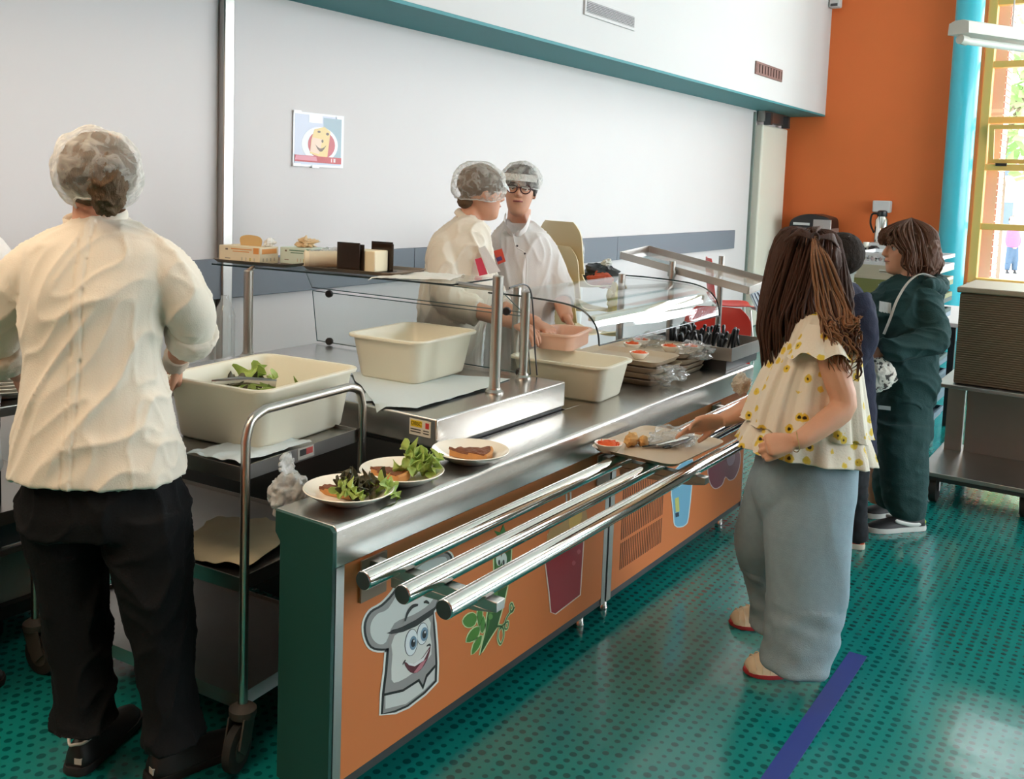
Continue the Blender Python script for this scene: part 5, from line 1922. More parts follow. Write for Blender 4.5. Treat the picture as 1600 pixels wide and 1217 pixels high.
def net_mat():
    """thin crinkled non-woven cap: more solid where it is seen edge on and along its creases"""
    m = bpy.data.materials.new('hairnet_mesh')
    m.use_nodes = True
    N, L = m.node_tree.nodes, m.node_tree.links
    N.remove(N['Principled BSDF'])
    tr = N.new('ShaderNodeBsdfTransparent')
    df = N.new('ShaderNodeBsdfDiffuse')
    df.inputs[0].default_value = (*lin((240, 238, 232)), 1)
    tl = N.new('ShaderNodeBsdfTranslucent')
    tl.inputs[0].default_value = (*lin((240, 238, 232)), 1)
    mm = N.new('ShaderNodeMixShader')
    mm.inputs[0].default_value = .35
    L.new(df.outputs[0], mm.inputs[1])
    L.new(tl.outputs[0], mm.inputs[2])
    lw = N.new('ShaderNodeLayerWeight')
    lw.inputs[0].default_value = .5
    tc = N.new('ShaderNodeTexCoord')
    n = N.new('ShaderNodeTexNoise')
    n.inputs['Scale'].default_value = 26
    n.inputs['Detail'].default_value = 3
    n.inputs['Distortion'].default_value = 1.5
    L.new(tc.outputs['Object'], n.inputs[0])
    r = N.new('ShaderNodeMapRange')
    r.inputs[1].default_value = .42
    r.inputs[2].default_value = .72
    r.inputs[3].default_value = 0
    r.inputs[4].default_value = .38
    L.new(n.outputs[0], r.inputs[0])
    p = N.new('ShaderNodeMath')
    p.operation = 'POWER'
    p.inputs[1].default_value = 2
    L.new(lw.outputs['Facing'], p.inputs[0])
    q = N.new('ShaderNodeMath')
    q.operation = 'MULTIPLY_ADD'
    q.inputs[1].default_value = .55
    L.new(p.outputs[0], q.inputs[0])
    L.new(r.outputs[0], q.inputs[2])
    k = N.new('ShaderNodeMath')
    k.use_clamp = True
    k.inputs[1].default_value = .15
    L.new(q.outputs[0], k.inputs[0])
    ms = N.new('ShaderNodeMixShader')
    L.new(k.outputs[0], ms.inputs[0])
    L.new(tr.outputs[0], ms.inputs[1])
    L.new(mm.outputs[0], ms.inputs[2])
    L.new(ms.outputs[0], N['Material Output'].inputs[0])
    bp = N.new('ShaderNodeBump')
    bp.inputs['Strength'].default_value = .8
    bp.inputs['Distance'].default_value = .01
    L.new(n.outputs[0], bp.inputs['Height'])
    L.new(bp.outputs[0], df.inputs['Normal'])
    MATS['hairnet_mesh'] = m
    return m


def skin_mat(name, rgb):
    m = mat(name, rgb, .5, var=.06, vscale=25, bump=.03, bscale=300)
    b = m.node_tree.nodes['Principled BSDF']
    b.inputs['Subsurface Weight'].default_value = .08
    b.inputs['Subsurface Radius'].default_value = (.01, .004, .002)
    return m


M_skinA = skin_mat('skin_server', (206, 152, 124))
M_skinB = skin_mat('skin_child', (212, 158, 128))
M_coat = mat('white_cotton', (232, 222, 206), .85, bump=.12, bscale=260, trans=.08, sheen=.2)
M_coat2 = mat('white_poplin', (228, 222, 218), .85, bump=.12, bscale=260, trans=.06, sheen=.2)
M_trous = mat('black_workwear', (13, 14, 16), .85, bump=.15, bscale=200, spec=.2)
M_net = net_mat()
M_netband = sheet_mat('hairnet_band', (240, 240, 238), .72, .5, .3, bump=.8, bscale=60)
M_hairA = mat('brown_blond_hair', (96, 74, 52), .6, spec=.25, var=.5, vscale=70, stretch=(3, 3, .5), bump=.4, bscale=150)
M_hairK = mat('dark_brown_hair', (44, 35, 30), .75, spec=.15, var=.4, vscale=70, stretch=(3, 3, .5), bump=.4, bscale=150)


def hairnet(parent, mx, sx=.115, sy=.098, sz=.105, c=(-.012, 0, .045), seed=1.0, cut=-.62, lump=.12):
    rs = []
    nu, nv = 44, 26
    for i in range(nv + 1):
        t = math.asin(max(-1, min(1, cut + (1 - cut) * (i / nv) ** .9)))
        t = min(t, pi / 2 - .02)
        ring = []
        for k in range(nu):
            d = V((cos(t) * cos(2 * pi * k / nu), cos(t) * sin(2 * pi * k / nu), sin(t)))
            f = 1 + lump * (noise.noise(d * 2 + V((seed, 0, 0)))) + lump * .5 * (.4 - abs(noise.noise(d * 5.5 + V((0, seed, 0))))) + .018 * noise.noise(d * 17)
            if i == 0:
                f *= .93
            ring.append(mx @ (V(c) + V((d.x * sx * f, d.y * sy * f, d.z * sz * f))))
        rs.append(ring)
    o = MB().rings(rs, cap=False)
    net = o.build('hair_net', M_net, parent, ang=0)
    for p in net.data.polygons:
        p.use_smooth = True
    q = rs[0]
    MB().tube(q, .003, 8, closed=True).build('elastic', M_netband, net)
    return net


def person(label, foot, group=None):
    return thing('person', label, 'person', (foot[0], foot[1], 0), group)


# ------------------------------------------------------------------ A: near server, seen from behind
D = 2.43
A = person('server in white coat and hair net seen from behind at the left', (1.45, 2.10))
hA = headmx(dp(154, 280, D + .02), 48, -14, 4, .98)
b = MB()
head(b, hA)
limb(b, [(150, 300, D + .03, .055), (150, 345, D + .02, .058), (150, 380, D, .07)])
rowloft(b, [(352, 128, 180, .05), (378, 90, 215, .065), (430, 75, 230, .085), (560, 75, 220, .10), (700, 60, 255, .11), (760, 60, 260, .10)], D)
limb(b, [(228, 410, D, .036), (302, 495, D + .05, .043), (290, 535, D + .17, .038), (275, 562, D + .27, .029)])
limb(b, [(80, 412, D, .036), (2, 515, D + .05, .043), (12, 555, D + .20, .038), (30, 582, D + .32, .029)])
hand(b, dp(275, 562, D + .27), dp(281, 600, D + .36) - dp(275, 562, D + .27), -HR + UP * -.3, -1, .95, (35, 40, 25))
hand(b, dp(30, 582, D + .32), dp(52, 600, D + .44) - dp(30, 582, D + .32), HR + UP * -.3, 1, .95, (35, 40, 25))
aL, aR = V((1.42, 2.225, .085)), V((1.525, 1.995, .085))
for hip, kn, an, h2, t2 in (((100, 760, D + .02), (124, 960, D + .02), aL, (1.365, 2.195), (1.60, 2.305)), ((228, 760, D), (248, 950, D - .02), aR, (1.465, 2.005), (1.715, 1.965))):
    P = catmull([dp(*hip), dp(*kn), an], 4)
    b.tube(P, [.08, .075, .07, .062, .055, .052, .05, .044, .036], 14)
finish(solid(b, .0046, 2), 'body', M_skinA, A)
# coat
c = MB()
rowloft(c, [(338, 118, 196, .062, .02), (350, 100, 215, .075), (366, 68, 246, .092), (392, 40, 268, .108), (440, 38, 264, .125), (500, 40, 252, .125), (560, 44, 249, .125), (620, 37, 261, .135), (680, 27, 275, .145), (715, 22, 283, .15), (735, 19, 287, .152), (739, 18, 288, .152)], D, 36)
limb(c, [(215, 398, D, .05), (244, 405, D, .058), (272, 440, D + .01, .066), (298, 486, D + .04, .067), (300, 514, D + .09, .060), (294, 530, D + .125, .056)], 20)
limb(c, [(92, 398, D, .05), (62, 407, D, .058), (30, 445, D + .01, .066), (2, 495, D + .04, .067), (-2, 530, D + .09, .060), (6, 556, D + .17, .056)], 20)
ctr = dp(152, 560, D)


def coatA(o, p, n):
    s = (p - ctr).dot(HR) - .0
    back = n.dot(-HF)
    line = -.008 + (p.z - .9) * .012
    if back > .4:
        k = s - line
        if abs(k) < .011:
            o = o + n * .0022
        elif abs(k) < .015:
            o = o - n * .0022
    if p.z < .63:
        o = o + n * .0012
    return o


def hemtilt(p, n):
    q = dA(p, n)
    q = p.lerp(q, max(.25, min(1, (p.z - .58) / .25)))
    s = (p - ctr).dot(HR)
    w = max(0, min(1, (.80 - p.z) / .2))
    q.z += w * (.035 * (s / .2)) * .55
    return q


dA = diag(.0098, HR * .8 + UP * 1.0, 12, 2.6, 2.0, coatA)
cm_ = solid(c, .0062, 4)
open_below(cm_, .60)
co = finish(cm_, 'coat', M_coat, A, fn=hemtilt)
sm_ = co.modifiers.new('cloth', 'SOLIDIFY')
sm_.thickness = .003
k = MB()
k.tube([dp(150 + 47 * cos(t), 343 + 8 * sin(t) - 6 * cos(t), D + .02 - .05 * sin(t)) for t in [2 * pi * i / 28 for i in range(28)]], [(.017, .006)] * 28, 10, ref=UP, closed=True)
k.build('collar', M_coat, A)
for pts, r in (([(304, 512, D + .08, .066), (299, 521, D + .10, .069), (295, 530, D + .13, .064)], 20), ([(-6, 540, D + .09, .066), (0, 550, D + .12, .069), (5, 560, D + .16, .064)], 20)):
    cf = MB()
    limb(cf, pts, r)
    finish(solid(cf, .006, 2), 'cuff', M_coat, A, fn=folds(.006, (20, 20, 20), 3))
# glove on the visible hand
gm = MB()
limb(gm, [(278, 552, D + .235, .036), (275, 562, D + .27, .035), (276, 572, D + .29, .034)])
finish(solid(gm, .005, 2), 'glove_cuff', mat('thin_white_glove', (226, 212, 196), .5, trans=.2), A, fn=folds(.004, (40, 40, 40), 7))
t = MB()
rowloft(t, [(690, 62, 245, .10), (735, 44, 272, .12), (775, 36, 287, .135), (795, 34, 290, .14), (822, 34, 291, .135)], D, 32)
rowloft(t, [(790, 35, 164, .12, .02), (850, 46, 164, .11, .02), (920, 62, 164, .10, .02), (1000, 77, 171, .09, .02), (1060, 88, 174, .085, .015), (1105, 91, 176, .086, .01), (1128, 86, 182, .092, 0)], D, 28)
rowloft(t, [(790, 160, 291, .12, -.01), (850, 171, 293, .11, -.01), (920, 188, 295, .10, -.015), (1000, 208, 298, .09, -.02), (1060, 219, 299, .086, -.025), (1110, 225, 303, .088, -.03), (1150, 229, 316, .096, -.035)], D, 28)
finish(solid(t, .0068, 3), 'trousers', M_trous, A, fn=diag(.014, V((.5, .3, 1)), 9, 4, 4))
M_shoeA = mat('black_leather_shoe', (30, 28, 28), .5)
M_soleA = mat('black_sole', (40, 38, 38), .7)
M_refl = mat('white_trim', (206, 204, 198), .5)
shoe(A, (1.352, 2.188, 0), (1.615, 2.308, 0), M_shoeA, M_soleA, .05, .095, .022, (('trim', M_refl), ('patch', M_refl)))
shoe(A, (1.452, 2.008, 0), (1.735, 1.962, 0), M_shoeA, M_soleA, .05, .095, .022, (('trim', M_refl), ('patch', M_refl)))
# hair with a bun, under a net
h = MB()
h.sphere(hA @ V((-.02, 0, .018)), (.110, .096, .100), 20, 14, mx=hA.to_3x3().to_4x4())
finish(solid(h, .006, 2), 'hair', M_hairA, A, fn=folds(.006, (20, 20, 60), 2))
bun = MB()
bun.sphere(dp(168, 288, D - .10), (.045, .045, .075), 18, 12)
finish(solid(bun, .005, 1), 'hair_bun', M_hairA, A, fn=diag(.010, V((.3, .3, 1)), 60, 8, 3))
hairnet(A, headmx(dp(154, 273, D - .02), 48, -14, 4, 1.0), .132, .108, .103, (-.01, 0, .008), 2.0, -.88, .13)

# ------------------------------------------------------------------ B: server in profile behind the counter
D = 4.22
B = person('server in white coat with hair net turned towards her colleague, behind the counter', (3.43, 2.45))
hB = headmx(dp(753, 303, D), -38, -2, 0, .98)
b = MB()
head(b, hB)
limb(b, [(742, 318, D + .01, .052), (732, 345, D + .01, .054), (722, 370, D, .07)])
rowloft(b, [(352, 712, 742, .06), (378, 695, 748, .09), (430, 680, 752, .12), (520, 665, 740, .13), (620, 660, 740, .13), (700, 665, 735, .11)], D)
limb(b, [(704, 400, D - .08, .034), (706, 468, D - .16, .040), (755, 488, D - .22, .037), (806, 505, D - .30, .028)])
limb(b, [(738, 400, D + .10, .034), (763, 462, D + .12, .038), (800, 490, D + .0, .037), (840, 505, D - .12, .028)])
hand(b, dp(806, 505, D - .30), dp(836, 520, D - .40) - dp(806, 505, D - .30), UP * -1 + HF * .2, 1, .92, (25, 30, 20))
hand(b, dp(840, 505, D - .12), dp(866, 520, D - .2) - dp(840, 505, D - .12), UP * -1, -1, .92, (30, 35, 25))
for s in (-.09, .09):
    p0 = dp(702, 690, D) + HF * s
    b.tube([p0, V((p0.x, p0.y, .45)), V((p0.x + .01, p0.y, .06))], [.08, .055, .038], 12)
finish(solid(b, .0052, 2), 'body', M_skinA, B)
face_parts(B, hB)
c = MB()
rowloft(c, [(334, 718, 742, .06, .01), (345, 706, 752, .09), (358, 690, 762, .13), (380, 672, 768, .165), (420, 663, 772, .175), (470, 655, 765, .17), (520, 650, 756, .17), (580, 644, 750, .175), (640, 642, 750, .18), (690, 642, 750, .18)], D, 32)
limb(c, [(702, 376, D - .07, .05), (693, 392, D - .11, .064), (693, 435, D - .15, .072), (703, 470, D - .17, .068), (733, 483, D - .19, .058), (748, 487, D - .205, .054)], 20)
limb(c, [(742, 375, D + .12, .066), (760, 450, D + .13, .068), (785, 482, D + .04, .056)], 18)
finish(solid(c, .0066, 4), 'coat', M_coat, B, fn=diag(.013, V((.35, -.4, 1)), 12, 3, 6))
k = MB()
k.tube([dp(733 + 19 * cos(t), 341 + 12 * cos(t) + 4 * sin(t), D + .01 - .055 * sin(t)) for t in [2 * pi * i / 24 for i in range(24)]], [(.016, .006)] * 24, 10, ref=UP, closed=True)
k.build('collar', M_coat, B)
bd = [dp(742, 405, D - .175), dp(752, 402, D - .17), dp(762, 428, D - .17), dp(749, 431, D - .178)]
MB().prism(bd, -HF * .004).build('name_badge', mat('pink_badge', (206, 62, 84), .4), B)
bl = [dp(747, 388, D - .165), dp(758, 384, D - .16), dp(782, 424, D - .14), dp(764, 428, D - .15)]
MB().prism(bl, -HF * .006).build('lapel', M_coat2, B)
t = MB()
for s in (-.09, .09):
    p0 = dp(700, 690, D) + HF * s
    t.tube([p0 + UP * .06, V((p0.x, p0.y, .45)), V((p0.x + .01, p0.y, .07))], [.105, .085, .08], 16)
finish(solid(t, .009, 2), 'trousers', M_trous, B)
for s in (-.09, .09):
    p0 = dp(700, 690, D) + HF * s
    shoe(B, (p0.x - .05, p0.y + .06, 0), (p0.x + .10, p0.y - .16, 0), M_shoeA, M_soleA, .046, .09)
h = MB()
h.sphere(hB @ V((-.014, 0, .048)), (.102, .088, .086), 20, 14, mx=hB.to_3x3().to_4x4())
h.sphere(hB @ V((-.075, 0, -.04)), (.035, .05, .03), 14, 10, mx=hB.to_3x3().to_4x4())
finish(solid(h, .006, 2), 'hair', M_hairA, B, fn=folds(.006, (20, 20, 60), 5))
hairnet(B, hB, .126, .106, .112, (-.018, 0, .034), 5.0, -.6, .12)
gB = MB()
for s in (-1, 1):
    gB.tube([hB @ V((.094, s * .032 + .020 * cos(t), .008 + .017 * sin(t))) for t in [2 * pi * i / 18 for i in range(18)]], .0015, 6, closed=True)
    gB.tube([hB @ V((.092, s * .052, .012)), hB @ V((-.005, s * .077, .014))], .0014, 6)
gB.build('glasses', M_tubes, B)
# net visor
vz = MB().grid(lambda u, v: hB @ V((.078 + .036 * v, (u - .5) * .13 * (1 - .2 * v), .072 - .026 * v - .12 * (u - .5) ** 2)), 10, 5, .001)
vz.build('visor', M_netband, B)

# ------------------------------------------------------------------ C: server facing the camera
D = 4.58
C_ = person('server with round dark glasses and white visor facing the camera, behind the counter', (3.78, 2.42))
hC = headmx(dp(812, 299, D - .02), -150, 3, -3, .98)
b = MB()
head(b, hC)
limb(b, [(812, 325, D + .03, .056), (810, 348, D + .03, .058), (810, 372, D + .02, .075)])
rowloft(b, [(355, 792, 830, .06), (385, 776, 848, .08), (440, 765, 865, .11), (540, 770, 858, .11), (650, 768, 862, .12), (700, 770, 860, .11)], D)
limb(b, [(844, 400, D, .034), (873, 455, D - .02, .044), (880, 480, D - .12, .038), (886, 497, D - .20, .030)])
limb(b, [(784, 400, D, .034), (768, 458, D - .04, .038), (800, 490, D - .14, .036), (842, 512, D - .22, .029)])
hand(b, dp(886, 497, D - .20), dp(898, 520, D - .27) - dp(886, 497, D - .20), -HR + UP * -.3, 1, .95, (25, 30, 20))
hand(b, dp(842, 512, D - .22), dp(866, 520, D - .28) - dp(842, 512, D - .22), UP * -1, 1, .92, (30, 35, 25))
for s in (-.09, .09):
    p0 = dp(815, 690, D) + HR * s
    b.tube([p0, V((p0.x, p0.y, .45)), V((p0.x, p0.y, .06))], [.08, .055, .038], 12)
finish(solid(b, .005, 2), 'body', M_skinA, C_)
face_parts(C_, hC, brow=(60, 46, 40), lip=(150, 74, 74), open_=True)
c = MB()
rowloft(c, [(346, 790, 832, .066, .02), (356, 778, 845, .085, .01), (370, 766, 858, .11), (395, 758, 868, .125), (440, 758, 868, .135), (500, 762, 864, .135), (570, 758, 868, .14), (640, 756, 872, .145), (690, 755, 873, .145)], D, 32)
limb(c, [(838, 376, D, .05), (851, 386, D, .06), (864, 422, D - .01, .068), (874, 455, D - .03, .066), (879, 474, D - .08, .057)], 20)
limb(c, [(787, 376, D, .05), (774, 386, D, .06), (764, 430, D - .02, .068), (775, 472, D - .08, .060)], 20)
finish(solid(c, .0066, 4), 'coat', M_coat2, C_, fn=diag(.013, V((.2, .2, 1)), 12, 3, 9))
for s, pts in ((1, [(828, 340, -.02), (822, 356, -.085), (812, 366, -.105), (806, 362, -.11)]), (-1, [(790, 338, -.02), (788, 350, -.075), (796, 362, -.10), (803, 368, -.11)])):
    MB().tube(catmull([dp(x, y, D + d) for x, y, d in pts], 4), [(.019, .0028)] * 13, 10, ref=UP).build('collar', M_coat2, C_)
pl = catmull([dp(x, y, D + d) for x, y, d in ((801, 364, -.118), (806, 385, -.135), (822, 400, -.146), (822, 450, -.152), (822, 520, -.152))], 5)
MB().tube(pl, .003, 8).build('placket', M_coat2, C_)
for x, y in ((808, 384), (820, 396)):
    q = dp(x, y, D - .155)
    MB().tube([q, q - HF * .006], .005, 12).build('button', M_dsteel, C_)
bd = [dp(771, 392, D - .145), dp(784, 388, D - .148), dp(790, 408, D - .15), dp(778, 413, D - .148)]
MB().prism(bd, -HF * .012).build('name_badge', mat('red_badge', (214, 74, 52), .4), C_)
bd2 = [dp(775, 403, D - .162), dp(783, 400, D - .162), dp(785, 406, D - .162), dp(777, 409, D - .162)]
MB().prism(bd2, -HF * .001).build('badge_print', mat('badge_print', (90, 60, 110), .5), C_)
t = MB()
for s in (-.09, .09):
    p0 = dp(815, 690, D) + HR * s
    t.tube([p0 + UP * .06, V((p0.x, p0.y, .45)), V((p0.x, p0.y, .07))], [.105, .085, .08], 16)
finish(solid(t, .009, 2), 'trousers', M_trous, C_)
for s in (-.09, .09):
    p0 = dp(815, 690, D) + HR * s
    shoe(C_, (p0.x + .06, p0.y + .08, 0), (p0.x - .08, p0.y - .15, 0), M_shoeA, M_soleA, .046, .09)
h = MB()
h.sphere(hC @ V((-.014, 0, .05)), (.102, .088, .084), 20, 14, mx=hC.to_3x3().to_4x4())
for s in (-1, 1):
    h.sphere(hC @ V((.0, s * .072, .02)), (.03, .012, .04), 12, 8, mx=hC.to_3x3().to_4x4())
finish(solid(h, .005, 2), 'hair', mat('greying_hair', (66, 56, 52), .55, var=.4, vscale=80, bump=.4, bscale=150), C_, fn=folds(.005, (20, 20, 60), 8))
hairnet(C_, hC, .120, .102, .100, (-.012, 0, .048), 8.0, -.35, .10)
vz = MB().grid(lambda u, v: hC @ V((.083 + .028 * sin(pi * u) * (.4 + .6 * v), (u - .5) * .165, .078 - .034 * v)), 14, 5, .0012)
vz.build('visor', M_netband, C_)
gC = MB()
for s in (-1, 1):
    gC.tube([hC @ V((.0965 - .010 * abs(cos(t) * .5 + .5) * 0, s * .032 + .0235 * cos(t), .008 + .0215 * sin(t))) for t in [2 * pi * i / 22 for i in range(22)]], .0030, 8, closed=True)
    gC.tube([hC @ V((.095, s * .055, .014)), hC @ V((-.005, s * .079, .016))], .0028, 8)
gC.tube([hC @ V((.097, -.010, .013)), hC @ V((.100, 0, .016)), hC @ V((.097, .010, .013))], .0026, 8)
gC.build('glasses', mat('burgundy_frame', (62, 24, 30), .3), C_)
# ------------------------------------------------------------------ D: girl in flowered blouse
def flower_mat():
    m = mat('flowered_cotton', (238, 228, 210), .85, bump=.15, bscale=150, trans=.12)
    N, L = m.node_tree.nodes, m.node_tree.links
    b = N['Principled BSDF']
    tc = N.new('ShaderNodeTexCoord')
    vo = N.new('ShaderNodeTexVoronoi')
    vo.inputs['Scale'].default_value = 22
    L.new(tc.outputs['Object'], vo.inputs['Vector'])
    sz = N.new('ShaderNodeTexNoise')
    sz.inputs['Scale'].default_value = 90
    L.new(tc.outputs['Object'], sz.inputs['Vector'])
    ad = N.new('ShaderNodeMath')
    ad.operation = 'MULTIPLY_ADD'
    ad.inputs[1].default_value = .22
    L.new(sz.outputs[0], ad.inputs[0])
    L.new(vo.outputs['Distance'], ad.inputs[2])
    cr = N.new('ShaderNodeValToRGB')
    e = cr.color_ramp.elements
    e[0].position, e[0].color = .23, (*lin((44, 34, 20)), 1)
    e[1].position, e[1].color = .25, (*lin((224, 186, 44)), 1)
    for p, c in ((.40, (234, 204, 84)), (.43, (238, 228, 210))):
        n = e.new(p)
        n.color = (*lin(c), 1)
    L.new(ad.outputs[0], cr.inputs[0])
    L.new(cr.outputs[0], b.inputs['Base Color'])
    return m


M_flower = flower_mat()
M_denim = mat('pale_denim', (136, 156, 166), .9, var=.12, vscale=40, bump=.2, bscale=300)
D = 3.10
G = person('girl with long brown hair in yellow flowered blouse and pale wide jeans', (3.15, .93))
hG = headmx(dp(1262, 418, D + .04), 104, 6, 0, .98)
b = MB()
head(b, hG)
limb(b, [(1275, 440, D + .03, .044), (1283, 480, D + .03, .047), (1285, 510, D + .02, .06)])
rowloft(b, [(488, 1262, 1312, .06), (515, 1240, 1325, .09), (580, 1235, 1320, .10), (660, 1230, 1315, .095), (740, 1215, 1325, .10), (790, 1215, 1320, .09)], D)
# near arm: elbow bent, fist in front of the waist
limb(b, [(1290, 528, D - .12, .044), (1304, 580, D - .15, .042), (1318, 632, D - .16, .040), (1290, 660, D - .18, .037), (1256, 684, D - .20, .030), (1240, 690, D - .20, .026)])
hand(b, dp(1240, 690, D - .20), dp(1200, 695, D - .20) - dp(1240, 690, D - .20), HF * .8 + UP * -.45, 1, .88, bends=((55, 80, 50),) * 4, thumb=20)
# far arm: reaching towards the tray
limb(b, [(1255, 530, D + .13, .042), (1220, 600, D + .14, .038), (1175, 634, D + .15, .036), (1140, 652, D + .16, .028), (1128, 656, D + .16, .025)])
hand(b, dp(1128, 656, D + .16), dp(1088, 664, D + .17) - dp(1128, 656, D + .16), UP * -.5 + HF * -.8, -1, .95, bends=((-8, 6, 4), (10, 14, 10), (18, 18, 12), (26, 24, 14)), thumb=28)
for hip, kn, an in (((1262, 770, D - .06), (1262, 900, D - .06), V((3.13, .845, .08))), ((1222, 770, D + .06), (1200, 880, D + .17), V((3.40, 1.02, .08)))):
    b.tube(catmull([dp(*hip), dp(*kn), an], 4), [.06, .056, .052, .048, .044, .042, .04, .036, .032], 14)
finish(solid(b, .0044, 2), 'body', M_skinB, G)
face_parts(G, hG)


def shell(name, rows, m, parent, npl, amp, seed=0.0, n=160, sub=5, tilt=0.0, z_tilt=.95, top_smooth=1.2):
    """open, pleated skirt-like cloth: level sections with folds that deepen downwards"""
    cs = []
    for y, xl, xr, dh, *o in rows:
        d = D + (o[0] if o else 0)
        cs.append((dp((xl + xr) / 2, y, d), (xr - xl) / 2 * d / F_PX, dh))
    P = catmull([q[0] for q in cs], sub)
    Q = catmull([V((q[1], q[2], 0)) for q in cs], sub)
    rs = []
    for i, (c0, q) in enumerate(zip(P, Q)):
        t = i / (len(P) - 1)
        ring = []
        for k in range(n):
            a = 2 * pi * k / n
            ph = a * npl + 2.2 * noise.noise(V((cos(a) * 1.5, sin(a) * 1.5, seed))) * 2 + .6 * t * noise.noise(V((cos(a) * 3, sin(a) * 3, seed + 5)))
            f = amp * (t ** top_smooth) * (sin(ph) + .35 * sin(2.3 * ph + 1))
            ca, sa_ = cos(a), sin(a)
            u = math.copysign(abs(ca) ** .88, ca)
            w = math.copysign(abs(sa_) ** .88, sa_)
            p = c0 + HR * (u * q.x + ca * f) + HF * (w * q.y + sa_ * f)
            s_ = (p - c0).dot(HR)
            p.z -= tilt * s_ * t * t
            p.z += .004 * noise.noise(V((cos(a) * 4, sin(a) * 4, seed + t * 3)))
            ring.append(p)
        rs.append(ring)
    o = MB().rings(rs, cap=False).build(name, m, parent, ang=0)
    for f in o.data.polygons:
        f.use_smooth = True
    sm_ = o.modifiers.new('cloth', 'SOLIDIFY')
    sm_.thickness = .0025
    return o


shell('blouse', [(476, 1270, 1304, .05, .02), (484, 1254, 1318, .08, .01), (498, 1238, 1330, .115), (530, 1222, 1336, .13), (580, 1198, 1341, .138), (625, 1178, 1347, .15), (660, 1166, 1352, .162), (668, 1164, 1354, .164)], M_flower, G, 13, .011, 2.0, tilt=.10)
shell('blouse_tier', [(640, 1186, 1336, .125), (665, 1170, 1348, .148), (690, 1156, 1357, .165), (706, 1151, 1361, .172)], M_flower, G, 12, .010, 7.0, tilt=.10)
c = MB()


def ruffle(cx, cy, d, sgn, w=.105):
    """fluttering cap sleeve standing off the shoulder"""
    top = dp(cx, cy, d)

    def fn(u, v):
        a = (u - .5) * 2.9
        r = .052 + .062 * v
        o = top + HR * (sin(a) * r * .98) - HF * (sgn * cos(a) * r * 1.05) - UP * (.012 + .105 * v - .02 * v * cos(a))
        o += -HF * sgn * (.006 * v * sin(a * 9)) + UP * (.010 * v * sin(a * 7 + 1))
        return o
    return MB().grid(fn, 44, 10, .0016)


ruffle(1287, 500, D - .10, 1).build('sleeve_ruffle', M_flower, G)
ruffle(1262, 500, D + .11, -1).build('sleeve_ruffle', M_flower, G)
# lacy cuff of the far side
tag(crumple(MB(), dp(1158, 600, D + .19), (.03, .03, .035), 71, .5, 40, 26, 1.0).build('lace_cuff', mat('lace', (222, 212, 196), .8, bump=1.0, bscale=220)), 'cream lace cuff of the far sleeve by the counter edge in front of the girl', 'pouch')
t = MB()
rowloft(t, [(690, 1192, 1338, .12), (730, 1182, 1336, .13), (775, 1178, 1333, .125), (815, 1190, 1326, .10)], D, 32)
rowloft(t, [(730, 1210, 1334, .10, -.03), (770, 1204, 1334, .10, -.045), (830, 1196, 1330, .10, -.06), (900, 1200, 1325, .098, -.07), (960, 1200, 1314, .10, -.08), (1010, 1194, 1300, .105, -.09), (1034, 1190, 1291, .11, -.10), (1040, 1194, 1289, .10, -.10)], D, 32)
rowloft(t, [(725, 1182, 1270, .09, .05), (760, 1168, 1262, .09, .07), (810, 1156, 1250, .09, .11), (860, 1150, 1243, .088, .15), (905, 1163, 1236, .085, .20), (945, 1176, 1235, .08, .22), (978, 1172, 1228, .085, .22)], D, 28)


def denim(p, n):
    q = p + n * (.008 * (.4 - abs(noise.noise(V((p.x * 9, p.y * 9, p.z * 2.2))))) + .004 * noise.noise(V((p.x * 14, p.y * 14, p.z * 9))))
    if p.z < .30:
        q += n * (.010 * noise.noise(V((p.x * 12, p.y * 12, p.z * 22 + 4))))
    return q


finish(solid(t, .0066, 8, .6), 'jeans', M_denim, G, fn=denim)
M_crm = mat('cream_canvas', (232, 214, 184), .7)
M_rsole = mat('red_sole', (176, 52, 58), .6)
for hl, to in ((at(1278, 1050, 2, 0), at(1166, 1050, 2, 0)), (at(1240, 978, 2, 0), at(1143, 975, 2, 0))):
    s_ = shoe(G, hl, to, M_crm, M_rsole, .05, .086, .014, toeh=1.7)
    hl, to = V(hl), V(to)
    f = (to - hl).normalized()
    sd = V((-f.y, f.x, 0))
    for q in (.74, .84, .92):
        hgt = {.74: .075, .84: .066, .92: .056}[q]
        w_ = {.74: .049, .84: .046, .92: .038}[q]
        MB().tube([hl + f * ((to - hl).length * q) + sd * (w_ * cos(a)) + UP * (.016 + hgt * max(0, sin(a)) * .75) for a in [pi * i / 10 for i in range(11)]], .0018, 6).build('welt', M_crm, s_)
MB().tube([dp(1243, 690, D - .20) + (HF * cos(a) + UP * sin(a)) * .031 + HR * .004 * sin(2 * a) for a in [2 * pi * i / 24 for i in range(24)]], .0013, 6, closed=True).build('bracelet', mat('gold', (206, 176, 116), .3, 1.0), G)
# hair
M_hairG = mat('girl_brown_hair', (74, 50, 40), .6, spec=.22, var=.45, vscale=60, stretch=(3, 3, .35), bump=.3, bscale=120)
M_hairL = mat('girl_light_hair', (140, 100, 72), .6, spec=.25, var=.35, vscale=60, stretch=(3, 3, .35), bump=.3, bscale=120)


def lock(mb, pts, r, n=7, flat=.55, sub=4):
    P = catmull(pts, sub)
    m = len(P)
    rad = []
    for i in range(m):
        t = i / (m - 1)
        k = min(1, .35 + t * 4) * (1 if t < .7 else max(.12, 1 - (t - .7) / .3 * .9))
        rad.append((r * k, r * k * flat))
    mb.tube(P, rad, n)


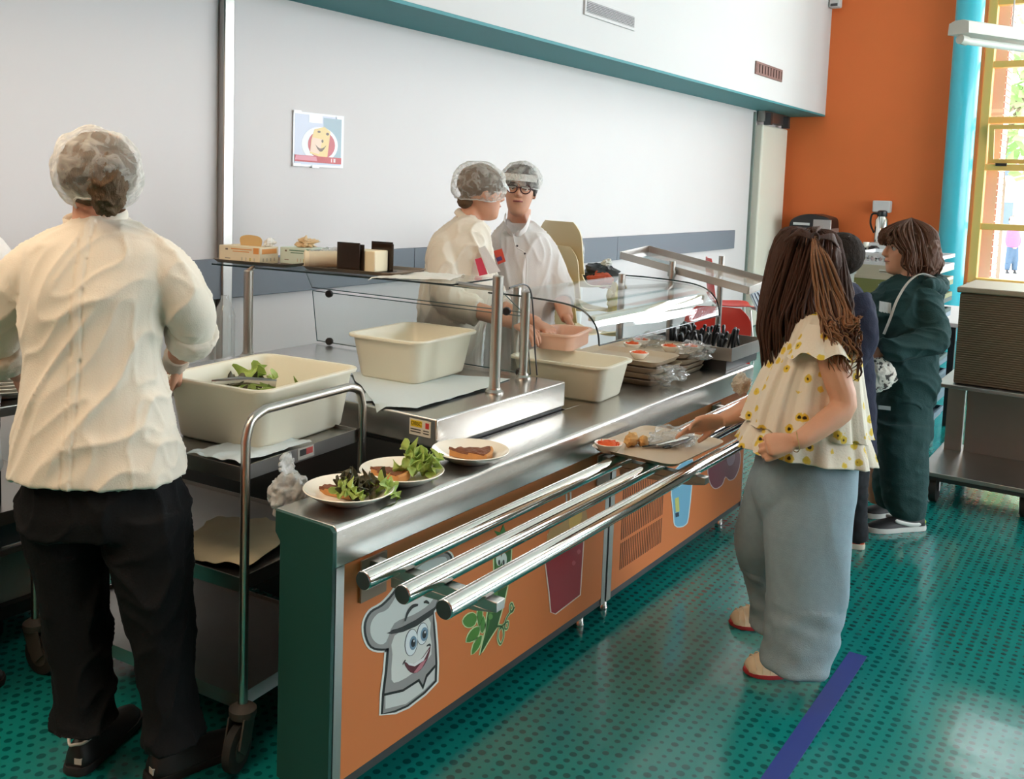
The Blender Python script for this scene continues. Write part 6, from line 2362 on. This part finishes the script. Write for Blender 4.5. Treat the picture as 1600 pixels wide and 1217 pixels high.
h = MB()
h.sphere(hG @ V((-.010, 0, .024)), (.098, .084, .100), 24, 16, mx=hG.to_3x3().to_4x4())
rowloft(h, [(390, 1212, 1310, .07, .05), (430, 1206, 1318, .085, .05), (480, 1200, 1322, .09, .045), (520, 1198, 1310, .07, .05), (548, 1200, 1270, .035, .06)], D, 28)
finish(solid(h, .006, 3), 'hair_mass', M_hairG, G, fn=diag(.010, V((.1, .1, 1)), 42, 5, 4))
rnd = random.Random(3)
hm = MB()
for k in range(260):
    a = rnd.uniform(0, 2 * pi)
    # around the head, seen in view space: s across, f away
    s0, f0 = cos(a), sin(a)
    cxp = 1262
    y0 = rnd.uniform(372, 405)
    c0 = dp(cxp, y0, D + .045)
    r0 = .095
    p0 = dp(1266, 358, D + .04) + HR * (s0 * .03) + HF * (f0 * .03)
    p1 = c0 + HR * (s0 * r0) + HF * (f0 * r0)
    wid = rnd.uniform(.95, 1.25)
    yl = rnd.uniform(520, 575) if s0 < -.1 else rnd.uniform(480, 545)
    xm = cxp + s0 * 58 * wid - 2
    p2 = dp(xm, (y0 + yl) / 2 + 10, D + .05 + f0 * .10)
    p3 = dp(cxp + s0 * 54 * wid - (10 if s0 < 0 else 0) + rnd.uniform(-6, 6), yl - 25, D + .05 + f0 * .10)
    p4 = dp(cxp + s0 * 48 * wid - (6 if s0 < 0 else -4) + rnd.uniform(-10, 10), yl + rnd.uniform(0, 45), D + .05 + f0 * .09)
    lock(hm, [p0, p1, p2, p3, p4], rnd.uniform(.006, .012))
ho = hm.build('hair_locks', M_hairG, G, ang=0)
ho['kind'] = 'stuff'
# gathered half ponytail falling over the back
hl_ = MB()
hm2 = MB()
for k in range(120):
    a = rnd.uniform(-1, 1)
    f0 = rnd.uniform(-.04, .03)
    yl = rnd.uniform(500, 590)
    p0 = dp(1272 + rnd.uniform(-4, 4), 372 + rnd.uniform(-3, 4), D - .065)
    p1 = dp(1280 + a * 12, 400, D - .10 + f0)
    p2 = dp(1292 + a * 20, 445, D - .11 + f0)
    wv = rnd.uniform(-7, 7)
    p3 = dp(1302 + a * 24 + wv, 482, D - .135 + f0 * .6)
    p4 = dp(1313 + a * 26 - wv, (482 + yl) / 2 + 8, D - .165 + f0 * .5)
    p5 = dp(1321 + a * 24 + wv, yl - 8, D - .175 + f0 * .5)
    p6 = dp(1320 + a * 18 - wv, yl + 6, D - .17 + f0 * .5)
    lock(hl_ if rnd.random() < .85 else hm2, [p0, p1, p2, p3, p4, p5, p6], rnd.uniform(.004, .008))
for k in range(34):
    a = rnd.uniform(0, 1)
    p0 = dp(1224 + a * 20, 378 - a * 14, D - .045)
    p1 = dp(1245 + a * 8, 366 - a * 8, D - .075)
    p2 = dp(1272, 371 + rnd.uniform(-4, 4), D - .075)
    lock(hm2, [p0, p1, p2], rnd.uniform(.004, .006))
for k in range(20):
    a = rnd.uniform(0, 1)
    lock(hm2, [dp(1314 - a * 10, 395 - a * 22, D - .02), dp(1300, 374 - a * 8, D - .055), dp(1274, 371, D - .075)], .005)
ho = hl_.build('ponytail', M_hairL, G, ang=0)
ho['kind'] = 'stuff'
crown = hm2
for k in range(90):
    a = rnd.uniform(-1.5, 1.5)
    e = rnd.uniform(-.2, 1)
    p0 = hG @ V((.075 * cos(a) - .01, .078 * sin(a), .085 - .04 * abs(a)))
    p1 = hG @ V((.03 * cos(a) - .02, .05 * sin(a), .128))
    p2 = dp(1273, 369, D - .06)
    lock(crown, [p0, p1, p1.lerp(p2, .6) + UP * .012, p2], .007)
ho = crown.build('crown_hair', M_hairG, G, ang=0)
ho['kind'] = 'stuff'
MB().tube([dp(1273, 371, D - .075) + (HR * cos(a) * .9 + UP * sin(a)) * .014 for a in [2 * pi * i / 16 for i in range(16)]], .004, 8, closed=True).build('hair_tie', mat('brown_tie', (60, 40, 34), .7), G)

# ------------------------------------------------------------------ E: child in dark green tracksuit, in profile
D = 4.49
K = person('child with shoulder length brown hair in dark green tracksuit with white strap', (4.85, .95))
hK = headmx(dp(1413, 392, D), 128, 0, 0, .97)
M_track = mat('dark_green_fleece', (34, 66, 66), .9, bump=.2, bscale=160)
b = MB()
head(b, hK)
limb(b, [(1412, 412, D, .048), (1416, 432, D, .05), (1420, 450, D, .065)])
rowloft(b, [(438, 1406, 1434, .06), (462, 1394, 1444, .09), (520, 1388, 1450, .12), (600, 1385, 1445, .11), (660, 1385, 1440, .11)], D)
limb(b, [(1432, 475, D - .08, .034), (1456, 522, D - .15, .038), (1415, 540, D - .17, .036), (1376, 548, D - .16, .027)])
limb(b, [(1412, 475, D + .08, .034), (1400, 530, D + .13, .042), (1385, 548, D + .05, .034), (1374, 552, D - .02, .027)])
hand(b, dp(1376, 548, D - .16), dp(1356, 556, D - .14) - dp(1376, 548, D - .16), HF * .7 - UP * .4, 1, .85, (45, 50, 30))
hand(b, dp(1374, 552, D - .02), dp(1354, 562, D - .04) - dp(1374, 552, D - .02), -HF * .7 - UP * .4, -1, .85, (45, 50, 30))
for s, an in ((-.07, V((4.80, .90, .08))), (.09, V((4.92, 1.03, .08)))):
    p0 = dp(1412, 655, D) + HF * s
    b.tube(catmull([p0, p0.lerp(an, .5) + HR * -.02, an], 4), [.07, .068, .064, .058, .05, .048, .045, .04, .034], 12)
finish(solid(b, .005, 2), 'body', M_skinB, K)
face_parts(K, hK)
c = MB()
rowloft(c, [(430, 1402, 1440, .06), (437, 1390, 1450, .09), (450, 1378, 1462, .13), (475, 1366, 1468, .145), (510, 1364, 1466, .14), (560, 1370, 1462, .135), (605, 1372, 1460, .135), (622, 1375, 1456, .13), (630, 1378, 1452, .125)], D, 32)
limb(c, [(1432, 456, D - .07, .05), (1446, 468, D - .11, .06), (1459, 498, D - .14, .064), (1462, 526, D - .17, .064), (1430, 538, D - .18, .060), (1395, 545, D - .175, .052), (1378, 548, D - .165, .046)], 20)
limb(c, [(1408, 455, D + .11, .064), (1398, 500, D + .14, .068), (1390, 535, D + .10, .058), (1378, 550, D + .0, .044)], 18)
finish(solid(c, .0066, 3), 'hoodie', M_track, K, fn=diag(.016, V((-.6, .8, .45)), 10, 5, 3))
hd = MB()
limb(hd, [(1440, 428, D + .08, .03), (1462, 440, D + .03, .045), (1466, 448, D - .06, .045), (1448, 446, D - .13, .03)], 14)
finish(solid(hd, .006, 3), 'hood', M_track, K, fn=folds(.008, (16, 16, 16), 3))
t = MB()
rowloft(t, [(600, 1376, 1455, .12), (640, 1368, 1452, .13), (680, 1366, 1450, .13)], D, 28)
rowloft(t, [(660, 1372, 1450, .085, -.07), (720, 1376, 1447, .085, -.08), (770, 1380, 1445, .08, -.09), (794, 1385, 1442, .078, -.09), (806, 1392, 1440, .06, -.09)], D, 24)
rowloft(t, [(660, 1366, 1440, .08, .07), (720, 1368, 1430, .08, .09), (765, 1366, 1424, .08, .10), (790, 1372, 1420, .07, .10)], D, 24)
finish(solid(t, .0068, 3), 'tracksuit_trousers', M_track, K, fn=folds(.013, (8, 8, 11), 6, .08))
M_blk = mat('black_mesh_shoe', (28, 28, 30), .6)
M_wsole = mat('white_sole', (226, 224, 218), .5)
M_lime = mat('lime_rubber', (176, 196, 60), .5)
hl, to = at(1441, 826, 2, 0), at(1356, 830, 2, 0)
shoe(K, hl, to, M_blk, M_wsole, .044, .088, .024, (('stripe', M_wsole), ('heel', M_lime)))
hl2, to2 = at(1412, 803, 2, 0), at(1349, 807, 2, 0)
shoe(K, hl2, to2, M_blk, M_wsole, .044, .085, .024, (('stripe', M_wsole),))
# hair: wavy, down to the shoulders, with a fringe
M_hairE = mat('auburn_brown_hair', (92, 62, 46), .6, spec=.22, var=.4, vscale=60, stretch=(3, 3, .5), bump=.3, bscale=120)
h = MB()
h.sphere(hK @ V((-.018, 0, .036)), (.094, .088, .095), 22, 16, mx=hK.to_3x3().to_4x4())
rowloft(h, [(372, 1412, 1462, .085), (395, 1410, 1466, .092), (415, 1414, 1464, .085), (428, 1424, 1456, .06)], D, 24)
finish(solid(h, .006, 2), 'hair_mass', M_hairE, K, fn=diag(.010, V((.1, .1, 1)), 40, 8, 4))
rnd = random.Random(11)
hm = MB()
top = dp(1424, 341, D)
for k in range(190):
    a = rnd.uniform(0, 2 * pi)
    s0, f0 = cos(a), sin(a)
    front = s0 < -.55
    p1 = dp(1420 + s0 * 42, 368 + rnd.uniform(-8, 10), D + f0 * .095)
    if front:
        p2 = dp(1413 + s0 * 37 + rnd.uniform(-2, 6), 374 + rnd.uniform(-5, 5), D + f0 * .10)
        p3 = p2 + UP * -.016 + HR * -.003
        lock(hm, [top, p1, p2, p3], rnd.uniform(.006, .010))
    else:
        yl = rnd.uniform(412, 436)
        p2 = dp(1424 + s0 * 40 + rnd.uniform(-4, 4), 396, D + f0 * .10)
        p3 = dp(1424 + s0 * 44 + rnd.uniform(-5, 5), 414, D + f0 * .10)
        p4 = dp(1424 + s0 * 36 + rnd.uniform(-6, 8), yl, D + f0 * .095)
        if s0 < -.1:
            p2, p3, p4 = [q + HR * .03 for q in (p2, p3, p4)]
        lock(hm, [top, p1, p2, p3, p4], rnd.uniform(.007, .013))
ho = hm.build('hair_locks', M_hairE, K, ang=0)
ho['kind'] = 'stuff'
# strap across the chest, white print, waistband tag
st = catmull([dp(x, y, D + d) for x, y, d in ((1462, 436, -.06), (1440, 428, -.13), (1420, 440, -.15), (1402, 468, -.165), (1390, 500, -.165), (1381, 522, -.16))], 5)
MB().tube(st, [(.012, .003)] * len(st), 8, ref=HR).build('strap', mat('white_webbing', (214, 210, 202), .7), K)
for i in range(4):
    x = 1374 + i * 4.6
    MB().prism([dp(x, 470 + i * .8, D - .152), dp(x + 4.2, 471 + i * .8, D - .154), dp(x + 3.4, 488 + i * .8, D - .154), dp(x - .8, 486 + i * .8, D - .152)], -HF * .004).build('chest_print', mat('print_white', (206, 208, 206), .7), K)
MB().prism([dp(1372, 633, D - .132), dp(1391, 635, D - .138), dp(1391, 641, D - .138), dp(1372, 639, D - .132)], -HF * .004).build('pocket_tag', mat('tag_grey', (150, 158, 158), .6), K)


def printed_bag():
    m = mat('printed_cotton', (224, 218, 206), .85, bump=.3, bscale=60)
    N, L = m.node_tree.nodes, m.node_tree.links
    tc = N.new('ShaderNodeTexCoord')
    n = N.new('ShaderNodeTexNoise')
    n.inputs['Scale'].default_value = 48
    n.inputs['Detail'].default_value = 2
    L.new(tc.outputs['Object'], n.inputs[0])
    cr = N.new('ShaderNodeValToRGB')
    e = cr.color_ramp.elements
    e[0].position, e[0].color = .57, (*lin((226, 220, 208)), 1)
    e[1].position, e[1].color = .62, (*lin((74, 70, 66)), 1)
    L.new(n.outputs[0], cr.inputs[0])
    L.new(cr.outputs[0], N['Principled BSDF'].inputs['Base Color'])
    return m


bgm = MB()
rowloft(bgm, [(558, 1358, 1380, .03), (572, 1352, 1394, .05), (590, 1350, 1399, .055), (604, 1352, 1384, .045), (612, 1356, 1370, .02)], D - .15, 20)
tag(finish(solid(bgm, .006, 2), 'printed_pouch', printed_bag(), None, dp(1372, 610, D - .15), fn=folds(.012, (24, 24, 24), 5)), 'white pouch with dark print held by the child in green', 'pouch')

# ------------------------------------------------------------------ F: child in navy, mostly hidden by the girl
D = 4.20
N_ = person('child in navy clothes and orange shoes half hidden behind the girl', (4.42, 1.02))
M_navy = mat('navy_fleece', (30, 34, 56), .9, bump=.2, bscale=160)
hN = headmx(dp(1308, 408, D), 118, 4, 0, .95)
b = MB()
head(b, hN)
limb(b, [(1310, 430, D, .046), (1314, 455, D, .05)])
rowloft(b, [(450, 1295, 1335, .08), (480, 1285, 1345, .11), (560, 1285, 1345, .11), (660, 1285, 1340, .11)], D)
limb(b, [(1328, 485, D - .07, .034), (1345, 540, D - .12, .04), (1310, 585, D - .16, .033), (1285, 600, D - .16, .026)])
limb(b, [(1298, 485, D + .07, .034), (1285, 540, D + .12, .04), (1270, 585, D + .06, .033), (1255, 600, D + .02, .026)])
hand(b, dp(1285, 600, D - .16), -HR, HF, 1, .8)
hand(b, dp(1255, 600, D + .02), -HR, -HF, -1, .8)
an1, an2 = at(1338, 842, 2, .07), at(1310, 835, 2, .07)
for p0, an in ((dp(1322, 660, D - .06), an1), (dp(1300, 660, D + .08), an2)):
    b.tube(catmull([p0, p0.lerp(an, .5), an], 4), [.066, .064, .06, .055, .048, .046, .043, .038, .032], 12)
finish(solid(b, .0055, 2), 'body', M_skinB, N_)
face_parts(N_, hN)
c = MB()
rowloft(c, [(440, 1298, 1332, .06), (450, 1288, 1342, .10), (475, 1276, 1350, .13), (530, 1274, 1356, .135), (600, 1272, 1362, .14), (680, 1270, 1364, .14), (708, 1270, 1364, .14)], D, 28)
limb(c, [(1335, 465, D - .09, .064), (1345, 500, D - .12, .066), (1345, 545, D - .13, .058), (1310, 585, D - .16, .046)], 18)
limb(c, [(1295, 468, D + .09, .064), (1285, 510, D + .12, .062), (1282, 550, D + .12, .056), (1270, 585, D + .06, .044)], 18)
finish(solid(c, .008, 3), 'jumper', M_navy, N_, fn=folds(.010, (10, 10, 8), 3))
t = MB()
rowloft(t, [(680, 1280, 1350, .11), (720, 1280, 1352, .115)], D, 24)
for p0, an in ((dp(1328, 690, D - .05), an1), (dp(1300, 690, D + .08), an2)):
    t.tube(catmull([p0 + UP * .05, p0.lerp(an, .5), an], 4), [.075, .073, .07, .066, .06, .056, .052, .05, .048], 16)
finish(solid(t, .0075, 2), 'trousers', mat('black_jersey', (26, 28, 34), .9), N_, fn=folds(.008, (10, 10, 16), 7))
M_or = mat('orange_shoe', (206, 84, 46), .6)
hl, to = at(1349, 856, 2, 0), at(1298, 850, 2, 0)
shoe(N_, hl, to, M_or, mat('cream_sole', (222, 212, 192), .5), .04, .085, .024, (('stripe', M_blk),))
hl, to = at(1322, 842, 2, 0) + HF * .1, at(1270, 838, 2, 0) + HF * .1
shoe(N_, hl, to, M_or, mat('cream_sole', (222, 212, 192), .5), .04, .085, .024, (('stripe', M_blk),))
h = MB()
h.sphere(hN @ V((-.018, 0, .036)), (.100, .089, .100), 20, 14, mx=hN.to_3x3().to_4x4())
finish(solid(h, .0055, 2), 'hair', M_hairK, N_, fn=folds(.003, (60, 60, 60), 5))

# ------------------------------------------------------------------ colleague at the left edge
D = 2.72
P_ = person('server in white coat mostly cut off by the left picture edge', (1.28, 2.70))
hP = headmx(dp(-95, 290, D), 20, 0, 0, 1.0)
b = MB()
head(b, hP)
limb(b, [(-95, 325, D, .055), (-95, 370, D, .06)])
rowloft(b, [(365, -130, -60, .07), (400, -150, -40, .09), (560, -155, -35, .10), (720, -160, -30, .10)], D)
limb(b, [(-50, 412, D - .02, .036), (-28, 475, D + .10, .040), (-45, 530, D + .25, .03)])
limb(b, [(-140, 412, D, .036), (-165, 480, D + .10, .040), (-145, 530, D + .25, .03)])
hand(b, dp(-45, 530, D + .25), HF - UP * .4, -UP, -1, .95)
hand(b, dp(-145, 530, D + .25), HF - UP * .4, -UP, 1, .95)
for s in (-.09, .09):
    p0 = dp(-135, 720, D) + HR * s
    b.tube([p0, V((p0.x, p0.y, .45)), V((p0.x, p0.y, .06))], [.08, .055, .038], 12)
finish(solid(b, .0055, 2), 'body', M_skinA, P_)
face_parts(P_, hP)
c = MB()
rowloft(c, [(348, -125, -62, .07), (360, -150, -38, .09), (378, -175, -14, .11), (420, -182, -8, .12), (560, -175, -12, .12), (700, -180, -10, .14), (740, -180, -8, .14)], D, 28)
limb(c, [(-55, 380, D, .05), (-22, 392, D - .01, .06), (-10, 430, D + .02, .066), (-25, 480, D + .10, .06), (-40, 510, D + .18, .056)], 18)
limb(c, [(-140, 380, D, .05), (-168, 400, D, .06), (-175, 470, D + .06, .062), (-160, 510, D + .15, .056)], 18)
finish(solid(c, .0075, 4), 'coat', M_coat2, P_, fn=diag(.008, V((.3, .3, 1)), 11, 4, 12))
t = MB()
for s in (-.09, .09):
    p0 = dp(-135, 720, D) + HR * s
    t.tube([p0 + UP * .05, V((p0.x, p0.y, .45)), V((p0.x, p0.y, .07))], [.11, .09, .085], 16)
finish(solid(t, .009, 2), 'trousers', M_trous, P_)
for s in (-.09, .09):
    p0 = dp(-135, 720, D) + HR * s
    shoe(P_, (p0.x - .08, p0.y - .02, 0), (p0.x + .18, p0.y + .06, 0), M_shoeA, M_soleA, .048, .09)
h = MB()
h.sphere(hP @ V((-.02, 0, .034)), (.09, .08, .092), 20, 14, mx=hP.to_3x3().to_4x4())
finish(solid(h, .006, 2), 'hair', M_hairA, P_)
hairnet(P_, hP, .12, .10, .104, (-.02, 0, .035), 14.0, -.5, .13)

# ------------------------------------------------------------------ someone outside in the yard
fp_ = at(1577, 428, 2, -.02)
O_ = thing('person', 'small figure in pink top and dark trousers outside in the yard', 'person', (fp_.x, fp_.y, -.02))
D = (fp_ - CAM).dot(c_f)
hO = headmx(dp(1583, 346, D), 200, 0, 0, 1.0)
M_skO = M_skinB
b = MB()
head(b, hO)
limb(b, [(1583, 352, D, .045), (1583, 360, D, .05)])
rowloft(b, [(358, 1578, 1588, .08), (370, 1576, 1590, .09), (388, 1576, 1589, .09)], D, 14)
for x0, x1, x2, o in ((1580, 1576, 1573, -.08), (1585, 1586, 1585, .05)):
    b.tube([dp(x0, 385, D), dp(x1, 405, D), V((*dp(x2, 424, D).xy, .04))], [.06, .05, .035], 10)
for s in (-1, 1):
    limb(b, [(1583 + s * 7, 362, D, .04), (1583 + s * 9, 376, D, .035), (1583 + s * 6, 386, D, .03)], 10)
    hand(b, dp(1583 + s * 6, 386, D), -UP, HR * s, s, .85)
finish(solid(b, .014, 1), 'body', M_skO, O_)
c = MB()
rowloft(c, [(356, 1579, 1587, .07), (360, 1575, 1591, .10), (370, 1574, 1592, .12), (386, 1574, 1590, .12)], D, 18)
for s in (-1, 1):
    limb(c, [(1583 + s * 6, 361, D, .055), (1583 + s * 9, 376, D, .05), (1583 + s * 7, 384, D, .045)], 10)
finish(solid(c, .016, 2), 'top', mat('pink_top', (222, 92, 164), .8), O_)
c = MB()
for x0, x1, x2 in ((1580, 1576, 1573), (1585, 1586, 1585)):
    c.tube([dp(x0, 383, D), dp(x1, 405, D), V((*dp(x2, 422, D).xy, .06))], [.085, .07, .055], 12)
finish(solid(c, .016, 2), 'trousers', mat('slate_trousers', (66, 88, 112), .8), O_)
for x2 in (1573, 1585):
    q = dp(x2, 424, D)
    shoe(O_, (q.x, q.y, -.02), (q.x - .22, q.y - .05, -.02), M_blk, M_wsole, .045, .09)
h = MB()
h.sphere(hO @ V((-.02, 0, .035)), (.092, .084, .095), 14, 10, mx=hO.to_3x3().to_4x4())
finish(solid(h, .012, 2), 'hair', M_hairK, O_)
